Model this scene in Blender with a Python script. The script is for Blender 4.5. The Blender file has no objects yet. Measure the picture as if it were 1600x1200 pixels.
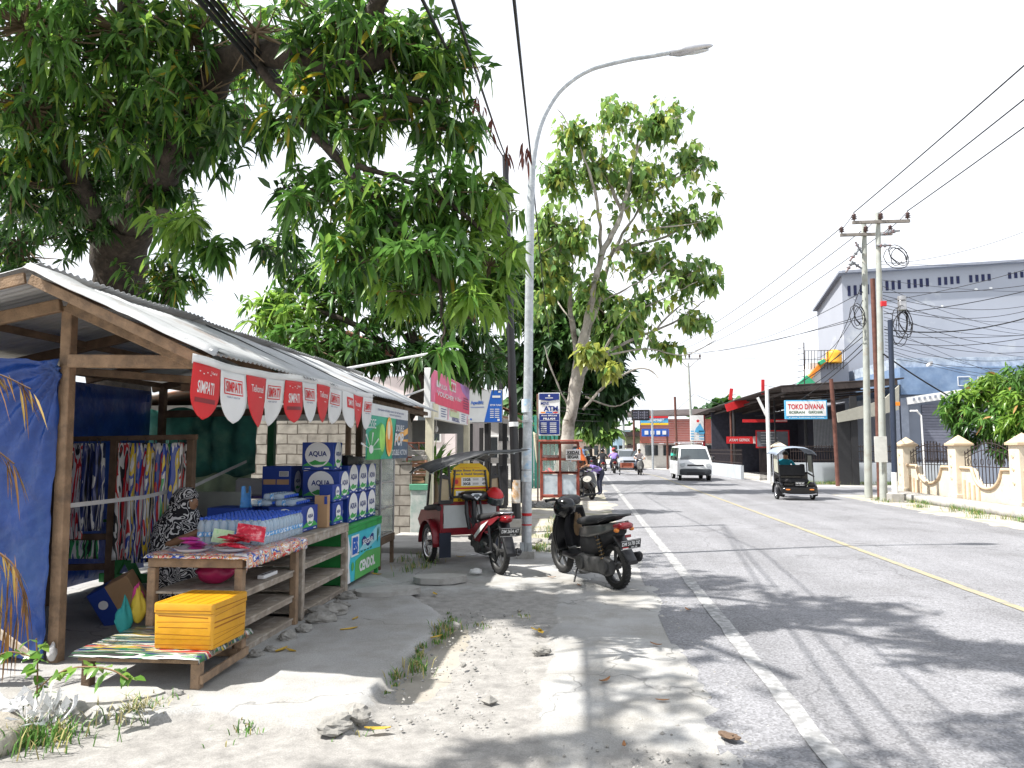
import bpy, math, random
import numpy as np
from mathutils import Vector as V, Matrix, Euler, noise
R = math.radians; PI = math.pi
rnd = random.Random(11); U = rnd.uniform
nr = np.random.default_rng(5)
sc = bpy.context.scene; col = sc.collection

# ------------------------------------------------------------------ tagging
def tag(o, label=None, cat=None, group=None, kind=None):
    if label: o['label'] = label
    if cat: o['category'] = cat
    if group: o['group'] = group
    if kind: o['kind'] = kind
    return o
def empty(name, loc=(0, 0, 0), rz=0, label=None, cat=None, group=None, rot=None):
    o = bpy.data.objects.new(name, None); col.objects.link(o)
    o.empty_display_size = .1
    o.location = loc; o.rotation_euler = rot if rot else (0, 0, rz)
    return tag(o, label, cat, group)
def kids(o): return [c for c in bpy.data.objects if c.parent == o]
def copy_tree(o, parent=None):
    c = o.copy(); col.objects.link(c)
    if parent: c.parent = parent
    for k in kids(o): copy_tree(k, c)
    return c

# ------------------------------------------------------------------ materials
MATS = {}
def mat(name, c, rough=.6, var=.12, scale=6., bump=0., bscale=30., metal=0., spec=.4, c2=None, c2at=.62, c2w=.12, c2scale=4., trans=0., coat=0., alpha=1., emit=0):
    if name in MATS: return MATS[name]
    m = bpy.data.materials.new(name); m.use_nodes = True; MATS[name] = m
    nt = m.node_tree; N = nt.nodes; L = nt.links
    b = N['Principled BSDF']; out = N['Material Output']
    tc = N.new('ShaderNodeTexCoord')
    n1 = N.new('ShaderNodeTexNoise'); n1.inputs['Scale'].default_value = scale; n1.inputs['Detail'].default_value = 5
    L.new(tc.outputs['Object'], n1.inputs['Vector'])
    r = N.new('ShaderNodeMapRange'); r.inputs['From Min'].default_value = .3; r.inputs['From Max'].default_value = .7
    r.inputs['To Min'].default_value = 1 - var; r.inputs['To Max'].default_value = 1 + var
    L.new(n1.outputs['Fac'], r.inputs['Value'])
    mu = N.new('ShaderNodeMix'); mu.data_type = 'RGBA'; mu.blend_type = 'MULTIPLY'; mu.inputs[0].default_value = 1
    mu.inputs[6].default_value = (*c, 1); L.new(r.outputs[0], mu.inputs[7])
    src = mu.outputs[2]
    if c2:
        n2 = N.new('ShaderNodeTexNoise'); n2.inputs['Scale'].default_value = c2scale; n2.inputs['Detail'].default_value = 8; n2.inputs['Roughness'].default_value = .65
        L.new(tc.outputs['Object'], n2.inputs['Vector'])
        r2 = N.new('ShaderNodeMapRange'); r2.inputs['From Min'].default_value = c2at - c2w; r2.inputs['From Max'].default_value = c2at + c2w
        L.new(n2.outputs['Fac'], r2.inputs['Value'])
        mx = N.new('ShaderNodeMix'); mx.data_type = 'RGBA'; L.new(r2.outputs[0], mx.inputs[0])
        L.new(src, mx.inputs[6]); mx.inputs[7].default_value = (*c2, 1); src = mx.outputs[2]
    L.new(src, b.inputs['Base Color'])
    b.inputs['Roughness'].default_value = rough; b.inputs['Metallic'].default_value = metal
    b.inputs['Specular IOR Level'].default_value = spec
    if coat: b.inputs['Coat Weight'].default_value = coat
    if alpha < 1: b.inputs['Alpha'].default_value = alpha
    if emit:
        L.new(src, b.inputs['Emission Color']); b.inputs['Emission Strength'].default_value = emit
    if bump:
        n3 = N.new('ShaderNodeTexNoise'); n3.inputs['Scale'].default_value = bscale; n3.inputs['Detail'].default_value = 6
        L.new(tc.outputs['Object'], n3.inputs['Vector'])
        bp = N.new('ShaderNodeBump'); bp.inputs['Strength'].default_value = bump; bp.inputs['Distance'].default_value = .02
        L.new(n3.outputs['Fac'], bp.inputs['Height']); L.new(bp.outputs[0], b.inputs['Normal'])
    if trans:
        t = N.new('ShaderNodeBsdfTranslucent'); L.new(src, t.inputs['Color'])
        ms = N.new('ShaderNodeMixShader'); ms.inputs[0].default_value = trans
        L.new(b.outputs[0], ms.inputs[1]); L.new(t.outputs[0], ms.inputs[2]); L.new(ms.outputs[0], out.inputs['Surface'])
    return m
def nodes_of(m): return m.node_tree.nodes, m.node_tree.links, m.node_tree.nodes['Principled BSDF']
def glass(name, tint=(.8, .85, .87), rough=.05, a=.35):
    if name in MATS: return MATS[name]
    m = mat(name, tint, rough, 0, spec=.6)
    N, L, b = nodes_of(m)
    out = N['Material Output']; tr = N.new('ShaderNodeBsdfTransparent'); tr.inputs[0].default_value = (*tint, 1)
    ms = N.new('ShaderNodeMixShader'); ms.inputs[0].default_value = a
    L.new(tr.outputs[0], ms.inputs[1]); L.new(b.outputs[0], ms.inputs[2]); L.new(ms.outputs[0], out.inputs['Surface'])
    return m

# ------------------------------------------------------------------ mesh builder
_txt = {}
def text_mesh(s, bold):
    k = (s, bold)
    if k not in _txt:
        cu = bpy.data.curves.new('t', 'FONT'); cu.body = s; cu.align_x = 'CENTER'; cu.align_y = 'CENTER'; cu.size = 1; cu.offset = bold; cu.resolution_u = 3
        o = bpy.data.objects.new('t', cu); col.objects.link(o)
        dg = bpy.context.evaluated_depsgraph_get(); me = bpy.data.meshes.new_from_object(o.evaluated_get(dg))
        vs = [v.co.copy() for v in me.vertices]; fs = [list(p.vertices) for p in me.polygons]
        bpy.data.objects.remove(o); bpy.data.curves.remove(cu); bpy.data.meshes.remove(me)
        if vs:
            x0 = min(v.x for v in vs); x1 = max(v.x for v in vs); y0 = min(v.y for v in vs); y1 = max(v.y for v in vs)
            vs = [V(((v.x - (x0 + x1) / 2) / (x1 - x0), (v.y - (y0 + y1) / 2) / (y1 - y0), 0)) for v in vs]
        _txt[k] = (vs, fs)
    return _txt[k]
def frame(o, right, up):
    x = V(right).normalized(); u = V(up); z = x.cross(u).normalized(); y = z.cross(x)
    return Matrix(((x.x, y.x, z.x, o[0]), (x.y, y.y, z.y, o[1]), (x.z, y.z, z.z, o[2]), (0, 0, 0, 1)))
def basis(d):
    d = d.normalized(); a = V((0, 0, 1)) if abs(d.z) < .95 else V((1, 0, 0))
    s = d.cross(a).normalized(); return s, s.cross(d)
class MB:
    def __init__(s): s.v = []; s.f = []; s.m = []; s.sm = []; s.k = 0; s.T = None; s.names = []
    def mt(s, m):
        if m not in s.names: s.names.append(m)
        s.k = s.names.index(m); return s
    def add(s, vs, fs, sm=False, M=None):
        n = len(s.v)
        if M is not None: vs = [M @ V(v) for v in vs]
        if s.T is not None: vs = [s.T @ V(v) for v in vs]
        s.v += [tuple(v) for v in vs]; s.f += [[i + n for i in f] for f in fs]
        s.m += [s.k] * len(fs); s.sm += [sm] * len(fs); return s
    def box(s, c, size, rot=(0, 0, 0), bev=None):
        hx, hy, hz = [q / 2 for q in size]
        b = min(.006, .12 * min(size)) if bev is None else bev
        M = Matrix.Translation(c) @ (rot.to_4x4() if isinstance(rot, Matrix) else Euler(rot).to_matrix().to_4x4())
        if b <= 0:
            vs = [(x * hx, y * hy, z * hz) for x in (-1, 1) for y in (-1, 1) for z in (-1, 1)]
            return s.add(vs, [(0, 1, 3, 2), (4, 6, 7, 5), (0, 4, 5, 1), (2, 3, 7, 6), (0, 2, 6, 4), (1, 5, 7, 3)], False, M)
        vs = []; ix = {}
        for x in (-1, 1):
            for y in (-1, 1):
                for z in (-1, 1):
                    for a in range(3):
                        p = [x * (hx - b), y * (hy - b), z * (hz - b)]; p[a] = (x * hx, y * hy, z * hz)[a]
                        ix[(x, y, z, a)] = len(vs); vs.append(p)
        fs = []
        o2 = [(-1, -1), (1, -1), (1, 1), (-1, 1)]
        def key(a, sa, b1, s1, b2, s2, w):
            q = [0, 0, 0]; q[a] = sa; q[b1] = s1; q[b2] = s2; return ix[(*q, w)]
        for a in range(3):
            b1, b2 = (a + 1) % 3, (a + 2) % 3
            for sa in (-1, 1):
                f = [key(a, sa, b1, p, b2, q, a) for p, q in o2]; fs.append(f if sa > 0 else f[::-1])
            for s1, s2 in o2:
                f = [key(a, -1, b1, s1, b2, s2, b1), key(a, 1, b1, s1, b2, s2, b1), key(a, 1, b1, s1, b2, s2, b2), key(a, -1, b1, s1, b2, s2, b2)]
                fs.append(f if s1 * s2 < 0 else f[::-1])
        for x in (-1, 1):
            for y in (-1, 1):
                for z in (-1, 1):
                    f = [ix[(x, y, z, a)] for a in range(3)]; fs.append(f if x * y * z > 0 else f[::-1])
        return s.add(vs, fs, False, M)
    def bar(s, p, q, w, h, bev=None, up=(0, 0, 1)):
        p = V(p); q = V(q); d = q - p
        x = d.normalized(); u = V(up)
        if abs(x.dot(u)) > .98: u = V((0, 1, 0))
        y = u.cross(x).normalized(); z = x.cross(y)
        return s.box((p + q) / 2, (d.length, w, h), Matrix((x, y, z)).transposed(), bev)
    def cyl(s, p, q, r0, r1=None, n=12, caps=True, sm=True):
        return s.tube([p, q], [r0, r0 if r1 is None else r1], n, caps, sm)
    def tube(s, pts, rad, n=8, caps=True, sm=True, closed=False):
        pts = [V(p) for p in pts]; N = len(pts)
        if not hasattr(rad, '__len__'): rad = [rad] * N
        vs = []; a = None
        for i, p in enumerate(pts):
            if closed: d = pts[(i + 1) % N] - pts[i - 1]
            else: d = pts[min(i + 1, N - 1)] - pts[max(i - 1, 0)]
            if d.length < 1e-9: d = V((0, 0, 1))
            d.normalize()
            if a is None: a, _ = basis(d)
            a = a - d * a.dot(d)
            if a.length < 1e-6: a, _ = basis(d)
            a.normalize(); b = d.cross(a)
            vs += [p + (a * math.cos(2 * PI * k / n) + b * math.sin(2 * PI * k / n)) * rad[i] for k in range(n)]
        fs = []
        for i in range(N if closed else N - 1):
            j = (i + 1) % N
            for k in range(n): fs.append((i * n + k, i * n + (k + 1) % n, j * n + (k + 1) % n, j * n + k))
        s.add(vs, fs, sm)
        if caps and not closed:
            s.add(vs[:n], [list(range(n))[::-1]]); s.add(vs[-n:], [list(range(n))])
        return s
    def loft(s, rings, caps=True, sm=True, M=None, closed=True):
        n = len(rings[0]); vs = [p for r in rings for p in r]; fs = []
        for i in range(len(rings) - 1):
            for k in range(n if closed else n - 1): fs.append((i * n + k, i * n + (k + 1) % n, (i + 1) * n + (k + 1) % n, (i + 1) * n + k))
        s.add(vs, fs, sm, M)
        if caps: s.add(rings[0], [list(range(n))[::-1]], False, M); s.add(rings[-1], [list(range(n))], False, M)
        return s
    def shell(s, st, n=16, pw=2.6, M=None, y0=0, caps=True):
        """superellipse stations (x, zc, half width, half height) along local x"""
        rings = []
        for x, zc, w, h in st:
            r = []
            for k in range(n):
                t = 2 * PI * k / n; c, q = math.cos(t), math.sin(t)
                r.append((x, y0 + w * math.copysign(abs(c) ** (2 / pw), c), zc + h * math.copysign(abs(q) ** (2 / pw), q)))
            rings.append(r)
        return s.loft(rings, caps, True, M)
    def lathe(s, prof, n=24, M=None, sm=True):
        vs = []; fs = []
        for r, z in prof: vs += [(r * math.cos(2 * PI * k / n), r * math.sin(2 * PI * k / n), z) for k in range(n)]
        for i in range(len(prof) - 1):
            for k in range(n): fs.append((i * n + k, i * n + (k + 1) % n, (i + 1) * n + (k + 1) % n, (i + 1) * n + k))
        return s.add(vs, fs, sm, M)
    def ell(s, c, r, nu=14, nv=9, rot=(0, 0, 0), v0=0., v1=1.):
        M = Matrix.Translation(c) @ Euler(rot).to_matrix().to_4x4()
        if not hasattr(r, '__len__'): r = (r, r, r)
        vs = []; fs = []
        for j in range(nv + 1):
            t = PI * (v0 + (v1 - v0) * j / nv)
            for k in range(nu): vs.append((r[0] * math.sin(t) * math.cos(2 * PI * k / nu), r[1] * math.sin(t) * math.sin(2 * PI * k / nu), r[2] * math.cos(t)))
        for j in range(nv):
            for k in range(nu): fs.append((j * nu + k, (j + 1) * nu + k, (j + 1) * nu + (k + 1) % nu, j * nu + (k + 1) % nu))
        return s.add(vs, fs, True, M)
    def sheet(s, fn, nu, nv, th=0., sm=True):
        """grid fn(u,v); th>0 gives a closed slab"""
        P = [[V(fn(i / nu, j / nv)) for j in range(nv + 1)] for i in range(nu + 1)]
        W = nv + 1
        fs = [(i * W + j, (i + 1) * W + j, (i + 1) * W + j + 1, i * W + j + 1) for i in range(nu) for j in range(nv)]
        flat = [p for r in P for p in r]
        if th <= 0: return s.add(flat, fs, sm)
        lo = []
        for i in range(nu + 1):
            for j in range(nv + 1):
                a = P[min(i + 1, nu)][j] - P[max(i - 1, 0)][j]; b = P[i][min(j + 1, nv)] - P[i][max(j - 1, 0)]
                n = a.cross(b); n = n.normalized() if n.length > 1e-12 else V((0, 0, 1))
                lo.append(P[i][j] - n * th)
        n0 = len(flat)
        g = [(f[3] + n0, f[2] + n0, f[1] + n0, f[0] + n0) for f in fs]
        rim = [i * W for i in range(nu + 1)] + [nu * W + j for j in range(1, W)] + [i * W + nv for i in range(nu - 1, -1, -1)] + [j for j in range(nv - 1, 0, -1)]
        e = [(rim[i - 1], rim[i - 1] + n0, rim[i] + n0, rim[i]) for i in range(len(rim))]
        s.add(flat + lo, fs + g + e, sm); return s
    def prism(s, poly, d, M=None):
        n = len(poly); vs = [(x, y, 0) for x, y in poly] + [(x, y, -d) for x, y in poly]
        fs = [list(range(n)), list(range(2 * n - 1, n - 1, -1))] + [(i, i + n, (i + 1) % n + n, (i + 1) % n) for i in range(n)]
        return s.add(vs, fs, False, M)
    # flat graphics in a frame F
    def rect(s, F, x0, y0, x1, y1, z=.003): return s.add([(x0, y0, z), (x1, y0, z), (x1, y1, z), (x0, y1, z)], [(0, 1, 2, 3)], False, F)
    def poly(s, F, pts, z=.003): return s.add([(x, y, z) for x, y in pts], [list(range(len(pts)))], False, F)
    def disc(s, F, cx, cy, rx, ry=None, z=.003, n=24):
        ry = ry or rx; return s.poly(F, [(cx + rx * math.cos(2 * PI * k / n), cy + ry * math.sin(2 * PI * k / n)) for k in range(n)], z)
    def ring(s, F, cx, cy, r0, r1, z=.003, n=24, a0=0, a1=2 * PI, sq=1):
        vs = []
        for k in range(n + 1):
            t = a0 + (a1 - a0) * k / n
            for r in (r0, r1): vs.append((cx + r * math.cos(t), cy + r * sq * math.sin(t), z))
        return s.add(vs, [(2 * k, 2 * k + 1, 2 * k + 3, 2 * k + 2) for k in range(n)], False, F)
    def text(s, F, t, cx, cy, w, h, z=.006, bold=.0, shear=0.):
        vs, fs = text_mesh(t, bold)
        return s.add([(cx + v.x * w + shear * v.y * h, cy + v.y * h, z) for v in vs], fs, False, F)
    def build(s, name, mats=None, parent=None, label=None, cat=None, group=None, kind=None, loc=None, rz=0):
        me = bpy.data.meshes.new(name); me.from_pydata(s.v, [], s.f)
        if s.names: mats = s.names
        elif mats is not None and not isinstance(mats, (list, tuple)): mats = [mats]
        for m in mats: me.materials.append(m)
        me.polygons.foreach_set('material_index', s.m); me.polygons.foreach_set('use_smooth', s.sm); me.update()
        o = bpy.data.objects.new(name, me); col.objects.link(o)
        if parent: o.parent = parent
        if loc: o.location = loc
        if rz: o.rotation_euler = (0, 0, rz)
        return tag(o, label, cat, group, kind)
def rot_to(d, up=(0, 0, 1)):
    """matrix whose local z points along d"""
    z = V(d).normalized(); a, b = basis(z); return Matrix((a, b, z)).transposed().to_4x4()
def fbm(x, y, z=0, o=4): return noise.fractal(V((x, y, z)), .9, 2.1, o)

# ------------------------------------------------------------------ palette
wood = mat('wood', (.26, .175, .11), .8, .3, 9, .4, 60, c2=(.13, .095, .07), c2scale=7)
wood_d = mat('wood_dark', (.13, .085, .055), .8, .3, 9, .3, 60)
wood_g = mat('wood_grey', (.30, .25, .20), .85, .3, 9, .4, 60, c2=(.5, .46, .4), c2scale=8)
zinc = mat('zinc', (.42, .43, .44), .5, .15, 3, .1, 20, metal=.25, c2=(.24, .17, .12), c2at=.68, c2scale=2.5)
zinc_old = mat('zinc_old', (.20, .17, .15), .7, .3, 3, metal=.1, c2=(.3, .14, .08), c2at=.55)
bluetarp = mat('blue_tarp', (.014, .065, .30), .32, .2, 5, .7, 14, spec=.6, c2=(.05, .13, .38), c2at=.62, c2scale=2.2, trans=.22)
white = mat('white_paint', (.78, .78, .77), .45, .05)
black = mat('black_plastic', (.012, .012, .014), .35, .2, 20, spec=.5)
blackm = mat('black_matte', (.02, .02, .022), .7, .2, 20)
rubber = mat('rubber', (.018, .018, .018), .85, .2, 30, .2, 120)
chrome = mat('chrome', (.6, .6, .62), .2, .05, metal=1)
alu = mat('aluminium', (.45, .45, .46), .4, .15, metal=.8)
steel = mat('galvanised', (.42, .45, .47), .45, .15, 12, metal=.35, c2=(.62, .64, .65), c2scale=14)
red = mat('red_paint', (.55, .02, .025), .35, .08)
redv = mat('red_vinyl', (.62, .025, .03), .5, .08, trans=.12)
whitev = mat('white_vinyl', (.78, .78, .78), .5, .05, trans=.2)
darkred = mat('dark_red_paint', (.20, .010, .018), .35, .15, coat=.1)
green = mat('green_paint', (.03, .30, .07), .5, .12, c2=(.02, .14, .05), c2at=.68)
dgreen = mat('dark_green_paint', (.012, .10, .035), .6, .15)
navy = mat('navy_print', (.012, .03, .18), .5, .05)
aquablue = mat('aqua_blue', (.012, .045, .27), .45, .08, 4)
blue = mat('blue_print', (.02, .12, .5), .45, .05)
ltblue = mat('light_blue_print', (.10, .42, .70), .45, .05)
cyan = mat('cyan_print', (.05, .50, .60), .4, .15, 3)
yellow = mat('yellow_print', (.85, .55, .02), .5, .05)
yellowbox = mat('yellow_tape', (.58, .28, .006), .35, .12, 5, .15, 25, spec=.6)
brownline = mat('brown_tape', (.30, .11, .005), .4, .2)
pink = mat('pink_print', (.72, .16, .28), .5, .2, 3)
pinkred = mat('pinkred_print', (.68, .06, .12), .5, .08)
card = mat('cardboard', (.42, .26, .14), .85, .1)
cream = mat('cream_paint', (.66, .62, .47), .7, .12, c2=(.4, .36, .26), c2at=.7)
leafg = mat('leaf_print', (.05, .35, .08), .5, .2)
orange = mat('orange', (.8, .25, .02), .5, .1)
teal = mat('teal_cloth', (.01, .22, .30), .85, .15)
purple = mat('purple_cloth', (.25, .18, .5), .85, .15)
skin = mat('skin', (.30, .16, .09), .55, .08)
hairm = mat('hair', (.012, .01, .009), .6, .2)
denim = mat('dark_trousers', (.03, .035, .06), .85, .2)
blackc = mat('black_cloth', (.015, .015, .018), .9, .2)
redglass = mat('red_lens', (.24, .004, .008), .12, .05, spec=.6, coat=.6)
orangelens = mat('orange_lens', (.75, .25, .05), .2, .05)
clearlens = mat('clear_lens', (.55, .58, .6), .1, .05, spec=.7)
mirrorm = mat('mirror_glass', (.8, .82, .84), .03, 0, metal=1)
windscreen = mat('windscreen', (.03, .04, .045), .06, .05, spec=.8, coat=.5)
brick_red = mat('red_cladding', (.55, .17, .13), .7, .1, 2)

def spline(P, k=6):
    P = [V(p) for p in P]; out = []
    for i in range(len(P) - 1):
        p0 = P[max(i - 1, 0)]; p1 = P[i]; p2 = P[i + 1]; p3 = P[min(i + 2, len(P) - 1)]
        for j in range(k):
            t = j / k; out.append(.5 * (2 * p1 + (p2 - p0) * t + (2 * p0 - 5 * p1 + 4 * p2 - p3) * t * t + (3 * p1 - p0 - 3 * p2 + p3) * t ** 3))
    return out + [P[-1]]
# ------------------------------------------------------------------ camera, sun, sky
cam = bpy.data.cameras.new('camera'); co = bpy.data.objects.new('camera', cam); col.objects.link(co); sc.camera = co
cam.sensor_width = 36; cam.lens = 36 * 1164 / 1600; cam.clip_end = 3000; cam.clip_start = .05
co.location = (0, 0, 1.6); co.rotation_euler = (R(90) + math.atan(102 / 1164), 0, R(5.5))
SUN = V((-.59, -.2, 1)).normalized()
sl = bpy.data.lights.new('sun', 'SUN'); sl.energy = 4.3; sl.angle = R(.7); sl.color = (1, .965, .91)
so = bpy.data.objects.new('sun', sl); col.objects.link(so); so.rotation_euler = SUN.to_track_quat('Z', 'Y').to_euler(); so.location = (-6, -2, 20)
w = bpy.data.worlds.new('World'); sc.world = w; w.use_nodes = True
N = w.node_tree.nodes; L = w.node_tree.links; bg = N['Background']
sky = N.new('ShaderNodeTexSky'); sky.sky_type = 'NISHITA'; sky.sun_disc = False
sky.sun_elevation = math.asin(SUN.z); sky.sun_rotation = math.atan2(SUN.x, SUN.y); sky.dust_density = 2.5; sky.air_density = 1.0
tc = N.new('ShaderNodeTexCoord'); mp = N.new('ShaderNodeMapping'); mp.inputs['Scale'].default_value = (1, 1, 2.2)
L.new(tc.outputs['Generated'], mp.inputs['Vector'])
nz = N.new('ShaderNodeTexNoise'); nz.inputs['Scale'].default_value = 1.7; nz.inputs['Detail'].default_value = 7; nz.inputs['Roughness'].default_value = .5
L.new(mp.outputs[0], nz.inputs['Vector'])
mr = N.new('ShaderNodeMapRange'); mr.inputs['From Min'].default_value = .30; mr.inputs['From Max'].default_value = .56; mr.inputs['To Min'].default_value = .22; mr.inputs['To Max'].default_value = 1
L.new(nz.outputs['Fac'], mr.inputs['Value'])
mx = N.new('ShaderNodeMix'); mx.data_type = 'RGBA'; L.new(mr.outputs[0], mx.inputs[0]); L.new(sky.outputs[0], mx.inputs[6]); mx.inputs[7].default_value = (5.9, 6.1, 6.5, 1)
L.new(mx.outputs[2], bg.inputs['Color']); bg.inputs['Strength'].default_value = .1
sc.view_settings.view_transform = 'Standard'; sc.view_settings.look = 'None'; sc.view_settings.gamma = 1; sc.view_settings.exposure = 1.18
sc.cycles.use_denoising = True
sc.cycles.max_bounces = 8; sc.cycles.transparent_max_bounces = 16
sc.cycles.caustics_reflective = False; sc.cycles.caustics_refractive = False

# ------------------------------------------------------------------ ground materials
def asphalt():
    m = mat('asphalt', (.192, .192, .202), .85, .10, .55, c2=(.15, .149, .155), c2at=.6, c2w=.1, c2scale=.8)
    N, L, b = nodes_of(m)
    src = b.inputs['Base Color'].links[0].from_socket
    tc = [n for n in N if n.type == 'TEX_COORD'][0]
    v = N.new('ShaderNodeTexVoronoi'); v.inputs['Scale'].default_value = 70; L.new(tc.outputs['Object'], v.inputs['Vector'])
    r = N.new('ShaderNodeMapRange'); r.inputs['From Max'].default_value = .9; r.inputs['To Min'].default_value = .62; r.inputs['To Max'].default_value = 1.38
    L.new(v.outputs['Color'], r.inputs['Value'])
    mu = N.new('ShaderNodeMix'); mu.data_type = 'RGBA'; mu.blend_type = 'MULTIPLY'; mu.inputs[0].default_value = 1
    L.new(src, mu.inputs[6]); L.new(r.outputs[0], mu.inputs[7])
    # long tyre-worn bands along the road
    sx = N.new('ShaderNodeMapping'); sx.inputs['Scale'].default_value = (1.6, .03, 1); L.new(tc.outputs['Object'], sx.inputs['Vector'])
    n = N.new('ShaderNodeTexNoise'); n.inputs['Scale'].default_value = 1; n.inputs['Detail'].default_value = 3; L.new(sx.outputs[0], n.inputs['Vector'])
    r2 = N.new('ShaderNodeMapRange'); r2.inputs['From Min'].default_value = .3; r2.inputs['From Max'].default_value = .7; r2.inputs['To Min'].default_value = .86; r2.inputs['To Max'].default_value = 1.14
    L.new(n.outputs['Fac'], r2.inputs['Value'])
    m2 = N.new('ShaderNodeMix'); m2.data_type = 'RGBA'; m2.blend_type = 'MULTIPLY'; m2.inputs[0].default_value = 1
    L.new(mu.outputs[2], m2.inputs[6]); L.new(r2.outputs[0], m2.inputs[7])
    # fine cracks
    nv = N.new('ShaderNodeTexNoise'); nv.inputs['Scale'].default_value = 1.1; L.new(tc.outputs['Object'], nv.inputs['Vector'])
    va = N.new('ShaderNodeVectorMath'); va.operation = 'ADD'; L.new(tc.outputs['Object'], va.inputs[0]); L.new(nv.outputs['Color'], va.inputs[1])
    vc = N.new('ShaderNodeTexVoronoi'); vc.feature = 'DISTANCE_TO_EDGE'; vc.inputs['Scale'].default_value = .42; L.new(va.outputs[0], vc.inputs['Vector'])
    rc = N.new('ShaderNodeMapRange'); rc.inputs['From Max'].default_value = .008; rc.inputs['To Min'].default_value = .72; L.new(vc.outputs['Distance'], rc.inputs['Value'])
    m3 = N.new('ShaderNodeMix'); m3.data_type = 'RGBA'; m3.blend_type = 'MULTIPLY'; m3.inputs[0].default_value = 1
    L.new(m2.outputs[2], m3.inputs[6]); L.new(rc.outputs[0], m3.inputs[7]); L.new(m3.outputs[2], b.inputs['Base Color'])
    bp = N.new('ShaderNodeBump'); bp.inputs['Strength'].default_value = .5; bp.inputs['Distance'].default_value = .006
    L.new(v.outputs['Distance'], bp.inputs['Height']); L.new(bp.outputs[0], b.inputs['Normal'])
    return m
def groundmat():
    m = mat('worn_concrete', (.33, .327, .318), .9, .16, 1.3, c2=(.25, .24, .22), c2at=.54, c2w=.12, c2scale=1.7)
    N, L, b = nodes_of(m)
    src = b.inputs['Base Color'].links[0].from_socket
    tc = [n for n in N if n.type == 'TEX_COORD'][0]
    at = N.new('ShaderNodeAttribute'); at.attribute_name = 'dirt'
    nd = N.new('ShaderNodeTexNoise'); nd.inputs['Scale'].default_value = 9; nd.inputs['Detail'].default_value = 9; nd.inputs['Roughness'].default_value = .7; L.new(tc.outputs['Object'], nd.inputs['Vector'])
    rd = N.new('ShaderNodeMapRange'); rd.inputs['From Min'].default_value = .3; rd.inputs['From Max'].default_value = .72; rd.inputs['To Min'].default_value = .68; rd.inputs['To Max'].default_value = 1.3
    L.new(nd.outputs['Fac'], rd.inputs['Value'])
    dc = N.new('ShaderNodeMix'); dc.data_type = 'RGBA'; dc.blend_type = 'MULTIPLY'; dc.inputs[0].default_value = 1; dc.inputs[6].default_value = (.255, .245, .23, 1); L.new(rd.outputs[0], dc.inputs[7])
    # cracks
    nv = N.new('ShaderNodeTexNoise'); nv.inputs['Scale'].default_value = 1.6; nv.inputs['Detail'].default_value = 4; L.new(tc.outputs['Object'], nv.inputs['Vector'])
    va = N.new('ShaderNodeVectorMath'); va.operation = 'ADD'; L.new(tc.outputs['Object'], va.inputs[0]); L.new(nv.outputs['Color'], va.inputs[1])
    vc = N.new('ShaderNodeTexVoronoi'); vc.feature = 'DISTANCE_TO_EDGE'; vc.inputs['Scale'].default_value = .5; L.new(va.outputs[0], vc.inputs['Vector'])
    rc = N.new('ShaderNodeMapRange'); rc.inputs['From Max'].default_value = .007; rc.inputs['To Min'].default_value = .55; L.new(vc.outputs['Distance'], rc.inputs['Value'])
    mc = N.new('ShaderNodeMix'); mc.data_type = 'RGBA'; mc.blend_type = 'MULTIPLY'; mc.inputs[0].default_value = 1; L.new(src, mc.inputs[6]); L.new(rc.outputs[0], mc.inputs[7])
    # grit
    vg = N.new('ShaderNodeTexNoise'); vg.inputs['Scale'].default_value = 120; vg.inputs['Detail'].default_value = 3; L.new(tc.outputs['Object'], vg.inputs['Vector'])
    rg = N.new('ShaderNodeMapRange'); rg.inputs['From Min'].default_value = .3; rg.inputs['From Max'].default_value = .7; rg.inputs['To Min'].default_value = .82; rg.inputs['To Max'].default_value = 1.18; L.new(vg.outputs['Fac'], rg.inputs['Value'])
    # dirt mask roughened by noise
    ad = N.new('ShaderNodeMath'); ad.operation = 'ADD'; L.new(at.outputs['Fac'], ad.inputs[0])
    nm = N.new('ShaderNodeTexNoise'); nm.inputs['Scale'].default_value = 5; nm.inputs['Detail'].default_value = 8; L.new(tc.outputs['Object'], nm.inputs['Vector']); L.new(nm.outputs['Fac'], ad.inputs[1])
    rm = N.new('ShaderNodeMapRange'); rm.inputs['From Min'].default_value = .78; rm.inputs['From Max'].default_value = 1.12; L.new(ad.outputs[0], rm.inputs['Value'])
    mx = N.new('ShaderNodeMix'); mx.data_type = 'RGBA'; L.new(rm.outputs[0], mx.inputs[0]); L.new(mc.outputs[2], mx.inputs[6]); L.new(dc.outputs[2], mx.inputs[7])
    mg = N.new('ShaderNodeMix'); mg.data_type = 'RGBA'; mg.blend_type = 'MULTIPLY'; mg.inputs[0].default_value = 1; L.new(mx.outputs[2], mg.inputs[6]); L.new(rg.outputs[0], mg.inputs[7])
    L.new(mg.outputs[2], b.inputs['Base Color'])
    bp = N.new('ShaderNodeBump'); bp.inputs['Strength'].default_value = .55; bp.inputs['Distance'].default_value = .012
    L.new(nd.outputs['Fac'], bp.inputs['Height']); L.new(bp.outputs[0], b.inputs['Normal'])
    return m
ASPH = asphalt(); GND = groundmat()
earth = mat('earth', (.31, .285, .245), .95, .2, 2, .4, 25, c2=(.22, .2, .14), c2scale=.6)
conc = mat('concrete', (.36, .35, .33), .9, .15, 3, .3, 40, c2=(.22, .21, .19), c2at=.62)
conc_d = mat('concrete_dark', (.2, .2, .19), .9, .2, 4, .4, 40)
linew = mat('line_white', (.42, .42, .42), .85, .15, 9, c2=(.22, .22, .22), c2at=.46, c2w=.10, c2scale=13)
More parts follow.
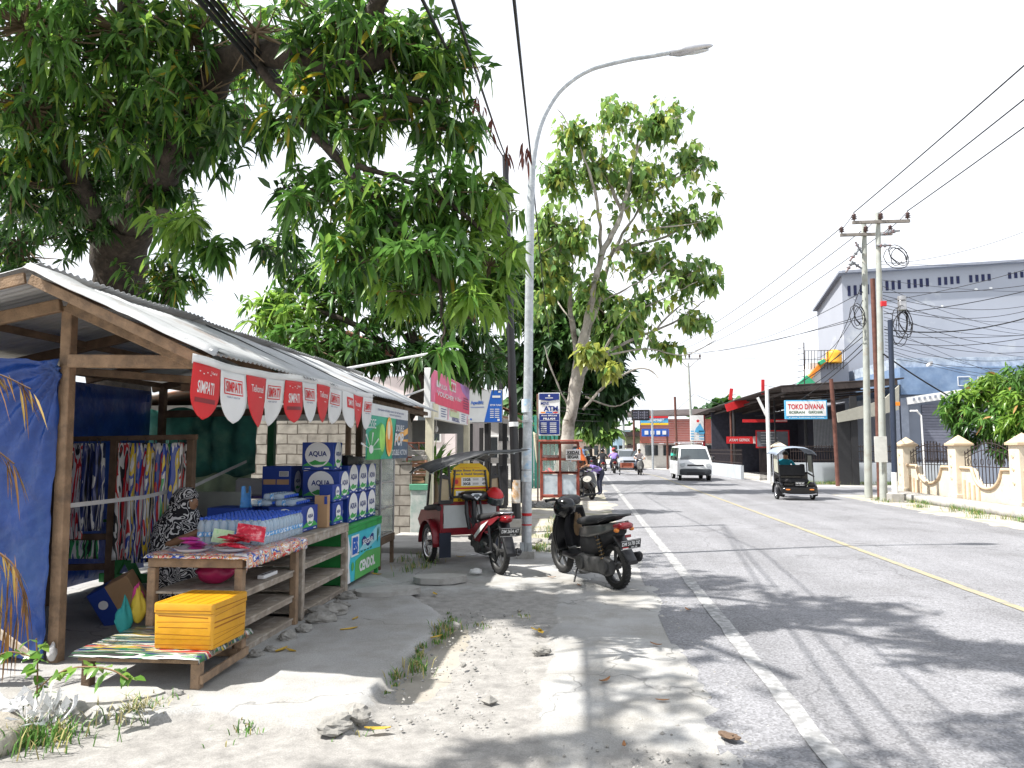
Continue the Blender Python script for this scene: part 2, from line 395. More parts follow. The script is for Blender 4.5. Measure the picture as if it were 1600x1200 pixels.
liney = mat('line_yellow', (.36, .31, .18), .85, .15, 9, c2=(.22, .21, .18), c2at=.50, c2w=.1, c2scale=9)
stone = mat('stone', (.27, .26, .24), .95, .3, 6, .6, 30, c2=(.17, .16, .14), c2scale=12)

def sst(a, b, x):
    t = min(1, max(0, (x - a) / (b - a))); return t * t * (3 - 2 * t)
b = MB(); b.mt(earth).add([(-400, -60, -.05), (400, -60, -.05), (400, 900, -.05), (-400, 900, -.05)], [(0, 1, 2, 3)]); b.build('ground', kind='structure')
def bend(y): return -.0075 * max(0, y - 42) ** 2 if y < 90 else -.0075 * 48 ** 2 - .72 * (y - 90)
b = MB().mt(ASPH); b.sheet(lambda u, v: (bend(-15 + 330 * v) + .7 + 8.0 * u + .07 * fbm(u * 3, v * 300) * (1 if u > .99 else 0), -15 + 330 * v, .02 * math.sin(PI * u) ), 10, 330); b.build('road', kind='structure')
# paint: laid on the gently cambered asphalt
def camber(x): return .02 * math.sin(PI * (x - .7) / 8)
def strip(name, m, x0, x1, y0, y1, jit):
    b = MB().mt(m); n = int((y1 - y0) / .25)
    b.sheet(lambda u, v: (bend(y0 + (y1 - y0) * v) + x0 + (x1 - x0) * u + jit * fbm(u * 3 + x0, v * n * .9), y0 + (y1 - y0) * v, max(camber(x0), camber(x1)) + .006), 1, n); b.build(name, kind='structure')
strip('edge_line', linew, 1.2, 1.33, -4, 60, .02); strip('centre_line', liney, 4.25, 4.36, -4, 100, .012)

def slab_in(x, y):
    """signed amount (m) inside the raised slab by the stall"""
    ex = -1.36 + .09 * fbm(x * .5 + 3, y * 1.3) + .04 * fbm(x * 5, y * 5) - .05 * sst(6.5, 9, y) - max(0, y - 7.2) * .55
    ey = 4.42 + .16 * fbm(x * 1.6, 7) + .03 * fbm(x * 8, 2) - (x + 2.6) * .14
    return min(ex - x, y - ey)
NX, NY = 175, 270; X0, X1, Y0, Y1 = -7.6, 1.15, 1.6, 15.1
vs = []; dirt = []
for j in range(NY + 1):
    y = Y0 + (Y1 - Y0) * j / NY
    for i in range(NX + 1):
        x = X0 + (X1 - X0) * i / NX
        s = slab_in(x, y); k = sst(-.025, .025, s)
        base = .014 + .012 * fbm(x * .9, y * .9) + .006 * fbm(x * 4, y * 4)
        strip_c = sst(-.34, -.22, x + .08 * fbm(3, y * 1.1))          # concrete strip by the road
        d = (1 - strip_c) * (1 - k) * sst(9.5, 7.5, y) if y < 9.5 else 0
        d = max(d, .85 * sst(.7, .95, x + .1 * fbm(9, y * 2)), .9 * sst(11.4, 12.6, y + .5 * fbm(x, 2)), (1 - k) * sst(-1.9, -2.3, x) * sst(5., 4.4, y) * .8)
        d = max(d, .75 * math.exp(-((x - .35) ** 2 / .16 + (y - 4.0) ** 2 / .12)))
        h = base - .012 - .02 * d + 0.032 * k + .007 * d * fbm(x * 7, y * 7, 1, 5)
        h -= .05 * math.exp(-((x + 1.15) / .22) ** 2) * (1 - k) * sst(4.4, 5.2, y) * sst(7.6, 6.6, y)
        e = .86 + .10 * fbm(1, y * 1.5, 0, 5) + .015 * fbm(x * 5, y * 8)
        h -= .07 * sst(e - .04, e + .16, x)
        h -= .05 * sst(12.8, 15.1, y)
        vs.append((x, y, h)); dirt.append(d)
W_ = NX + 1
fs = [(j * W_ + i, j * W_ + i + 1, (j + 1) * W_ + i + 1, (j + 1) * W_ + i) for j in range(NY) for i in range(NX)]
b = MB().mt(GND); b.add(vs, fs, True); o = b.build('pavement', kind='structure')
at = o.data.attributes.new('dirt', 'FLOAT', 'POINT'); at.data.foreach_set('value', dirt)
def gz(x, y):
    """ground height of the pavement"""
    k = sst(-.025, .025, slab_in(x, y)); return .014 + .012 * fbm(x * .9, y * .9) + .02 * k
# farther verge on the left, and the right side
def patch(name, m, x0, x1, y0, y1, z, nx=8, ny=60, amp=.02, kind='structure', jit=.15, dip=0):
    b = MB().mt(m)
    b.sheet(lambda u, v: (x0 + (x1 - x0) * u + (0 if abs(x0) > 30 else bend(y0 + (y1 - y0) * v) if y1 > 100 else 0) + (jit * fbm(x0, v * ny * .5) if u in (0, 1) else 0), y0 + (y1 - y0) * v, z + amp * fbm(u * (x1 - x0), v * (y1 - y0)) - dip * max(0, 1 - v * (y1 - y0) / 1.6)), nx, ny)
    return b.build(name, kind=kind)
verge = mat('verge_dirt', (.36, .335, .30), .95, .2, 2.2, .5, 30, c2=(.26, .25, .13), c2at=.60, c2scale=1.3)
pale = mat('pale_concrete', (.42, .41, .39), .9, .12, 1.2, .2, 30, c2=(.33, .31, .27), c2at=.6)
patch('verge', verge, -8, .95, 13.6, 130, -.004, 20, 240, .02, dip=.07)
patch('roadside_dirt', verge, 8.5, 11.2, -5, 27.6, -.002, 8, 60, .015)
patch('forecourt', pale, 8.4, 30, 33.2, 130, -.02, 12, 60, .02)
patch('side_road', ASPH, 8.4, 40, 27.4, 33.3, -.012, 12, 20, .01)
# ================================================================== roadside stall
def PB(root, m=None):
    b = MB(); b.T = Matrix.Translation(-V(root.location))
    if m: b.mt(m)
    return b
def warp(b, fn): b.v = [tuple(fn(*v)) for v in b.v]
st = empty('market_stall', (-3.95, 5.34, 0), 0, 'open wooden roadside stall with corrugated zinc roof and blue tarp side', 'market stall')
gzz = .05
for (x, y, z, wd, m) in ((-3.95, 5.34, 2.7, .085, wood), (-5.45, 5.34, 2.42, .08, wood_d), (-3.86, 8.95, 2.66, .085, dgreen), (-5.45, 9.2, 2.42, .08, wood_d), (-4.75, 9.5, 2.6, .08, wood_d), (-3.1, 10.1, 2.4, .08, wood_d), (-3.9, 12.1, 2.7, .08, wood_d)):
    b = PB(st, m); b.bar((x + (.03 if y == 5.34 and x > -4 else 0), y, gzz - .04), (x, y, z), wd, wd, up=(0, 1, 0)); b.build('post', parent=st)
def beam(p, q, wd, h, m=wood_d, n='beam'):
    b = PB(st, m); b.bar(p, q, wd, h); b.build(n, parent=st)
beam((-3.9, 5.29, 2.27), (-2.78, 5.31, 2.25), .05, .1, wood)
beam((-3.92, 5.28, 2.70), (-2.62, 5.28, 2.135), .05, .11, wood, 'rafter'); beam((-3.98, 5.28, 2.7), (-5.6, 5.28, 2.40), .05, .1, wood, 'rafter')
for y in (6.6, 7.9, 9.2, 10.6, 12.0):
    beam((-3.86, y, 2.74), (-2.6, y, 2.16), .05, .09, wood_d, 'rafter'); beam((-3.9, y, 2.74), (-5.6, y, 2.38), .05, .09, wood_d, 'rafter')
for x, z in ((-2.62, 2.19), (-3.25, 2.49), (-3.86, 2.78), (-4.7, 2.585), (-5.5, 2.43)):
    beam((x, 4.86, z), (x, 12.3, z), .045, .06, wood_d, 'purlin')
beam((-5.5, 9.2, 2.05), (-3.0, 9.2, 2.1), .05, .09); beam((-3.9, 6.9, 2.2), (-2.7, 6.9, 2.2), .05, .07); beam((-4.9, 6.3, 2.33), (-2.85, 7.3, 2.22), .05, .07, wood)
def zsheet(name, y0, y1, xa, za, xb, zb, dz, m, ph, tilt=0):
    b = PB(st, m); n = int((y1 - y0) / .076 * 8)
    def f(u, v):
        y = y0 + (y1 - y0) * u
        return (xa + (xb - xa) * v, y, za + (zb - za) * v + dz + tilt * u + .009 * math.sin(2 * PI * y / .076 + ph) + .012 * fbm(y * .8, v * 2))
    b.sheet(f, n, 4, .0015); b.build(name, parent=st)
y = 4.78; k = 0
while y < 12.3:
    zsheet('roof_sheet', y, y + .84, -3.80 + U(-.04, .04), 2.845, -2.47 + U(-.035, .035), 2.235, .004 * (k % 2), zinc, 0, U(-.01, .01))
    zsheet('roof_sheet', y, y + .84, -3.80 + U(-.02, .05), 2.895 + U(-.01, .02), -5.75, 2.45, .004 * (k % 2), zinc, 0, U(-.01, .012))
    y += .77; k += 1
b = PB(st, zinc); b.sheet(lambda u, v: (-3.84 + 1.4 * v, 4.70 + .28 * u + .02 * fbm(v * 4, 2), 2.90 - .635 * v + .012 * fbm(v * 6, u) - .05 * (u < .01)), 4, 16, .0015); b.build('flashing', parent=st)
b = PB(st, wood); b.bar((-3.86, 4.8, 2.79), (-2.55, 4.8, 2.19), .025, .07); b.bar((-3.9, 4.8, 2.8), (-5.7, 4.8, 2.42), .025, .08); b.build('barge_board', parent=st)
def tarp(name, fn, nu, nv, m, label, cat, **k):
    b = MB().mt(m); b.sheet(fn, nu, nv, .002); return b.build(name, label=label, cat=cat, **k)
def tarpf(u, v):
    x = -5.75 + 1.80 * u; z = .06 + .10 * fbm(u * 3, 1) + 2.2 * v
    dy = .022 * fbm(u * 4, v * 5) + .012 * fbm(u * 16, v * 14) + .02 * math.sin((u * 9 + v * 5)) * (1 - v) + .018 * fbm(u * 3 - v * 6, 9) + .05 * max(0, .45 - v) * math.sin(u * 14 + v * 3)
    dy += .03 * math.exp(-((u - 1) ** 2 + (v - 1) ** 2) * 6) * math.sin(math.atan2(1 - v, 1.02 - u) * 22)
    return (x, 5.255 + dy - .12 * max(0, .3 - v), z)
tarp('tarpaulin', tarpf, 90, 100, bluetarp, 'wrinkled bright blue tarpaulin hung across the left front of the stall', 'tarpaulin')
tarp('tarpaulin', lambda u, v: (-7.1 + 1.35 * u, 9.27 + .03 * fbm(u * 4, v * 4), 1.66 + .62 * v), 24, 12, bluetarp, 'dark blue tarpaulin hung high at the back of the stall behind the sheets', 'tarpaulin')
tarp('tarpaulin', lambda u, v: (-5.62 + .03 * fbm(u * 4, v * 4), 5.3 + 3.9 * u, .1 + 2.25 * v), 30, 12, bluetarp, 'unseen blue tarpaulin added on the far left side to darken the stall', 'tarpaulin')  # not in view; added to block sun and keep the stall interior dark
cur = mat('teal_net', (.10, .30, .26), .8, .4, 4, .3, 60, c2=(.32, .55, .44), c2at=.60, c2scale=1.8, trans=.45)  # paler noise patches paint sunlight onto the net
cur2 = mat('lit_net', (.52, .60, .48), .8, .2, 5, c2=(.30, .40, .30), c2scale=3, trans=.4)  # pale tone paints the sunlit lower third of the same curtain
tarp('curtain', lambda u, v: (-5.9 + 1.67 * u, 9.30 + .035 * math.sin(u * 34 + fbm(u * 3, v) * 2) + .02 * fbm(u * 5, v * 3), 1.27 + .03 * math.sin(u * 20) + .85 * v), 90, 16, cur, 'dark teal net curtain hanging at the back of the stall', 'curtain')
tarp('curtain', lambda u, v: (-5.5 + 1.2 * u, 9.36 + .03 * math.sin(u * 25) + .02 * fbm(u * 5, v * 3), 0.45 + .88 * v), 60, 14, cur2, 'lower part of the teal net curtain, coloured pale green as if sunlit', 'curtain')

# --- bunting
bu = empty('bunting', (-2.45, 4.45, 2.2), 0, 'row of red and white pennants hung along the eave of the stall', 'bunting')
def wave(x, y, z, a=.014):
    d = max(0, 2.2 - z); Y = y
    return (x + a * math.sin(Y * 8.5) + .09 * d * math.sin(Y * 5 + 1), y + .02 * d * math.sin(Y * 17), z + .02 * math.sin(Y * 2.1) - .0)
seq = 'RS WS RT WS RS WS RT WS WX RT WS'.split()
F0 = lambda y0: frame((-2.45, y0, 2.19 + .015 * (y0 - 4.45)), (0, 1, 0), (0, 0, 1))
for i, s in enumerate(seq):
    W = .357; y0 = 4.46 + .365 * i; H = .365 + U(-.015, .015); F = F0(y0)
    b = PB(bu); b.T = None
    base, ink = (redv, whitev) if s[0] == 'R' else (whitev, redv)
    ny, nx = 16, 12
    def pt(u, v):                      # v 0 top .. 1 bottom, width shrinks to a blunt tip
        q = max(0, (v - .42) / .58); wv = max(.03, max(0, 1 - q ** 2.1) ** .62)
        return F @ V((W * (.5 + (u - .5) * wv - .06 * max(0, v - .45)), -.04 - H * v, 0))
    b.mt(base).sheet(pt, nx, ny, .0012)
    def rc(m, x0, y0, x1, y1, z): b.mt(m).sheet(lambda u, v: F @ V((x0 + (x1 - x0) * u, y0 + (y1 - y0) * v, z)), 12, 5)
    if s == 'WS':
        rc(redv, .05, -.20, W - .05, -.09, .003); rc(whitev, .06, -.192, W - .06, -.098, .005); b.mt(redv).text(F, 'SIMPATI', W / 2, -.145, W - .14, .075, .008, .02)
        b.mt(navy).text(F, 'NGEBUT NGETOP', W / 2, -.218, W - .18, .012, .003)
    elif s == 'RS':
        b.mt(whitev).text(F, 'SIMPATI', W / 2 - .01, -.185, W - .15, .08, .003, .02)
        for q in range(5): b.rect(F, .07 + .045 * q, -.09 - .012 * (q % 2), .085 + .045 * q, -.083 - .012 * (q % 2), .003)
        b.text(F, 'Telkomsel', W - .1, -.08, .09, .018, .003); rc(darkred, .05, -.285, W - .06, -.255, .003)
    elif s == 'RT':
        b.mt(whitev).text(F, 'Telkomsel', W / 2, -.13, W - .12, .055, .003, .01); b.rect(F, W - .17, -.195, W - .1, -.19, .003)
    else:
        rc(redv, .1, -.2, W - .04, -.09, .003); b.mt(whitev).text(F, 'SIMPATI', W / 2 + .03, -.145, W - .2, .06, .006, .02)
    warp(b, wave); b.v = [(x + 2.45, yy - 4.45, z - 2.2) for x, yy, z in b.v]
    b.build('pennant', parent=bu)
b = MB().mt(whitev); b.sheet(lambda u, v: (-2.452, 4.45 + 4.03 * u, 2.14 + .062 * v + .015 * 4.03 * u), 90, 2, .001); warp(b, wave); b.v = [(x + 2.45, yy - 4.45, z - 2.2) for x, yy, z in b.v]; b.build('header_strip', parent=bu)

# --- cigarette style banner hung under the eave
bn = empty('hanging_banner', (-2.47, 8.32, 1.48), 0, 'teal and green hanging banner with a lime and orange swirl reading DOUBLE POP', 'banner')
F = frame((-2.47, 8.32, 1.48), (0, 1, 0), (0, 0, 1)); Wb, Hb = 2.0, .66
tg1 = mat('banner_teal', (.03, .22, .24), .45, .25, 2.5, c2=(.03, .42, .20), c2at=.5, c2w=.2, c2scale=1.4); tg2 = mat('banner_steel', (.06, .10, .15), .45, .3, 3); gold = mat('banner_gold', (.75, .36, .06), .45, .35, 5, c2=(.8, .62, .3), c2scale=6)
b = PB(bn, tg1); b.box((-2.474, 9.32, 1.81), (.006, Wb, Hb), bev=0); b.build('sheet', parent=bn)
b = PB(bn, whitev); b.rect(F, 0, Hb - .14, Wb, Hb, .002)
b.mt(navy).text(F, 'DENGAN SENSASI BARU DI SETIAP HARI', 1.1, Hb - .06, 1.3, .025, .004); b.text(F, 'NIKMATI SEKARANG', 1.3, Hb - .1, .6, .02, .004)
b.mt(tg2).poly(F, [(1.15, .0), (2.0, 0), (2.0, Hb - .14), (1.35, Hb - .14)], .003)
b.mt(green).poly(F, [(0, 0), (.6, 0), (.82, .28), (.62, .45), (.1, .32)], .003)
b.mt(gold).poly(F, [(1.25, .2), (2, .34), (2, .42), (1.3, .3)], .0045); b.poly(F, [(1.35, .24), (2, .22), (2, .26)], .0045)
b.mt(leafg).disc(F, .62, .24, .18, .2, .005); b.mt(mat('lime_print', (.3, .62, .1), .4, .2)).disc(F, .66, .26, .13, .17, .0065)
b.mt(gold).disc(F, .98, .28, .17, .25, .008); b.mt(orange).disc(F, 1.0, .26, .11, .18, .0095); b.mt(mat('cream_print', (.8, .7, .45), .4, .1)).disc(F, .95, .36, .07, .12, .011)
b.mt(whitev).disc(F, .18, .12, .09, .05, .007)
for q in range(9): b.poly(F, [(.18, .12), (.18 + .42 * math.cos(q * .7), .12 + .2 * abs(math.sin(q * .7))), (.18 + .42 * math.cos(q * .7 + .05), .12 + .2 * abs(math.sin(q * .7 + .05)))], .0055)
b.text(F, 'ESSE', .2, .42, .34, .11, .008, .0); b.text(F, 'DOUBLE', 1.52, .40, .42, .09, .012, .02, .3); b.text(F, 'POP', 1.48, .25, .46, .17, .012, .04, .2); b.text(F, 'DOUBLE ACTION', 1.5, .08, .8, .075, .012, .02)
b.build('print', parent=bn)

# --- tables with shelves
vinyl = mat('printed_vinyl', (.6, .6, .58), .35, .1)
def flame(name, cols, sc_=3., dist=.8, stretch=(9, 9, 1.3)):
    m = mat(name, (.5, .5, .5), .3, .05, spec=.6); N, L, b = nodes_of(m)
    tc = [n for n in N if n.type == 'TEX_COORD'][0]
    mp = N.new('ShaderNodeMapping'); mp.inputs['Scale'].default_value = stretch; mp.inputs['Rotation'].default_value = (.0, .0, .4); L.new(tc.outputs['Object'], mp.inputs['Vector'])
    n = N.new('ShaderNodeTexNoise'); n.inputs['Scale'].default_value = sc_; n.inputs['Detail'].default_value = 1.5; n.inputs['Distortion'].default_value = dist; L.new(mp.outputs[0], n.inputs['Vector'])
    cr = N.new('ShaderNodeValToRGB'); cr.color_ramp.interpolation = 'CONSTANT'; e = cr.color_ramp.elements
    k = len(cols)
    while len(e) < k: e.new(.5)
    for i, c in enumerate(cols): e[i].position = .30 + .4 * i / k if i else 0; e[i].color = (*c, 1)
    L.new(n.outputs['Fac'], cr.inputs['Fac']); L.new(cr.outputs[0], b.inputs['Base Color']); return m
WH = (.7, .7, .68); RD = (.6, .03, .03); BK = (.02, .02, .02); BL = (.02, .06, .35); YL = (.75, .55, .04); GR = (.05, .35, .1)
clothA = flame('table_print', [WH, (.7, .3, .05), WH, RD, (.6, .5, .3), BL, WH], 3, 1.5, (3, 3, 3))
clothB = flame('bench_print', [BK, (.03, .11, .04), BK, (.4, .4, .38), (.03, .13, .05), (.02, .03, .1), (.4, .3, .04), (.45, .45, .42), (.3, .03, .03)], 2.2, .6, (1.0, 8, 1))
fl = [flame('flame_red', [WH, BK, WH, RD, WH, BK, RD], 1.2), flame('flame_blue', [WH, BL, BK, WH, BL, RD, WH], 1.2), flame('flame_navy', [(.02, .03, .1), (.02, .03, .1), WH, (.03, .05, .2), (.02, .03, .1), BK], 1.2), flame('flame_green', [WH, BK, GR, WH, BL, YL, WH], 1.2), flame('flame_mixed', [WH, RD, WH, BL, YL, WH, BK], 1.2)]
def table(label, x0, x1, y0, y1, top, shelves, m, legs=.065):
    t = empty('display_table', ((x0 + x1) / 2, (y0 + y1) / 2, gzz), 0, label, 'table')
    b = PB(t, m); n = 5
    for k in range(n): b.box((x0 + (x1 - x0) * (k + .5) / n, (y0 + y1) / 2, top - .012), ((x1 - x0) / n - .004, y1 - y0, .022))
    for yy in (y0 + .02, y1 - .02): b.box(((x0 + x1) / 2, yy, top - .06), (x1 - x0, .03, .07))
    for xx in (x0 + .02, x1 - .02): b.box((xx, (y0 + y1) / 2, top - .06), (.03, y1 - y0 - .06, .07))
    b.build('tabletop', parent=t)
    for xx in (x0 + legs / 2, x1 - legs / 2):
        for yy in (y0 + legs / 2, y1 - legs / 2):
            b = PB(t, m); b.bar((xx, yy, gzz - .03), (xx + U(-.01, .01), yy, top - .1), legs, legs, up=(0, 1, 0)); b.build('leg', parent=t)
    for z in shelves:
        b = PB(t, wood_g)
        for k in range(4): b.box((x0 + .02 + (x1 - x0 - .04) * (k + .5) / 4, (y0 + y1) / 2, z), ((x1 - x0) / 4 - .014, y1 - y0 - .04, .018))
        b.box((x1 - .045, (y0 + y1) / 2, z - .03), (.025, y1 - y0 - .13, .04)); b.build('shelf', parent=t)
    return t
table('weathered wooden shelf table carrying the rows of water bottles', -3.36, -2.6, 5.55, 6.72, .79, (.50, .275, .075), wood)
table('grey wooden shelf table carrying the blue cartons', -3.7, -2.6, 6.80, 8.15, .79, (.52, .29, .09), wood_g)
def cloth(label, x0, x1, y0, y1, z, m, drop, n=(30, 40)):
    def f(u, v):
        x = x0 + (x1 - x0) * u; y = y0 + (y1 - y0) * v; zz = z + .004 + .003 * fbm(x * 8, y * 8)
        o = max(0, x - (x1 - drop)); ox = x - o + min(o, .012)
        o2 = max(0, (y0 + .05) - y)
        return (ox + .012 * math.sin(y * 30) * (o > 0), y + .0 * o2, zz - o - .5 * o2 - .02 * (o > 0) * abs(fbm(y * 9, 2)))
    b = MB().mt(m); b.sheet(f, *n, .0015); return b.build('tablecloth', label=label, cat='tablecloth')
cloth('orange and white printed vinyl cloth hanging over the bottle table edge', -3.38, -2.47, 5.52, 6.76, .79, clothA, .10)
# --- low bench + yellow foam box
t = empty('low_bench', (-2.93, 5.13, 0), 0, 'low wooden bench standing in front of the stall', 'bench')
b = PB(t, wood); b.box((-2.93, 4.805, .225), (.86, .035, .05)); b.box((-2.93, 5.47, .225), (.86, .035, .05)); b.box((-2.53, 5.14, .225), (.035, .62, .05)); b.box((-3.34, 5.14, .225), (.035, .62, .05))
for k in range(6): b.box((-2.93, 4.85 + .115 * k, .248), (.86, .10, .015))
b.build('seat', parent=t)
for x in (-3.31, -2.55):
    for y in (4.835, 5.45):
        b = PB(t, wood if x > -3 else wood_d); b.bar((x, y, -.0 + (.06 if y > 5 else .02)), (x, y, .2), .065, .065, up=(0, 1, 0)); b.build('leg', parent=t)
b = PB(t, wood); b.bar((-2.505, 4.80, .095), (-2.5, 5.47, .115), .02, .055); b.bar((-3.28, 5.42, .1), (-2.55, 5.41, .11), .025, .05); b.build('stretcher', parent=t)
cloth('striped plastic cloth laid on the low bench under the yellow box', -3.40, -2.47, 4.75, 5.52, .257, clothB, .03)
yb = empty('foam_box', (-2.68, 5.12, .266), R(-2), 'yellow taped foam cool box with lid on the low bench', 'foam box')
def foam(b, z0, z1, wx, wy, tp):
    rg = []
    for z, k in ((z0, 1 - tp), (z0 + .012, 1 - tp * .6), (z1 - .01, 1), (z1, .985)):
        r = []
        for cx, cy, a0 in ((1, 1, 0), (-1, 1, 90), (-1, -1, 180), (1, -1, 270)):
            for q in range(5):
                a = R(a0 + 22.5 * q); r.append((k * (cx * (wx / 2 - .02) + .02 * math.cos(a)), k * (cy * (wy / 2 - .02) + .02 * math.sin(a)), z))
        rg.append(r)
    b.loft(rg, True, True)
b = MB().mt(yellowbox); foam(b, 0, .235, .425, .475, .03)
b.mt(brownline)
for k in range(6):
    z = .03 + .036 * k + U(-.012, .012); hw = .2 + U(-.03, .008)
    kk = 1 - .03 * (1 - z / .235) * .6
    b.bar((-hw * kk, -.2372 * kk, z), (hw * kk, -.2372 * kk, z + U(-.014, .014)), .0014, U(.002, .010), bev=0)
    b.bar((.2122 * kk, -.21, z), (.2122 * kk, .21, z + U(-.016, .016)), .0014, U(.002, .011), bev=0)
b.build('body', parent=yb)
b = MB().mt(yellowbox); foam(b, .237, .30, .432, .482, .0); b.mt(brownline)
for k in range(6): b.bar((-.19 + .07 * k, -.22, .3006), (-.17 + .068 * k, .225, .3006), U(.003, .007), .0016, bev=0)
b.bar((.2163, -.21, .262), (.2163, .21, .258), .0014, .006, bev=0); b.bar((-.2, -.2413, .25), (.2, -.2413, .256), .0014, .004, bev=0); b.build('lid', parent=yb)

# --- bottles
bw = glass('bottle_plastic', (.82, .90, .95), .06, .30); bcap = mat('bottle_cap', (.02, .09, .5), .35, .05); blab = mat('bottle_label', (.10, .32, .62), .4, .12, 40, c2=(.75, .8, .85), c2at=.55, c2w=.02, c2scale=38)
def bottle():
    t = empty('water_bottle', (0, 0, 0), 0, None, 'bottle')
    b = MB().mt(bw); b.lathe([(0, 0), (.026, .001), (.031, .008), (.0315, .05), (.029, .057), (.0315, .064), (.0315, .105), (.029, .112), (.0315, .12), (.0315, .155), (.026, .18), (.014, .197), (.0125, .212)], 12); b.build('bottle_body', parent=t)
    b = MB().mt(bcap); b.lathe([(.015, .203), (.0155, .205), (.0155, .222), (.013, .225), (0, .225)], 10); b.build('cap', parent=t)
    b = MB().mt(blab); b.lathe([(.0321, .067), (.0321, .103)], 12); b.build('label_band', parent=t)
    return t
bt0 = bottle(); first = True; i = 0
for iy in range(13):
    for ix in range(9):
        o = bt0 if first else copy_tree(bt0); first = False
        o.location = (-3.25 + .0685 * ix + U(-.004, .004), 6.14 + .0685 * iy + U(-.004, .004), .797); o.rotation_euler = (0, 0, U(0, 6))
        tag(o, 'clear water bottle with blue cap in the dense rows on the printed tablecloth', None, 'water bottles standing on the shelf table')
# shrink wrapped packs lying on the front cartons
for (x, y, z, rz) in ((-3.02, 7.30, 1.042, .05),):
    t = empty('bottle_pack', (x, y, z), rz, 'shrink wrapped pack of water bottles lying on top of the front blue carton', 'bottle pack')
    for i in range(2):
        for j in range(6):
            c = copy_tree(bt0, t); c.location = (-.24 + .24 * i, -.17 + .067 * j, .032); c.rotation_euler = (0, R(90), 0)
            for q in ('label', 'category', 'group'):
                if q in c: del c[q]
    for i in range(6):
        c = copy_tree(bt0, t); c.location = (-.12, -.17 + .067 * i, .094); c.rotation_euler = (0, R(90), 0)
        for q in ('label', 'category', 'group'):
            if q in c: del c[q]

# --- cartons
def carton(x0, x1, y0, y1, z0, z1, label, logo='xy', big=.8, name='water_carton', tape=False):
    b = MB().mt(aquablue); cx, cy, cz = (x0 + x1) / 2, (y0 + y1) / 2, (z0 + z1) / 2
    b.box((cx, cy, cz), (x1 - x0 - .004, y1 - y0 - .004, z1 - z0 - .003), bev=.004)
    def face(F, w, h):
        r = min(w, h * 1.15) * .42 * big; cxx, cyy = w * .5, h * .56
        b.mt(leafg).poly(F, [(w * .04, h * .18), (w * .3, h * .36), (w * .5, h * .26), (w * .75, h * .38), (w * .96, h * .2), (w * .96, h * .06), (w * .04, h * .06)], .002)
        b.mt(aquablue).rect(F, w * .05, h * .03, w * .95, h * .16, .003)
        b.mt(white).disc(F, cxx, cyy, r, r * .95 if w > h else r * 1.25, .004)
        b.mt(leafg).poly(F, [(cxx - r * .7, cyy - r * .62), (cxx - r * .2, cyy - r * .4), (cxx + r * .2, cyy - r * .55), (cxx + r * .7, cyy - r * .5), (cxx + r * .45, cyy - r * .75), (cxx - r * .4, cyy - r * .8)], .005)
        b.mt(navy).text(F, 'AQUA', cxx, cyy + .02 * h, r * 1.45, r * .46, .006, .03)
        b.mt(white).rect(F, w * .1, h * .07, w * .28, h * .09, .005); b.rect(F, w * .7, h * .06, w * .86, h * .10, .005)
    if 'y' in logo: face(frame((x0, y0, z0), (1, 0, 0), (0, 0, 1)), x1 - x0, z1 - z0)
    if 'x' in logo: face(frame((x1, y0, z0), (0, 1, 0), (0, 0, 1)), y1 - y0, z1 - z0)
    if tape:
        F = frame((x0, y0, z0), (1, 0, 0), (0, 0, 1)); h = z1 - z0; w = x1 - x0
        b.mt(card).rect(F, .02, h * .5, w * .48, h * .64, .003); b.rect(F, w * .52, h * .5, w - .02, h * .64, .003); b.mt(white)
        b.rect(F, w * .6, h * .72, w * .92, h * .86, .003)
        for q in range(12): b.mt(black).rect(F, w * (.62 + .024 * q), h * .73, w * (.632 + .024 * q), h * .85, .004)
    o = b.build(name, label=label, cat='carton', group='blue water cartons stacked on the tables and the counter')
    o.location = (cx, cy, z0); me = o.data
    for v in me.vertices: v.co -= V((cx, cy, z0))
    return o
carton(-3.17, -2.80, 8.18, 8.48, 1.36, 1.68, 'topmost blue water carton with large white round logo', 'xy', .95)
carton(-3.15, -2.72, 8.16, 8.52, 1.03, 1.358, 'blue water carton directly under the topmost carton', 'xy', .95)
carton(-3.16, -2.7, 8.16, 8.24, .74, 1.028, 'blue water carton at the bottom of the tallest stack', 'x')
carton(-3.64, -3.30, 8.2, 8.6, .995, 1.41, 'blue carton with brown tape band left of the tallest stack', 'x', .6, tape=True)
carton(-3.66, -3.28, 7.74, 8.14, .793, .99, 'blue carton lying low left of the tallest stack', 'y')
carton(-3.07, -2.73, 7.08, 7.52, .793, 1.04, 'front blue carton beside the last bottles on the grey table', 'xy')
carton(-3.02, -2.66, 7.78, 8.12, .793, 1.03, 'blue carton behind the open brown flap on the grey table', 'xy', .7)
carton(-2.83, -2.68, 7.82, 8.12, 1.033, 1.22, 'second layer blue carton behind the open brown flap', 'x', .7)
carton(-3.68, -3.27, 7.05, 7.4, .793, 1.03, 'open blue carton behind the rows of bottles with a light blue bag on it', '')
for j, z in enumerate((.735, 1.075)):
    for k in range(3):
        carton(-3.12, -2.74, 8.54 + .385 * k, 8.92 + .385 * k, z, z + .335, ('lower' if j == 0 else 'upper') + ' row blue carton on the green counter, ' + ('left end', 'middle', 'right end')[k], 'x', 1.05)
b = MB().mt(card); b.box((0, 0, .165), (.13, .006, .33)); b.box((.065, .05, .165), (.006, .1, .33)); b.mt(aquablue).box((.05, -.006, .28), (.03, .004, .08)); b.build('cardboard_flap', label='open brown cardboard flap standing between the blue cartons', cat='cardboard', loc=(-2.72, 7.58, .793), rz=.1)
b = MB().mt(black); b.box((0, 0, .05), (.3, .4, .1)); b.box((0, 0, .108), (.2, .3, .016)); b.build('storage_case', label='flat black case lying on top of the upper carton row', cat='case', loc=(-2.95, 8.9, 1.412))
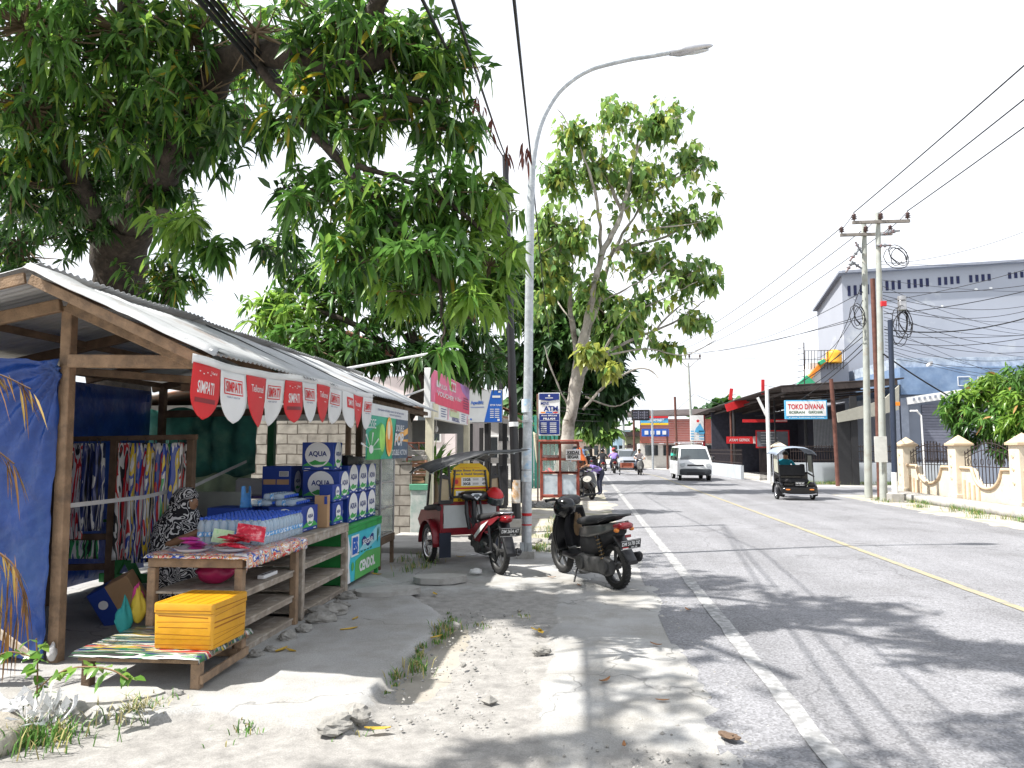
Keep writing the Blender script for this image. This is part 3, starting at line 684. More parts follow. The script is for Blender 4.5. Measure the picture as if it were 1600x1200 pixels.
bagm = mat('blue_bag', (.12, .42, .85), .35, .15, 12, trans=.35)
def crumple(c, r, m, label, cat, name, seed, top=.0, group=None):
    b = MB().mt(m); b.ell((0, 0, r[2]), r, 22, 14)
    vs = []
    for x, y, z in b.v:
        q = 1 + .28 * fbm(x / r[0] * 1.5 + seed, y / r[1] * 1.5, z / r[2] * 1.5, 4); k = max(0, z / r[2] - 1.2) * top
        vs.append((x * q * (1 - min(.8, k)), y * q * (1 - min(.8, k)), max(0.002, z * q + k * r[2] * .8)))
    b.v = vs; return b.build(name, label=label, cat=cat, loc=c, group=group)
b = MB().mt(bagm)
b.sheet(lambda u, v: (.11 * (u - .5) * (1.1 - .3 * v), .03 * math.sin(u * PI) + .01 * fbm(u * 5, v * 5), .14 * v + (.07 if u < .3 or u > .7 else 0) * (v > .8) ), 14, 12, .002); b.build('plastic_bag', label='light blue plastic bag standing on the open carton behind the bottles', cat='bag', loc=(-3.30, 7.08, 1.03))
# --- green drinks counter
gc = empty('drinks_counter', (-2.98, 8.97, 0), 0, 'green wooden counter with a cyan and green printed front panel reading CENDOL', 'counter')
b = PB(gc, green); b.box((-2.98, 8.97, .715), (.66, 1.46, .035)); b.build('countertop', parent=gc)
b = PB(gc, green); b.box((-2.98, 8.97, .38), (.60, 1.40, .60)); b.build('cabinet', parent=gc)
for x in (-3.26, -2.71):
    for yy in (8.28, 9.66): b = PB(gc, green); b.box((x, yy, .06), (.05, .05, .12)); b.build('leg', parent=gc)
b = PB(gc, green); b.box((-2.664, 8.97, .665), (.022, 1.46, .06)); b.build('trim', parent=gc)
b = PB(gc, cyan); b.box((-2.672, 8.97, .36), (.008, 1.45, .555), bev=0); F = frame((-2.668, 8.245, .083), (0, 1, 0), (0, 0, 1))
lime = mat('cendol_green', (.10, .42, .10), .4, .12, 4)
b.mt(lime).poly(F, [(.35, 0), (1.45, 0), (1.45, .25), (.8, .28), (.38, .22)], .003); b.mt(white).poly(F, [(0, 0), (.2, 0), (.14, .2), (.2, .34), (.08, .55), (0, .55)], .003)
b.mt(mat('pale_cyan', (.3, .65, .72), .4, .15, 5)).poly(F, [(.5, .32), (1.3, .55), (1.45, .55), (1.45, .4), (.9, .3)], .003)
b.mt(white).text(F, 'CENDOL', .86, .13, .66, .13, .006, .05)
b.mt(white).rect(F, .21, .28, .50, .52, .0045); b.mt(blue).text(F, 'ES', .355, .40, .22, .2, .006, .07)
b.mt(navy).poly(F, [(.62 + .05 * q, .36 + .03 * math.sin(q * .9)) for q in range(11)] + [(1.12 - .05 * q, .44 + .03 * math.sin((10 - q) * .9)) for q in range(11)], .005); b.mt(white).text(F, 'SEGAR', .87, .4, .44, .06, .0065, .02)
b.mt(dgreen)
for q in range(5): b.rect(F, .45 + .13 * q, .292, .52 + .13 * q, .306, .005)
b.disc(F, 1.3, .42, .025, .09, .005); b.disc(F, 1.36, .46, .02, .06, .005)
b.mt(darkred).disc(F, .07, .15, .03, .04, .005); b.mt(lime).disc(F, .27, .17, .05, .05, .005); b.build('front_panel', parent=gc)
# --- glass show case beyond
gcs = empty('show_case', (-2.95, 10.2, 0), 0, 'tall glass display case on wooden legs beyond the green counter', 'display case')
gl = glass('case_glass', (.85, .88, .86), .05, .25)
b = PB(gcs, wood_d)
b.box((-2.95, 10.2, .37), (.5, .75, .10)); b.build('base', parent=gcs)
for x in (-3.17, -2.73):
    for y in (9.87, 10.53): b = PB(gcs, wood_d); b.bar((x, y, 0), (x, y, .33), .05, .05, up=(0, 1, 0)); b.build('leg', parent=gcs)
b = PB(gcs, alu)
for x in (-3.18, -2.72):
    for y in (9.85, 10.55): b.box((x, y, .95), (.025, .025, 1.06))
for z in (.435, .8, 1.15, 1.49):
    for y in (9.85, 10.55): b.box((-2.95, y, z), (.435, .02, .02))
    for x in (-3.18, -2.72): b.box((x, 10.2, z), (.02, .675, .02))
b.build('case_frame', parent=gcs)
b = PB(gcs, gl)
for x in (-3.18, -2.72): b.box((x, 10.2, .97), (.004, .67, 1.03), bev=0)
for y in (9.85, 10.55): b.box((-2.95, y, .97), (.43, .004, 1.03), bev=0)
b.build('glass_panes', parent=gcs)
b = PB(gcs, alu)
for z in (.79, 1.14): b.box((-2.95, 10.2, z), (.42, .66, .006), bev=0)
b.build('case_shelf', parent=gcs)

# --- hanging printed sheets and rails
rk = empty('hanging_rack', (-4.55, 7.0, 0), 0, 'dark wooden rack inside the stall from which printed sheets hang', 'rack')
b = PB(rk, wood_d); b.bar((-5.35, 7.1, 1.70), (-3.75, 6.95, 1.72), .04, .05); b.build('rail', parent=rk)
for x, y in ((-5.3, 7.1), (-4.66, 7.05), (-3.83, 7.0)): b = PB(rk, wood_d); b.bar((x, y, gzz), (x, y, 1.72), .07, .07, up=(0, 1, 0)); b.build('post', parent=rk)
b = PB(rk, wood_d); b.bar((-5.3, 7.1, .72), (-4.7, 7.05, .74), .05, .06); b.bar((-5.3, 7.1, .42), (-4.7, 7.05, .45), .05, .06); b.build('cross_rail', parent=rk)
hs = [(-5.06, .22, .72, 0, 10), (-4.90, .10, .80, 2, 35), (-4.83, .10, .80, 2, 45), (-4.77, .10, .82, 2, 50), (-4.50, .15, .52, 0, 20), (-4.39, .13, .54, 4, 30), (-4.30, .12, .5, 1, 35), (-4.22, .12, .55, 4, 40), (-4.13, .12, .56, 1, 45), (-4.05, .12, .58, 3, 50), (-3.97, .12, .6, 3, 55), (-3.90, .12, .62, 0, 55)]
for i, (x, wd, z0, k, a) in enumerate(hs):
    b = MB().mt(fl[k]); s = i * 3.3
    b.sheet(lambda u, v: (wd * (u - .5) * (1.3 - .2 * v), .02 * math.sin(u * 5 + s) + .02 * fbm(u * 3 + s, v * 5), -(1.66 - z0) * (1 - v) + .01 * fbm(u * 3, s)), 8, 22, .0015)
    b.mt(black); b.cyl((0, 0, -.01), (0, 0, .05), .006, n=6)
    first = ('widest white, red and black printed sheet, leftmost on the rack' if i == 0 else None)
    b.build('hanging_sheet', label=first or ('dark navy printed sheet in the tight row behind the widest sheet' if k == 2 else 'crumpled flame printed plastic sheet in the dense right hand row of the rack'), cat='plastic sheet', group='printed plastic sheets hanging in the stall', loc=(x, 6.98 + .02 * (i % 3), 1.66), rz=R(a))
b = MB().mt(fl[3]); b.sheet(lambda u, v: (.42 * (u - .5), .02 * fbm(u * 4, v * 3), .2 * v), 16, 6, .0015); b.build('hanging_sheet', label='short green and black printed sheet draped low on the rack rail', cat='plastic sheet', loc=(-5.0, 7.06, .52))
strapm = mat('grey_strap', (.42, .42, .42), .6, .1)
b = MB().mt(strapm); pts = [(-3.93, 5.40, 1.17), (-4.0, 6.5, 1.165), (-4.1, 7.6, 1.22), (-4.2, 9.0, 1.45)]
for p, q in zip(pts, pts[1:]): b.bar(p, q, .003, .035, bev=0)
b.build('strap', label='grey strap stretched across the stall in front of the hanging sheets', cat='strap')
# back of stall clutter
gb = empty('green_trestle', (-5.2, 8.4, 0), 0, 'green painted wooden trestle in the dark back of the stall', 'trestle')
for p, q in (((-5.5, 8.3, .05), (-5.1, 8.3, .75)), ((-5.1, 8.3, .05), (-5.5, 8.3, .75)), ((-5.0, 8.6, .05), (-4.7, 8.6, .7)), ((-4.7, 8.6, .05), (-5.0, 8.6, .7))):
    b = PB(gb, green); b.bar(p, q, .05, .10); b.build('leg', parent=gb)
b = PB(gb, green); b.box((-5.1, 8.45, .77), (1.0, .3, .03)); b.build('top_board', parent=gb)
b = PB(gb, green); b.box((-5.2, 8.3, .12), (.8, .05, .1)); b.build('beam', parent=gb)
b = MB().mt(card); b.box((0, 0, .17), (.36, .26, .34)); b.mt(aquablue).box((-.1, 0, .17), (.168, .264, .344)); b.mt(white).disc(frame((-.1, -.133, .2), (1, 0, 0), (0, 0, 1)), 0, 0, .04, .04, .002)
o = b.build('torn_carton', label='torn brown and blue carton tilted on the stall floor', cat='carton', loc=(-4.15, 6.6, .10)); o.rotation_euler = (.1, -.5, .3)
b = MB().mt(mat('grey_board', (.30, .32, .29), .6, .25, 3)); b.box((0, 0, .26), (.62, .012, .34)); b.build('grey_board', label='grey metal board leaning behind the bottles', cat='board', loc=(-4.0, 8.0, .8 - .1)).rotation_euler = (-.1, 0, .05)
b = MB().mt(whitev); b.box((0, 0, .15), (.5, .2, .22), bev=.03); b.mt(purple).box((.02, -.02, .03), (.46, .2, .03)); b.build('cloth_bundle', label='white and purple bundle behind the bottles against the block wall', cat='bundle', loc=(-4.05, 9.0, .98))
# packets on plates
plate = glass('plate_plastic', (.8, .8, .85), .1, .5)
for (x, y, lb) in ((-3.08, 5.70, 'clear plate of purple packets at the near corner of the table'), (-2.78, 5.76, 'clear plate of red packets at the near corner of the table')):
    b = MB().mt(plate); b.lathe([(0, .004), (.09, .004), (.14, .03), (.145, .03), (.095, 0), (0, 0)], 20); b.build('plate', label=lb, cat='plate', loc=(x, y, .797))
pk = mat('packet_pink', (.55, .05, .28), .3, .3, 20, c2=(.2, .1, .5), c2scale=20); pr = mat('packet_red', (.6, .03, .06), .25, .3, 20, c2=(.75, .5, .5), c2at=.64, c2scale=22); pg = mat('packet_green', (.5, .65, .4), .3, .3, 20, c2=(.1, .4, .1), c2scale=20)
def packet(x, y, z, m, rot, label, s=1.):
    b = MB().mt(m); b.sheet(lambda u, v: (.15 * s * (u - .5), .1 * s * (v - .5), .018 * math.sin(PI * u) * math.sin(PI * v) + .004 * fbm(u * 9 + x * 30, v * 9)), 12, 8)
    b.sheet(lambda u, v: (.15 * s * (u - .5), .1 * s * (.5 - v), -.014 * math.sin(PI * u) * math.sin(PI * v)), 12, 8)
    o = b.build('snack_packet', label=label, cat='packet', group='snack packets on the plates', loc=(x, y, z)); o.rotation_euler = rot
for k in range(7): packet(-3.10 + U(-.07, .07), 5.70 + U(-.06, .06), .825 + .012 * k, pk, (U(-.3, .3), U(-.35, .35), U(0, 3)), 'shiny purple and pink packet heaped on the left plate')
for k in range(8): packet(-2.79 + U(-.08, .08), 5.78 + U(-.08, .1), .825 + .013 * k, pr, (U(-.3, .3), U(-.4, .4), U(0, 3)), 'shiny red packet heaped on the right plate', 1.15)
packet(-2.72, 5.95, .92, pr, (.9, .2, .5), 'large red packet propped against the first bottles', 1.5)
packet(-2.95, 5.93, .89, pg, (1.3, .15, .2), 'green and white pouch standing between the two plates', 1.1)
crumple((-3.0, 5.92, .512), (.15, .13, .10), mat('pink_bag', (.5, .03, .13), .35, .2, 10, trans=.3), 'crumpled pink plastic bag on the shelf under the table', 'bag', 'plastic_bag', 3, .5)
for i, (x, y, z, m, l, s) in enumerate(((-3.47, 5.62, .34, mat('pinkcloth', (.4, .03, .16), .7, .2), 'small pink cloth pouch hanging at the left table leg', .05), (-3.42, 5.55, .27, mat('yellowcloth', (.42, .32, .03), .7, .2), 'yellow cloth pouch hanging at the left table leg', .06), (-3.5, 5.50, .20, mat('tealcloth', (.015, .22, .22), .7, .2), 'teal cloth pouch hanging below the pink one', .065))):
    crumple((x, y, z), (s, s * .7, s * 1.7), m, l, 'pouch', 'cloth_pouch', i * 7, .9)
b = MB().mt(white); b.box((0, 0, .015), (.06, .28, .03)); b.mt(blackm)
for k in range(4): b.box((0, -.1 + .065 * k, .0305), (.02, .03, .002), bev=0)
b.build('power_strip', label='white power strip lying on the upper shelf under the table', cat='power strip', loc=(-2.72, 6.3, .51))
# --- neighbours' rubble and slab stones along the foot of the tables
sid = 0
def rock(x, y, z, r, label, cat='stone', m=None, flat=.6, name='stone', group=None):
    global sid; sid += 1; s = sid * 5.1
    b = MB().mt(m or stone); b.ell((0, 0, 0), 1, 16, 11); b.v = [tuple(V(v) * (1 + .38 * fbm(v[0] * 1.2 + s, v[1] * 1.2, v[2] * 1.2) + .10 * fbm(v[0] * 4 + s, v[1] * 4, v[2] * 4))) for v in b.v]
    rx, ry = r * U(.8, 1.3), r * U(.7, 1.1); b.v = [(a * rx, c * ry, d * r * flat) for a, c, d in b.v]; b.sm = [False] * len(b.sm)
    return b.build(name, label=label, cat=cat, group=group, loc=(x, y, z), rz=U(0, 6))
for x, y, r in ((-2.5, 5.62, .06), (-2.46, 5.8, .05), (-2.47, 6.15, .085), (-2.43, 6.42, .07), (-2.4, 6.78, .10), (-2.44, 7.05, .12), (-2.43, 7.4, .08), (-2.5, 7.8, .09), (-2.52, 8.1, .05)):
    rock(x, y, gz(x, y) + r * .2, r, 'broken grey stone in the row along the foot of the shelf tables', group='stones along the foot of the tables')
# ================================================================== motorcycles and three-wheelers
def lab(o, l): o['label'] = l; return o
ROTX = Matrix.Rotation(R(90), 4, 'X')
def wheel(parent, x, y, r, w, rm, spokes=5, name='wheel', wire=False):
    W = empty(name, (x, y, r)); W.parent = parent
    b = MB().mt(rubber); ri = r - .065
    b.lathe([(ri, -w * .38), (r - .03, -w * .5), (r - .012, -w * .42), (r, -w * .18), (r, w * .18), (r - .012, w * .42), (r - .03, w * .5), (ri, w * .38)], 36, ROTX)
    b.mt(blackm)
    for k in range(30):
        a = 2 * PI * k / 30; b.bar((r * math.cos(a), -w * .4, r * math.sin(a)), (r * math.cos(a + .05), w * .4, r * math.sin(a + .05)), .004, .008, bev=0)
    b.build('tyre', parent=W)
    b = MB().mt(rm)
    b.lathe([(ri + .004, -w * .36), (ri - .018, -w * .34), (ri - .024, 0), (ri - .018, w * .34), (ri + .004, w * .36), (ri + .004, -w * .36)], 36, ROTX)
    b.cyl((0, -w * .55, 0), (0, w * .55, 0), .042, n=14)
    if wire:
        for k in range(18):
            a = 2 * PI * k / 18; s = .03 * (-1) ** k; b.cyl((.03 * math.cos(a + .6 * (-1) ** k), s, .03 * math.sin(a + .6 * (-1) ** k)), ((ri - .02) * math.cos(a), 0, (ri - .02) * math.sin(a)), .0028, n=5)
    else:
        for k in range(spokes):
            a = 2 * PI * k / spokes + .3
            b.bar((.03 * math.cos(a), 0, .03 * math.sin(a)), ((ri - .015) * math.cos(a + .12), 0, (ri - .015) * math.sin(a + .12)), .022, .034)
    b.build('rim', parent=W); return W
def fender(parent, x, z, r, w, a0, a1, m, name='fender', th=.004, y=0):
    b = MB().mt(m)
    b.sheet(lambda u, v: (x + r * math.cos(R(a0 + (a1 - a0) * u)), y + w * (v - .5), z + (r - .02 * (2 * v - 1) ** 2 - .0) * math.sin(R(a0 + (a1 - a0) * u))), 18, 6, th); return b.build(name, parent=parent)
def plate_(parent, txt, sub, c, right, up, w=.27, h=.11, flag=False, name='number_plate'):
    b = MB().mt(black); F = frame(c, right, up); b.T = F
    b.box((0, 0, -.004), (w, h, .006)); b.T = None
    b.mt(white); b.rect(F, -w * .48, -h * .46, w * .48, -h * .42, .001); b.rect(F, -w * .48, h * .42, w * .48, h * .46, .001)
    b.text(F, txt, 0, h * .12, w * .88, h * .40, .002, .02); b.text(F, sub, w * .16, -h * .28, w * .3, h * .16, .002, .01)
    if flag: b.mt(red).rect(F, -w * .4, -h * .3, -w * .12, -h * .2, .002); b.mt(white).rect(F, -w * .4, -h * .4, -w * .12, -h * .3, .002)
    return b.build(name, parent=parent)
def bar_end(parent, c, sgn, tilt=0):
    b = MB().mt(rubber); b.cyl(c, (c[0] - .03, c[1] + sgn * .13, c[2] - .005), .017, n=12); b.cyl((c[0] - .03, c[1] + sgn * .13, c[2] - .005), (c[0] - .034, c[1] + sgn * .145, c[2] - .005), .022, n=12); b.build('grip', parent=parent)
    b = MB().mt(alu); b.tube([(c[0] + .02, c[1], c[2]), (c[0] + .06, c[1] + sgn * .05, c[2] - .01), (c[0] + .045, c[1] + sgn * .15, c[2] - .015)], [.006, .006, .005], 6); b.build('brake_lever', parent=parent)
def mirror(parent, p, q, face, s=.062):
    b = MB().mt(black); b.tube([p, (V(p) + V(q)) / 2 + V((.02, 0, .02)), q], .006, 8); b.T = frame(q, V((0, 0, 1)).cross(V(face)), (0, 0, 1)); b.shell([(-s * 1.2, 0, .006, .02), (-s, 0, .02, s * .55), (0, 0, .024, s * .72), (s, 0, .02, s * .6), (s * 1.25, 0, .006, .02)], 12, M=Matrix(((1, 0, 0, 0), (0, 0, 1, 0), (0, 1, 0, -.024), (0, 0, 0, 1))))
    b.mt(mirrorm); b.T = frame(q, V((0, 0, 1)).cross(V(face)), (0, 0, 1)); b.add([(s * 1.05 * math.cos(t * PI / 10), s * .62 * math.sin(t * PI / 10), .0015) for t in range(20)], [list(range(20))])
    b.build('mirror', parent=parent)
olive = mat('scooter_grey', (.085, .083, .078), .35, .1, 6, coat=.3, c2=(.05, .05, .05), c2at=.60, c2w=.03, c2scale=9)
bronze = mat('bronze', (.20, .14, .07), .4, .1, metal=.6)
enginem = mat('engine_alloy', (.07, .07, .07), .55, .3, 12, metal=.4)
def scooter(name, loc, rz, label, body=olive, txt='DM 5178 DE', lean=0, flag=True, group=None, one_mirror=False):
    r = empty(name, loc, 0, label, 'motor scooter', group, rot=(lean, 0, rz))
    wheel(r, -.63, 0, .262, .092, enginem); wheel(r, .63, 0, .262, .078, enginem)
    fender(r, .63, .262, .30, .12, 165, 28, body, 'front_fender')
    b = MB().mt(black)
    for s in (-1, 1): b.cyl((.63, s * .062, .262), (.47, s * .062, .66), .02, n=10)
    b.cyl((.50, 0, .58), (.37, 0, .93), .03, n=10); b.build('fork', parent=r)
    b = MB().mt(body)   # apron: front face
    b.sheet(lambda u, v: (.50 - .15 * v + .13 * (1 - (2 * u - 1) ** 2) - .04 * v * (1 - (2 * u - 1) ** 2), (2 * u - 1) * (.13 + .10 * math.sin(PI * min(1, v * .85 + .08))), .34 + .54 * v), 14, 12, .012); b.build('front_cover', parent=r)
    b = MB().mt(black)  # leg shield (rider side)
    b.sheet(lambda u, v: (.43 - .16 * v + .05 * (1 - (2 * u - 1) ** 2), (1 - 2 * u) * (.13 + .10 * math.sin(PI * min(1, v * .85 + .08))), .33 + .55 * v), 14, 12, .012); b.build('leg_shield', parent=r)
    b = MB().mt(black); b.shell([(.44, .31, .10, .03), (.36, .30, .15, .04), (.1, .29, .15, .045), (-.08, .31, .14, .06), (-.14, .34, .1, .08)], 16, 4); b.build('floorboard', parent=r)
    b = MB().mt(blackm); b.shell([(-.02, .44, .10, .13), (-.12, .50, .13, .20), (-.35, .54, .135, .19), (-.58, .62, .12, .12), (-.80, .69, .08, .06)], 18, 3); b.build('inner_body', parent=r)
    for s in (1, -1):
        b = MB().mt(body); hh = [(.0, .60, .565, .05), (-.1, .67, .55, .0), (-.3, .708, .565, 0), (-.55, .74, .615, 0), (-.78, .78, .69, 0), (-.9, .80, .75, .0)]
        ww = [.10, .145, .165, .155, .11, .05]
        b.sheet(lambda u, v: (lambda i, f: (hh[i][0] * (1 - f) + hh[i + 1][0] * f, s * (ww[i] * (1 - f) + ww[i + 1] * f) * (1 - .25 * (2 * v - 1) ** 4 * (v < .5) - .12 * v), (hh[i][2] * (1 - f) + hh[i + 1][2] * f) * (1 - v) + (hh[i][1] * (1 - f) + hh[i + 1][1] * f) * v))(min(4, int(u * 5)), u * 5 - min(4, int(u * 5))), 20, 8, .01 * s); b.build('side_panel', parent=r)
    b = MB().mt(blackm); b.shell([(.06, .715, .06, .02), (.0, .73, .11, .045), (-.15, .745, .15, .055), (-.35, .765, .155, .055), (-.55, .80, .14, .05), (-.72, .825, .10, .035), (-.78, .83, .05, .015)], 18, 2.6); b.build('seat', parent=r)
    b = MB().mt(black); b.tube([(-.55, .135, .78), (-.72, .135, .835), (-.86, .10, .86), (-.91, .0, .865), (-.86, -.10, .86), (-.72, -.135, .835), (-.55, -.135, .78)], .016, 8); b.build('grab_rail', parent=r)
    b = MB().mt(redglass); b.shell([(-.78, .735, .10, .045), (-.88, .745, .095, .045), (-.95, .75, .07, .03), (-.96, .75, .03, .012)], 16, 3); b.build('tail_light', parent=r)
    for s in (1, -1): b = MB().mt(orangelens); b.ell((-.86, s * .10, .70), (.04, .03, .025), 10, 6); b.build('turn_signal', parent=r)
    b = MB().mt(black); b.loft([[(-.72 - .24 * t, y * (.09 - .02 * t), .64 - .27 * t + dz) for y, dz in ((-1, 0), (-.8, .03), (.8, .03), (1, 0), (.8, -.012), (-.8, -.012))] for t in (0, .35, .7, 1, 1.12)]); b.build('rear_fender', parent=r)
    plate_(r, txt, '08 28', (-.975, 0, .545), (0, -1, 0), (-.25, 0, 1), flag=flag)
    b = MB().mt(redglass); b.box((-.935, 0, .635), (.02, .07, .03)); b.build('reflector', parent=r)
    b = MB().mt(enginem); b.shell([(-.02, .27, .05, .07), (-.1, .26, .07, .11), (-.25, .25, .06, .10), (-.45, .26, .055, .095), (-.62, .27, .06, .115), (-.72, .27, .04, .08)], 16, 3, y0=.11)
    b.shell([(.02, .30, .09, .07), (-.15, .30, .12, .10), (-.32, .32, .10, .09)], 14, 3); b.cyl((-.62, .16, .27), (-.62, .185, .27), .08, n=16); b.cyl((-.12, .165, .26), (-.12, .195, .26), .085, n=16)
    for k in range(6): b.box((-.08, .19, .20 + .024 * k), (.12, .015, .006), bev=0)
    b.build('engine', parent=r)
    b = MB().mt(bronze); pts = [(-.58 + .02 * (k / 40), .145 + .026 * math.sin(k * .9), .30 + .30 * k / 40 + .0) for k in range(41)]
    pts = [(-.60 + .10 * k / 60 + .028 * math.cos(k * .75), .135 + .028 * math.sin(k * .75), .31 + .29 * k / 60) for k in range(61)]; b.tube(pts, .007, 6); b.mt(black).cyl((-.60, .135, .29), (-.5, .135, .62), .014, n=8); b.build('shock_absorber', parent=r)
    b = MB().mt(blackm); b.tube([(-.2, -.12, .24), (-.45, -.16, .25), (-.55, -.165, .30)], .02, 8); b.shell([(-.45, .29, .04, .05), (-.55, .30, .055, .065), (-.85, .37, .05, .06), (-.9, .385, .02, .03)], 14, 2.4, y0=-.18); b.build('muffler', parent=r)
    b = MB().mt(black); b.tube([(-.02, .12, .24), (-.05, .2, .14), (-.09, .27, .015)], .011, 8); b.box((-.10, .275, .012), (.06, .05, .012)); b.build('side_stand', parent=r)
    b = MB().mt(black); b.shell([(.26, .94, .06, .03), (.28, .95, .14, .055), (.34, .96, .17, .065), (.40, .95, .13, .055), (.44, .93, .05, .03)], 18, 2.6)
    b.tube([(.30, -.33, 1.0), (.33, -.16, .98), (.34, 0, .96), (.33, .16, .98), (.30, .33, 1.0)], .013, 8); b.build('handlebar', parent=r)
    b = MB().mt(clearlens); b.shell([(.425, .94, .09, .035), (.45, .935, .06, .022)], 14, 2.4); b.build('headlight', parent=r)
    for s in (1, -1):
        bar_end(r, (.31, s * .22, 1.0), s)
        if s < 0 or not one_mirror: mirror(r, (.32, s * .2, 1.0), (.30, s * .27, 1.20), (-1, 0, .05))
    return r
main_sc = scooter('motor_scooter', (.05, 9.376, .0), R(90 + 31), 'grey and black motor scooter parked on its side stand near the road edge', lean=R(-5), one_mirror=True)
def helmet(loc, rz, m, label, visor=True, rot=None, cat='helmet'):
    t = empty('helmet', loc, rz, label, cat, rot=rot)
    b = MB().mt(m); b.ell((0, 0, 0), (.150, .125, .135), 22, 14, v0=0, v1=.78); b.mt(blackm).ell((0, 0, 0), (.138, .113, .123), 18, 10, v0=.0, v1=.78); b.build('shell', parent=t)
    if visor:
        b = MB().mt(windscreen); b.sheet(lambda u, v: (.158 * math.cos(R(-75 + 150 * u)), .132 * math.sin(R(-75 + 150 * u)), -.075 + .11 * v), 16, 4, .003); b.build('visor', parent=t)
    return t
gloss_black = mat('gloss_black', (.006, .006, .007), .16, .05, spec=.4, coat=.15)
helmet((-.25, 9.50, .87), R(200), gloss_black, 'glossy black helmet hung on the left handlebar of the parked scooter', visor=False, rot=(R(-15), R(25), R(150)))
crumple((-.09, 9.515, .52), (.05, .06, .13), mat('brown_bag', (.17, .11, .06), .85, .2), 'brown paper bag hanging from the scooter hook', 'bag', 'paper_bag', 4, .2)
# black raincoat hanging from helmet hook over the leg shield
b = MB().mt(blackc); b.sheet(lambda u, v: (.16 * (u - .5) * (1 + .3 * math.sin(v * 3)), .035 * math.sin(u * 9 + v * 3) + .05 * math.sin(PI * u), .42 * v), 14, 14, .004)
b.build('raincoat', label='black raincoat hanging over the leg shield of the parked scooter', cat='raincoat', loc=(-.15, 9.575, .38), rz=R(31))

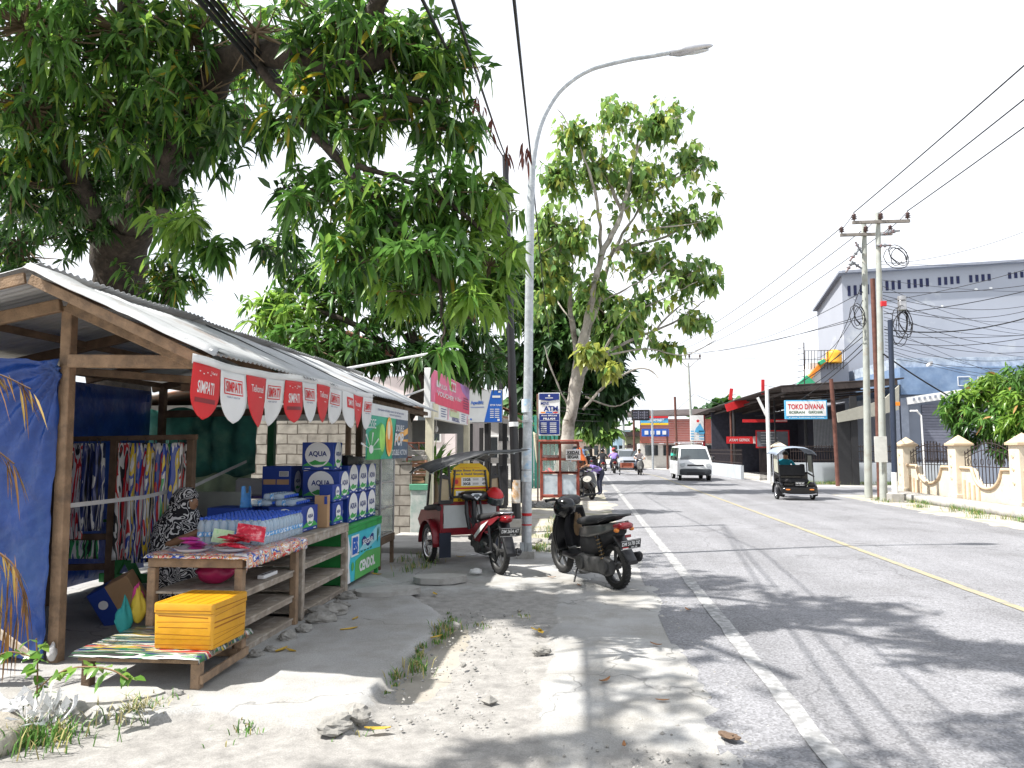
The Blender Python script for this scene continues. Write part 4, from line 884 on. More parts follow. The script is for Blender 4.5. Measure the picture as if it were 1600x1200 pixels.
# ---- three wheeled pedicab with motorcycle rear
beige = mat('window_beige', (.42, .33, .2), .3, .1); hoodm = mat('hood_canvas', (.028, .03, .034), .55, .2, 5, .3, 30, c2=(.09, .09, .09), c2scale=3)
def bike_half(r, body, txt, spec_col):
    """motorcycle rear end: wheel at origin, steering over the cabin back"""
    wheel(r, 0, 0, .285, .075, enginem)
    b = MB().mt(black)
    for s in (-1, 1): b.bar((0, s * .07, .285), (.48, s * .07, .32), .025, .04); b.cyl((.02, s * .10, .30), (-.02 + .1, s * .11, .62), .022, n=10)
    b.bar((.45, 0, .38), (.95, 0, .62), .06, .08); b.bar((.45, 0, .3), (1.05, 0, .36), .05, .06); b.build('frame', parent=r)
    b = MB().mt(enginem); b.shell([(.30, .30, .06, .06), (.36, .31, .11, .12), (.55, .32, .12, .13), (.68, .34, .10, .11), (.80, .36, .07, .07)], 14, 3.2)
    for k in range(7): b.box((.66 + .022 * k, 0, .35), (.008, .17, .15), bev=0)
    b.cyl((.45, .11, .30), (.45, .145, .30), .075, n=16); b.cyl((.56, .12, .33), (.56, .14, .33), .05, n=14); b.build('engine', parent=r)
    b = MB().mt(alu); b.tube([(.35, .15, .22), (.36, .25, .21)], .012, 8); b.tube([(.05, .09, .28), (.3, .09, .22), (.5, .09, .24)], .012, 6); b.build('foot_peg', parent=r)
    b = MB().mt(black); b.tube([(.6, -.10, .3), (.55, -.14, .2), (.2, -.15, .2)], .02, 8); b.cyl((.25, -.155, .21), (-.22, -.165, .30), .042, .05, n=14); b.mt(chrome).cyl((-.22, -.165, .30), (-.26, -.166, .307), .036, n=14); b.mt(blackm).cyl((-.2605, -.166, .307), (-.262, -.166, .3075), .026, n=12); b.build('muffler', parent=r)
    b = MB().mt(black); b.shell([(.62, .54, .05, .06), (.5, .58, .10, .08), (.25, .62, .11, .10), (.0, .67, .09, .07), (-.2, .73, .05, .04)], 16, 3); b.build('under_seat_body', parent=r)
    for s in (1, -1):
        b = MB().mt(body); F = Matrix.Translation((0, s * .118, 0)) @ Matrix.Rotation(R(90), 4, 'X')
        b.prism([(.60, .40), (.66, .52), (.52, .60), (.25, .66), (.0, .71), (-.22, .76), (-.24, .74), (-.05, .65), (.15, .58), (.3, .5), (.42, .36), (.52, .33)], -.012 if s > 0 else .012, F)
        b.mt(spec_col); z = .0145 if s < 0 else -.0145
        b.add([(.52, .40, z), (.56, .44, z), (.3, .6, z), (.05, .685, z), (.2, .59, z)], [(0, 1, 2, 3, 4)], False, F); b.build('side_panel', parent=r)
    b = MB().mt(blackm); b.shell([(.66, .66, .05, .02), (.55, .68, .11, .05), (.3, .70, .125, .055), (.05, .74, .125, .05), (-.12, .775, .09, .035), (-.2, .785, .04, .012)], 16, 2.6); b.build('seat', parent=r)
    b = MB().mt(chrome); b.tube([(.02, .11, .73), (-.15, .12, .78), (-.27, .07, .80), (-.29, 0, .80), (-.27, -.07, .80), (-.15, -.12, .78), (.02, -.11, .73)], .01, 8); b.build('grab_rail', parent=r)
    b = MB().mt(redglass); b.shell([(-.17, .715, .075, .045), (-.26, .72, .07, .05), (-.31, .72, .045, .035), (-.32, .72, .02, .015)], 16, 3); b.build('tail_light', parent=r)
    b = MB().mt(black); b.loft([[(-.14 - .22 * t, y * (.085 - .015 * t), .66 - .33 * t + dz) for y, dz in ((-1, -.01), (-.8, .02), (.8, .02), (1, -.01), (.8, -.022), (-.8, -.022))] for t in (0, .35, .7, 1, 1.12)]); b.build('rear_fender', parent=r)
    plate_(r, txt, '06 27', (-.345, 0, .565), (0, -1, 0), (-.3, 0, 1), .27, .12)
    b = MB().mt(black); b.tube([(.86, 0, .50), (.90, .0, .9)], .035, 10)
    b.shell([(.78, .93, .08, .025), (.82, .945, .19, .06), (.90, .955, .22, .07), (.97, .94, .15, .055), (1.02, .92, .06, .03)], 18, 2.6)
    b.tube([(.80, -.36, .94), (.86, -.2, .95), (.86, .2, .95), (.80, .36, .94)], .014, 8)
    b.tube([(.80, .10, .50), (.84, .13, .72), (.90, .11, .9)], .028, 8); b.tube([(.80, -.08, .5), (.86, -.10, .75), (.9, -.09, .9)], .018, 8)
    for k in range(5): b.tube([(.95, -.1 + .05 * k, .9), (.90 - .02 * k, -.12 + .06 * k, .7), (.75, -.05 + .02 * k, .5)], .006, 5)
    b.build('handlebar', parent=r)
    b = MB().mt(clearlens); F = frame((.785, 0, .945), (0, -1, 0), (.25, 0, 1)); b.poly(F, [(0, -.05), (.085, .03), (.06, .045), (-.06, .045), (-.085, .03)], .004); b.mt(windscreen).poly(F, [(0, -.03), (.045, .02), (.03, .033), (-.03, .033), (-.045, .02)], .006); b.build('speedometer', parent=r)
    for s in (1, -1): bar_end(r, (.82, s * .24, .945), s)
ben = empty('motor_pedicab', (-1.10, 9.70, .0), R(120), 'parked red three-wheeled motor pedicab with dark canvas hood and yellow poster', 'motor pedicab')
bike_half(ben, darkred, 'DM 2634 AT', white)
for s in (1, -1): wheel(ben, 1.36, s * .60, .275, .075, chrome, wire=True)
for s in (1, -1): fender(ben, 1.36, .275, .335, .16, 185, -5, darkred, 'wheel_arch', .006, s * .60)
b = MB().mt(darkred)
b.box((1.47, 0, .42), (.90, 1.06, .04)); b.box((1.04, 0, .47), (.03, 1.06, .06)); b.box((1.04, 0, .845), (.04, 1.08, .04))
for y in (-.525, 0, .525): b.box((1.04, y, .65), (.045, .05 if y else .06, .36))
b.build('cabin_body', parent=ben)
for s in (1, -1):
    b = MB().mt(darkred); F = Matrix.Translation((0, s * .535, 0)) @ Matrix.Rotation(R(90), 4, 'X')
    b.prism([(1.02, .42), (1.9, .42), (2.05, .55), (1.9, .70), (1.5, .74), (1.3, .84), (1.02, .86)], .02, F); b.build('side_panel', parent=ben)
    b = MB().mt(blackm); b.shell([(1.0, .78, .045, .035), (1.1, .80, .05, .04), (1.45, .76, .05, .04), (1.6, .74, .03, .03)], 12, 2.4, y0=s * .585); b.build('arm_rest', parent=ben)
    b = MB().mt(mat('mud_flap', (.012, .018, .035), .5, .1)); b.box((1.0, s * .47, .27), (.008, .21, .34)); b.build('mud_flap', parent=ben)
    b = MB().mt(black)
    b.bar((1.55, s * .57, .78), (1.45, s * .55, 1.42), .045, .03, up=(0, 1, 0)); b.build('hood_post', parent=ben); b = MB().mt(black)
    for (p, q) in (((1.02, s * .57, .84), (1.05, s * .52, 1.40)), ((1.02, s * .36, .84), (1.05, s * .40, 1.40))): b.bar(p, q, .045, .03, up=(0, 1, 0))
    b.bar((1.02, s * .36, .86), (1.02, s * .57, .86), .04, .05); b.bar((1.03, s * .39, 1.2), (1.03, s * .55, 1.22), .03, .05)
    b.build('window_frame', parent=ben); b = MB().mt(black); b.bar((1.02, s * .34, .84), (1.05, s * .28, 1.30), .03, .03, up=(0, 1, 0)); b.build('hood_strut', parent=ben)
    b = MB().mt(beige); b.add([(1.035, s * .385, .89), (1.035, s * .55, .89), (1.045, s * .53, 1.19), (1.045, s * .41, 1.19)], [(0, 1, 2, 3)] if s < 0 else [(3, 2, 1, 0)]); b.build('window_pane', parent=ben)
pan = mat('grey_panel', (.52, .54, .54), .35, .12, 4)
for y in (-.265, .265): b = MB().mt(pan); b.box((1.035, y, .65), (.012, .44, .33)); b.build('back_panel', parent=ben)
b = MB().mt(blackm); b.shell([(1.08, .58, .48, .05), (1.15, .60, .50, .07), (1.5, .60, .50, .06), (1.58, .58, .48, .03)], 16, 4); b.build('passenger_seat', parent=ben)
F = frame((1.05, 0, .80), (0, -1, 0), (0, 0, 1)); b = MB().mt(yellow)
b.prism([(-.36, 0), (.36, 0), (.36, .46), (.30, .54), (.18, .60), (-.18, .60), (-.30, .54), (-.36, .46)], .004, F)
b.mt(redv).text(F, 'Makin Besar Kuotanya', 0, .535, .36, .02, .002)
b.mt(navy).text(F, 'Makin Besar Kuotanya', .0, .495, .62, .04, .002, .02); b.text(F, 'Puas & Stabil Sinyalnya', .0, .445, .62, .04, .002, .02)
b.mt(white).rect(F, -.16, .28, .32, .40, .002); b.mt(orange).rect(F, -.34, .28, -.17, .40, .002); b.mt(red).disc(F, -.25, .34, .035, .035, .004); b.rect(F, -.36, .235, .36, .26, .002)
b.mt(black).text(F, '15GB', -.06, .37, .14, .042, .004, .04); b.text(F, '30GB', -.06, .31, .14, .042, .004, .04); b.text(F, '39', .26, .37, .07, .035, .004, .03); b.text(F, '49', .26, .31, .07, .035, .004, .03)
for q in (.375, .36, .315, .30): b.rect(F, .05, q, .16, q + .006, .004)
b.mt(white).rect(F, -.26, .12, .1, .21, .002); b.mt(black).text(F, '8 GB', -.15, .165, .13, .045, .004, .04); b.rect(F, -.03, .16, .08, .168, .004); b.mt(redv).rect(F, -.36, 0, .36, .06, .002); b.mt(black).text(F, '25 GB', -.15, .09, .15, .035, .004, .03)
b.build('poster', parent=ben)
def hood(u, v):
    y = .62 - 1.20 * u; xr = .95 - .66 * u ** 1.2; x = xr + (2.0 - xr) * v
    q = max(0, (y + .12) / .84)
    z = 1.575 - .24 * q ** 1.7 - .13 * q * (1 - v) ** 1.5 + .02 * math.sin(v * PI) - .14 * v ** 3 - .05 * max(0, (-.35 - y) / .25) ** 2 * v + .012 * fbm(u * 5, v * 5) - .02 * math.sin(PI * u) * (1 - v) + .03 * max(0, u - .8) * 5 * (1 - v)
    return (x, y, z)
b = MB().mt(hoodm); b.sheet(hood, 36, 24, .006); b.build('hood', parent=ben)
b = MB().mt(steel)
for v in (.04, .3, .6, .95): b.tube([V(hood(u / 14, v)) - V((0, 0, .018)) for u in range(15)], .009, 6)
for u in (.03, .3, .6, .85): b.tube([V(hood(u, v / 10)) - V((0, 0, .028)) for v in range(11)], .009, 6)
b.build('hood_rib', parent=ben)
for o in kids(ben):
    n = o.name.split('.')[0]
    if n in ('cabin_body', 'side_panel', 'arm_rest', 'mud_flap', 'window_frame', 'hood_strut', 'hood_post', 'window_pane', 'back_panel', 'passenger_seat', 'poster', 'wheel_arch'):
        if n == 'side_panel' and max(abs(v.co.y) for v in o.data.vertices) < .2: continue
        for v in o.data.vertices: v.co.y *= .82
    if n == 'wheel' and o.location.x > .5: o.location.y *= .82
hl = helmet((-1.27, 10.60, .93), 0, red, 'red helmet hung on the right handlebar of the parked pedicab', rot=(0, R(20), R(-60)))
# ================================================================== trees and plants
CAMM = co.matrix_world.copy() if False else (Matrix.Translation((0, 0, 1.6)) @ Euler((R(90) + math.atan(102 / 1164), 0, R(5.5))).to_matrix().to_4x4())
def at(px, py, Y):
    """measured point: photo pixel at road distance Y"""
    d = CAMM.to_3x3() @ V(((px - 800) / 1164, (600 - py) / 1164, -1)); return V((0, 0, 1.6)) + d * (Y / d.y)
def leafmat(name, c, tr=.3, rough=.29, var=.35):
    return mat(name, c, rough, var, 3., spec=.55, trans=tr)
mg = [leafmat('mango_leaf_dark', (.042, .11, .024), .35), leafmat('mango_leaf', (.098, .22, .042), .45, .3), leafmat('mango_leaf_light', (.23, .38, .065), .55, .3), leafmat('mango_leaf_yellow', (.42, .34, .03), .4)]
hl_ = [leafmat('heart_leaf_dark', (.13, .25, .07), .45), leafmat('heart_leaf', (.26, .40, .10), .5), leafmat('heart_leaf_yellow', (.36, .40, .08), .45)]
fg = [leafmat('far_leaf_dark', (.030, .08, .024), .3, .5), leafmat('far_leaf', (.065, .15, .035), .35, .5), leafmat('far_leaf_light', (.15, .27, .05), .4, .5)]
dryred = leafmat('dry_leaf', (.16, .05, .035), .2, .7); bark = mat('mango_bark', (.035, .027, .021), .9, .4, 12, .8, 25, c2=(.09, .07, .055), c2scale=9)
barkp = mat('pale_bark', (.36, .335, .30), .9, .25, 3, .6, 12, c2=(.12, .10, .08), c2at=.58, c2scale=2.2)
twigm = mat('twig', (.15, .11, .07), .9, .2)
def leaves(cl, mats, prob, nl, L, W, droop, tmpl=((.3, .65), (.95, .8)), spread=(35, 115), fold=.25, seed=1, petiole=.0):
    """cl: list of (pos, dir, scale). returns numpy verts, loops for many leaves"""
    r = np.random.default_rng(seed); C = np.array([list(c[0]) for c in cl]); D = np.array([list(V(c[1]).normalized()) for c in cl]); S = np.array([c[2] for c in cl]); PB_ = [c[3] if len(c) > 3 else None for c in cl]
    n = len(cl); idx = np.repeat(np.arange(n), nl); N = len(idx)
    d = D[idx]; rad = r.normal(size=(N, 3)); rad -= d * (rad * d).sum(1, keepdims=True); rad /= np.linalg.norm(rad, axis=1, keepdims=True)
    al = np.radians(r.uniform(*spread, N))[:, None]; a = d * np.cos(al) + rad * np.sin(al); a[:, 2] -= droop * .6; a /= np.linalg.norm(a, axis=1, keepdims=True)
    up = np.array([0, 0, 1.]) + r.normal(size=(N, 3)) * .45; s = np.cross(a, up); s /= np.linalg.norm(s, axis=1, keepdims=True); nn = np.cross(s, a)
    ln = (L * r.uniform(.65, 1.2, N) * S[idx])[:, None]; wd = (W * r.uniform(.8, 1.2, N) * S[idx])[:, None]
    base = C[idx] + d * (r.uniform(-.10, .06, N) * S[idx])[:, None] + a * petiole
    dr = np.array([0, 0, -1.]) * droop * r.uniform(.4, 1.3, N)[:, None]
    def P(t, w_): return base + a * ln * t + s * wd * w_ + nn * wd * abs(w_) * fold + dr * ln * t * t
    (t1, t2), (w1, w2) = tmpl
    pts = np.stack([P(0, 0), P(t1, -w1), P(t1, 0), P(t1, w1), P(t2, -w2), P(t2, 0), P(t2, w2), P(1, 0)], 1)
    mi = r.choice(len(mats), N, p=prob)
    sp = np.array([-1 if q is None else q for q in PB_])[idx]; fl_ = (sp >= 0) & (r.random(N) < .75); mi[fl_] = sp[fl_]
    return pts, mi
FT = [(0, 2, 1), (0, 3, 2), (1, 2, 5, 4), (2, 3, 6, 5), (4, 5, 7), (5, 6, 7)]
def leaf_obj(name, packs, mats, parent=None, **k):
    pts = np.concatenate([p for p, _ in packs]); mi = np.concatenate([m for _, m in packs]); N = len(pts)
    if parent: pts = pts - np.array(parent.location)
    me = bpy.data.meshes.new(name); me.vertices.add(N * 8); me.vertices.foreach_set('co', pts.reshape(-1).astype(np.float32))
    lp = np.array([i for f in FT for i in f]); ls = len(lp); me.loops.add(N * ls)
    me.loops.foreach_set('vertex_index', (lp[None, :] + 8 * np.arange(N)[:, None]).reshape(-1).astype(np.int32))
    st_ = np.cumsum([0] + [len(f) for f in FT])[:-1]; tot = np.array([len(f) for f in FT]); me.polygons.add(N * 6)
    me.polygons.foreach_set('loop_start', (st_[None, :] + ls * np.arange(N)[:, None]).reshape(-1).astype(np.int32))
    me.polygons.foreach_set('loop_total', np.tile(tot, N).astype(np.int32)) if False else None
    for m in mats: me.materials.append(m)
    me.polygons.foreach_set('material_index', np.repeat(mi, 6).astype(np.int32)); me.polygons.foreach_set('use_smooth', np.ones(N * 6, bool)); me.update(calc_edges=True); me.validate()
    o = bpy.data.objects.new(name, me); col.objects.link(o)
    if parent: o.parent = parent
    return tag(o, k.get('label'), k.get('cat'), k.get('group'), k.get('kind'))
def blob(c, r, n, cl, tw, rr, scale=1., shell=.45, spec=None, updir=.1, clusterdrop=0):
    c = V(c); r = r if hasattr(r, '__len__') else (r, r, r)
    for i in range(n):
        d = V((rr.gauss(0, 1), rr.gauss(0, 1), rr.gauss(0, 1))).normalized(); q = (shell + (1 - shell) * rr.random()) * (1.12 if rr.random() < .2 else 1)
        p = c + V((d.x * r[0], d.y * r[1], d.z * r[2])) * q
        dd = d * .7 + V((rr.uniform(-.6, .6), rr.uniform(-.6, .6), rr.uniform(-.3, .5) + updir)); s = scale * rr.uniform(.8, 1.2)
        cl.append((p, dd, s, spec) if spec is not None else (p, dd, s))
        if tw is not None and rr.random() < .55:
            m = c + (p - c) * .5 + V((rr.uniform(-.08, .08), rr.uniform(-.08, .08), rr.uniform(-.1, .02))) * max(r)
            tw.tube([c + (p - c) * .05, m, p], [.018 * max(r) + .004, .009 * max(r) + .003, .004], 5, False)
def limb(b, pts, r0, r1, n=10, wob=.04):
    """smooth tapered limb through control points"""
    P = [V(p) for p in pts]; out = []
    for i in range(len(P) - 1):
        p0 = P[max(i - 1, 0)]; p1 = P[i]; p2 = P[i + 1]; p3 = P[min(i + 2, len(P) - 1)]
        for k in range(6):
            t = k / 6; out.append(.5 * (2 * p1 + (p2 - p0) * t + (2 * p0 - 5 * p1 + 4 * p2 - p3) * t * t + (3 * p1 - p0 - 3 * p2 + p3) * t ** 3))
    out.append(P[-1]); M = len(out) - 1
    rad = [(r0 + (r1 - r0) * (i / M) ** .8) * (1 + 1.6 * wob * fbm(i * .7, r0 * 9)) for i in range(M + 1)]
    out = [p + V((fbm(i * .4, p.z), fbm(p.x, i * .4 + 5), 0)) * wob * .6 * (0 < i < M) for i, p in enumerate(out)]
    b.tube(out, rad, n)
def knots(b, amp, seed=0):
    b.v = [tuple(V(v) * 1 + V((fbm(v[0] * 5 + seed, v[1] * 5, v[2] * 1.4), fbm(v[0] * 5, v[1] * 5 + 9 + seed, v[2] * 1.4), 0)) * amp) for v in b.v]
rr = random.Random(3)
# --- the big mango tree over the stall
t1 = empty('mango_tree', (-6.6, 10.3, 0), 0, 'big dark mango tree behind the stall, its crown overhanging the pavement', 'tree')
b = PB(t1, bark)
limb(b, [at(185, 745, 10.3) * 1, at(185, 600, 10.3), at(186, 470, 10.2), at(188, 390, 10.0), at(205, 340, 9.6)], .44, .34, 16, .05)
FK = at(200, 350, 9.7)
limb(b, [at(180, 420, 10.1), at(150, 350, 9.6), at(130, 300, 8.0), at(90, 200, 7.6), at(60, 60, 7)], .2, .06)
limb(b, [FK, at(260, 260, 7.7), at(310, 180, 7.3), at(350, 100, 7.0), at(430, 85, 6.6), at(540, 110, 6.3), at(610, 80, 6.3)], .24, .08, 12)
limb(b, [at(540, 108, 6.35), at(565, 50, 6.2), at(620, -40, 6.0), (-.6, 5, 6.2), (.4, 4.2, 6.4)], .11, .04)
limb(b, [at(400, 90, 6.7), at(470, 170, 6.4), at(560, 150, 6.3), at(690, 160, 6.3)], .06, .02)
limb(b, [at(440, 150, 6.5), at(520, 240, 6.3), at(600, 330, 6.1), at(680, 440, 6.0)], .045, .015)
limb(b, [at(560, 260, 6.2), at(680, 300, 6.2), at(770, 380, 6.4)], .03, .012); limb(b, [at(680, 438, 6.0), at(690, 490, 5.8), at(690, 545, 5.6)], .014, .006, 6)
limb(b, [FK, (-5.0, 7.5, 6.2), (-4.2, 6.2, 7.4), (-3, 4, 7.6)], .2, .05); limb(b, [FK, (-5.3, 8.6, 6.2), (-4.4, 9.4, 7.2)], .16, .05); limb(b, [(-4.7, 7, 6.6), (-3, 7, 7.2), (-2, 6.2, 7.4)], .1, .04); limb(b, [FK, at(250, 330, 7.4), at(290, 350, 6.7)], .05, .015)
knots(b, .05); b.build('trunk', parent=t1)
cl = []; tw = PB(t1, twigm)
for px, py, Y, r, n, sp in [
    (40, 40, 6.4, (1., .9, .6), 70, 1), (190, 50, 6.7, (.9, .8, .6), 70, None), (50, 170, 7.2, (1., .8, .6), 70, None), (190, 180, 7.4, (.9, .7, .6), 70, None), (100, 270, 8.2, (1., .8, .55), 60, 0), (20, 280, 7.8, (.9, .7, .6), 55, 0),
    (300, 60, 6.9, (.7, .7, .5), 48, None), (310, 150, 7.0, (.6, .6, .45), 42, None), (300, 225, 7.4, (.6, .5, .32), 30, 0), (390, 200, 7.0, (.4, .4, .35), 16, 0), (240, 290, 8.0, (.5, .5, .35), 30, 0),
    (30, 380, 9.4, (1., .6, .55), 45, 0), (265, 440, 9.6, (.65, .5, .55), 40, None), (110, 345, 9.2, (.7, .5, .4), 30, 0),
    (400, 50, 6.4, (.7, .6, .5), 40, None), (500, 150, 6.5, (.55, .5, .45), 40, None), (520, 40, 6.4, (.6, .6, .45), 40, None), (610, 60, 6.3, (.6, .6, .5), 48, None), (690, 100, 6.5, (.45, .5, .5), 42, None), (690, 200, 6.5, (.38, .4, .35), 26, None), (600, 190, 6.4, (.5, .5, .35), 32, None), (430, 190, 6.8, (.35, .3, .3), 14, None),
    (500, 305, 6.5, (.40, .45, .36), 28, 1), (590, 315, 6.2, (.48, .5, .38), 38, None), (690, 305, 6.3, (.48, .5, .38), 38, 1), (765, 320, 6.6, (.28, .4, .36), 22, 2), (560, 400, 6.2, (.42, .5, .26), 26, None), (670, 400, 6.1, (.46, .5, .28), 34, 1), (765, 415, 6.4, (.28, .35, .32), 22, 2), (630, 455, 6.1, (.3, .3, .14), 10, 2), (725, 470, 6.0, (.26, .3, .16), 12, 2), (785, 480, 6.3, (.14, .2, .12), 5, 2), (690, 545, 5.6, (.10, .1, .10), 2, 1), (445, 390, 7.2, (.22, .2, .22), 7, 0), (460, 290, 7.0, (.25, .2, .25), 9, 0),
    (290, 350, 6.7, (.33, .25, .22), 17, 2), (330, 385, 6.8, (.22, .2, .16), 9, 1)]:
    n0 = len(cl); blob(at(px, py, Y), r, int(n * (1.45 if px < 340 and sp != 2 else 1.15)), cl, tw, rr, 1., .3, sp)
for c, r, n in [((.4, 3.6, 6.4), (1.3, 1.1, .6), 60), ((-.9, 4.9, 6.9), (.9, .8, .5), 42), ((-1.9, 6.3, 7.5), (1., .9, .5), 46), ((-3.4, 7.6, 7.8), (1.2, 1., .5), 55), ((-5.2, 6.2, 8.2), (1.3, 1.2, .6), 55), ((-4.3, 9.6, 7.2), (1.2, 1., .6), 55), ((-4.4, 2.5, 6.5), (.7, .4, .3), 10), ((-1.0, 3.1, 6.4), (1.0, .6, .4), 32), ((-3.7, 3.9, 6.9), (1.0, 1.2, .4), 13), ((-10, 8.5, 7), (1.5, 1.5, .8), 50), ((-9.5, 11, 7.2), (1.6, 1.4, .8), 50), ((-8.3, 7, 7.4), (1.2, 1.2, .7), 36), ((1.3, 2.4, 6.2), (1., .7, .5), 32), ((-6, 10.5, 7), (1.2, 1, .7), 45), ((-6.8, 6.5, 7.2), (1, 1, .7), 40), ((-2.9, 2.6, 6.5), (.9, .5, .35), 18), ((-4.1, 2.9, 6.7), (.8, .4, .3), 9)]:
    blob(c, r, int(n * 1.7), cl, None, rr, 1.2, .2)  # unseen part of the crown, blobs added for the shade they cast
def clear_of_bundle(c):
    """twigs were cut back around the cable bundle"""
    p = c[0]; d = math.hypot(p.x + 3.14 * (1 if p.y > 3 else 1), p.z - 5.4); return d > .55
cl = [c for c in cl if clear_of_bundle(c)]
tw.build('branches', parent=t1)
leaf_obj('crown', [leaves(cl, mg, [.27, .48, .225, .025], 12, .195, .023, .5, seed=2)], mg, t1)
# drooping dead leaf tufts at the crown edge
cl2 = [(at(px, py, 7.0), (0, 0, -1), 1.) for px, py in ((745, 163), (756, 180), (738, 192), (793, 240), (817, 236), (825, 240), (768, 197))]
leaf_obj('dry_leaves', [leaves(cl2, [dryred], [1.], 6, .13, .014, .7, seed=4, spread=(10, 60))], [dryred], t1)
# --- tall sparse roadside tree with pale trunk
t2 = empty('roadside_tree', (-.95, 27, 0), 0, 'tall pale-trunked roadside tree with sparse heart-shaped leaves', 'tree')
A = lambda px, py, dy=0: at(px, py, 27 + dy)
b = PB(t2, barkp)
limb(b, [(-.98, 27, -.1), A(884, 700), A(893, 640), A(903, 580), A(906, 545)], .27, .20, 14, .06)
limb(b, [A(904, 560), A(922, 480, -.3), A(940, 400, -.4), A(972, 330), A(990, 250, .3), A(1010, 180, .5)], .17, .03)
limb(b, [A(912, 540), A(935, 470, .5), A(960, 390, .8), A(1005, 320, 1), A(1060, 270, 1.4)], .14, .03)
limb(b, [A(902, 560), A(893, 500, .2), A(886, 430), A(868, 370, -.5), A(850, 320, -1)], .14, .03); limb(b, [A(905, 590), A(935, 560, .5), A(990, 530, 1), A(1060, 500, 1), A(1100, 470, 1)], .09, .02)
limb(b, [A(940, 400), A(930, 300, -1), A(905, 230, -1.3)], .08, .02); limb(b, [A(972, 330), A(940, 250, .6), A(950, 180, .8)], .07, .02); limb(b, [A(960, 390), A(1040, 370, 1.5), A(1110, 330, 1.5)], .08, .02); limb(b, [A(910, 640), A(950, 600, -.6), A(1000, 575, -.8), A(1030, 590, -1)], .06, .02); limb(b, [A(893, 640), A(870, 600, -.3), A(850, 540, -.4)], .05, .015)
for P_ in (((935, 560), (975, 500), (1040, 465), (1090, 440)), ((950, 555), (1010, 545), (1070, 555), (1120, 530)), ((960, 390), (1010, 360), (1080, 350), (1130, 335)), ((940, 470), (1000, 440), (1060, 400)), ((972, 330), (1030, 290), (1095, 260), (1110, 230)), ((990, 240), (1020, 200), (1040, 150)), ((905, 230), (885, 190), (870, 170)), ((915, 620), (960, 635), (1000, 615)), ((886, 430), (905, 380), (900, 320)), ((1010, 530), (1060, 480), (1085, 470)), ((893, 500), (870, 470), (848, 430)), ((930, 580), (960, 520), (985, 490))): limb(b, [A(*q, U(-.6, 1.2)) for q in P_], .045, .010, 6)
knots(b, .06); b.build('trunk', parent=t2)
cl = []; tw = PB(t2, mat('pale_twig', (.26, .22, .16), .9, .2)); rr = random.Random(8)
for px, py, dy, r, n in [(960, 175, .5, (.7, 1.2, .6), 16), (1030, 190, .5, (1.1, 1.2, .7), 34), (1075, 250, 1, (.8, 1, .6), 24), (900, 210, -1, (1., 1, .6), 22), (870, 270, -1, (.8, 1., .8), 24), (930, 260, 0, (1.2, 1.4, .8), 36), (1000, 280, .6, (1.2, 1.4, .9), 40), (860, 350, -.8, (.7, .9, .7), 22), (900, 370, -.8, (.6, .9, .7), 18), (1060, 340, 1.3, (1.2, 1.2, .6), 24), (1110, 350, 1.5, (.5, .6, .5), 6), (1010, 400, 1, (1.2, 1.2, .7), 24), (1070, 430, 1, (1.2, 1, .8), 24), (870, 430, -.6, (.7, .9, .8), 22), (930, 450, 0, (.6, 1., .6), 10), (1000, 480, 1, (1.1, 1, .6), 20), (1080, 500, 1, (.7, .8, .5), 12), (920, 550, -1.2, (.6, .5, .35), 20), (955, 575, -1.2, (.4, .5, .3), 8), (1040, 540, 1, (.8, .8, .5), 10), (1110, 440, 1, (.5, .5, .5), 6), (850, 480, -.5, (.5, .8, .7), 14), (1120, 300, 1.5, (.2, .2, .2), 2), (845, 400, -1, (.4, .6, .6), 10)]:
    blob(A(px, py, dy), (r[0] * 1.12, r[1], r[2] * 1.15), int(n * 3.4), cl, tw, rr, .85, .0, 2 if (py > 540 and px < 960) else None)
for i in range(190):      # thin spread of leaf sprays filling the crown between the limbs
    a = rr.uniform(0, 6.283); q = rr.random() ** .55; px = 985 + 140 * q * math.cos(a); py = 345 + 200 * q * math.sin(a)
    if px > 1060 and py < 215 or px < 875 and py > 480: continue
    c = A(px, py, rr.uniform(-1.3, 1.5)); cl.append((c, (rr.uniform(-1, 1), rr.uniform(-1, 1), rr.uniform(-.6, .5)), rr.uniform(.7, 1.05)))
    if i % 2 == 0:
        d = V((rr.uniform(-.7, .7), rr.uniform(-.5, .5), rr.uniform(-.9, -.2))); tw.tube([c + d, c + d * .5 + V((rr.uniform(-.1, .1), 0, rr.uniform(-.1, .1))), c], [.014, .010, .005], 4, False)
tw.build('branches', parent=t2)
leaf_obj('crown', [leaves(cl, hl_, [.38, .47, .15], 4, .30, .125, .8, ((.2, .58), (.95, .75)), (50, 130), .18, 5, .08)], hl_, t2)
# --- mango tree in the middle distance behind the stall roof
def bushy(name, label, base, trunk, blobs, mats, prob, nl, L, W, seed, bm=bark, droop=.45, scale=1.3, tmpl=((.3, .65), (.95, .8)), r0=.25, cat='tree', group=None):
    t = empty(name, base, 0, label, cat, group); b = PB(t, bm)
    for path, ra, rb in trunk: limb(b, path, ra, rb, 10, .05)
    knots(b, .04); b.build('trunk', parent=t); cl = []; rr = random.Random(seed); tw = PB(t, twigm)
    tp = [V(p) for path, *_ in trunk for p in path[1:]]; ch = []
    for c, *_ in blobs:
        c = V(c); p = min(tp + ch, key=lambda q: (q - c).length); tw.tube([p, (p + c) / 2 + V((0, 0, -.06)), c], [.05, .04, .028], 5); ch.append(c)
    for c, r, n, *sp in blobs: blob(c, r, n, cl, tw, rr, scale, .35, sp[0] if sp else None)
    tw.build('branches', parent=t); leaf_obj('crown', [leaves(cl, mats, prob, nl, L, W, droop, tmpl, seed=seed)], mats, t); return t
B = lambda px, py, Y: at(px, py, Y)
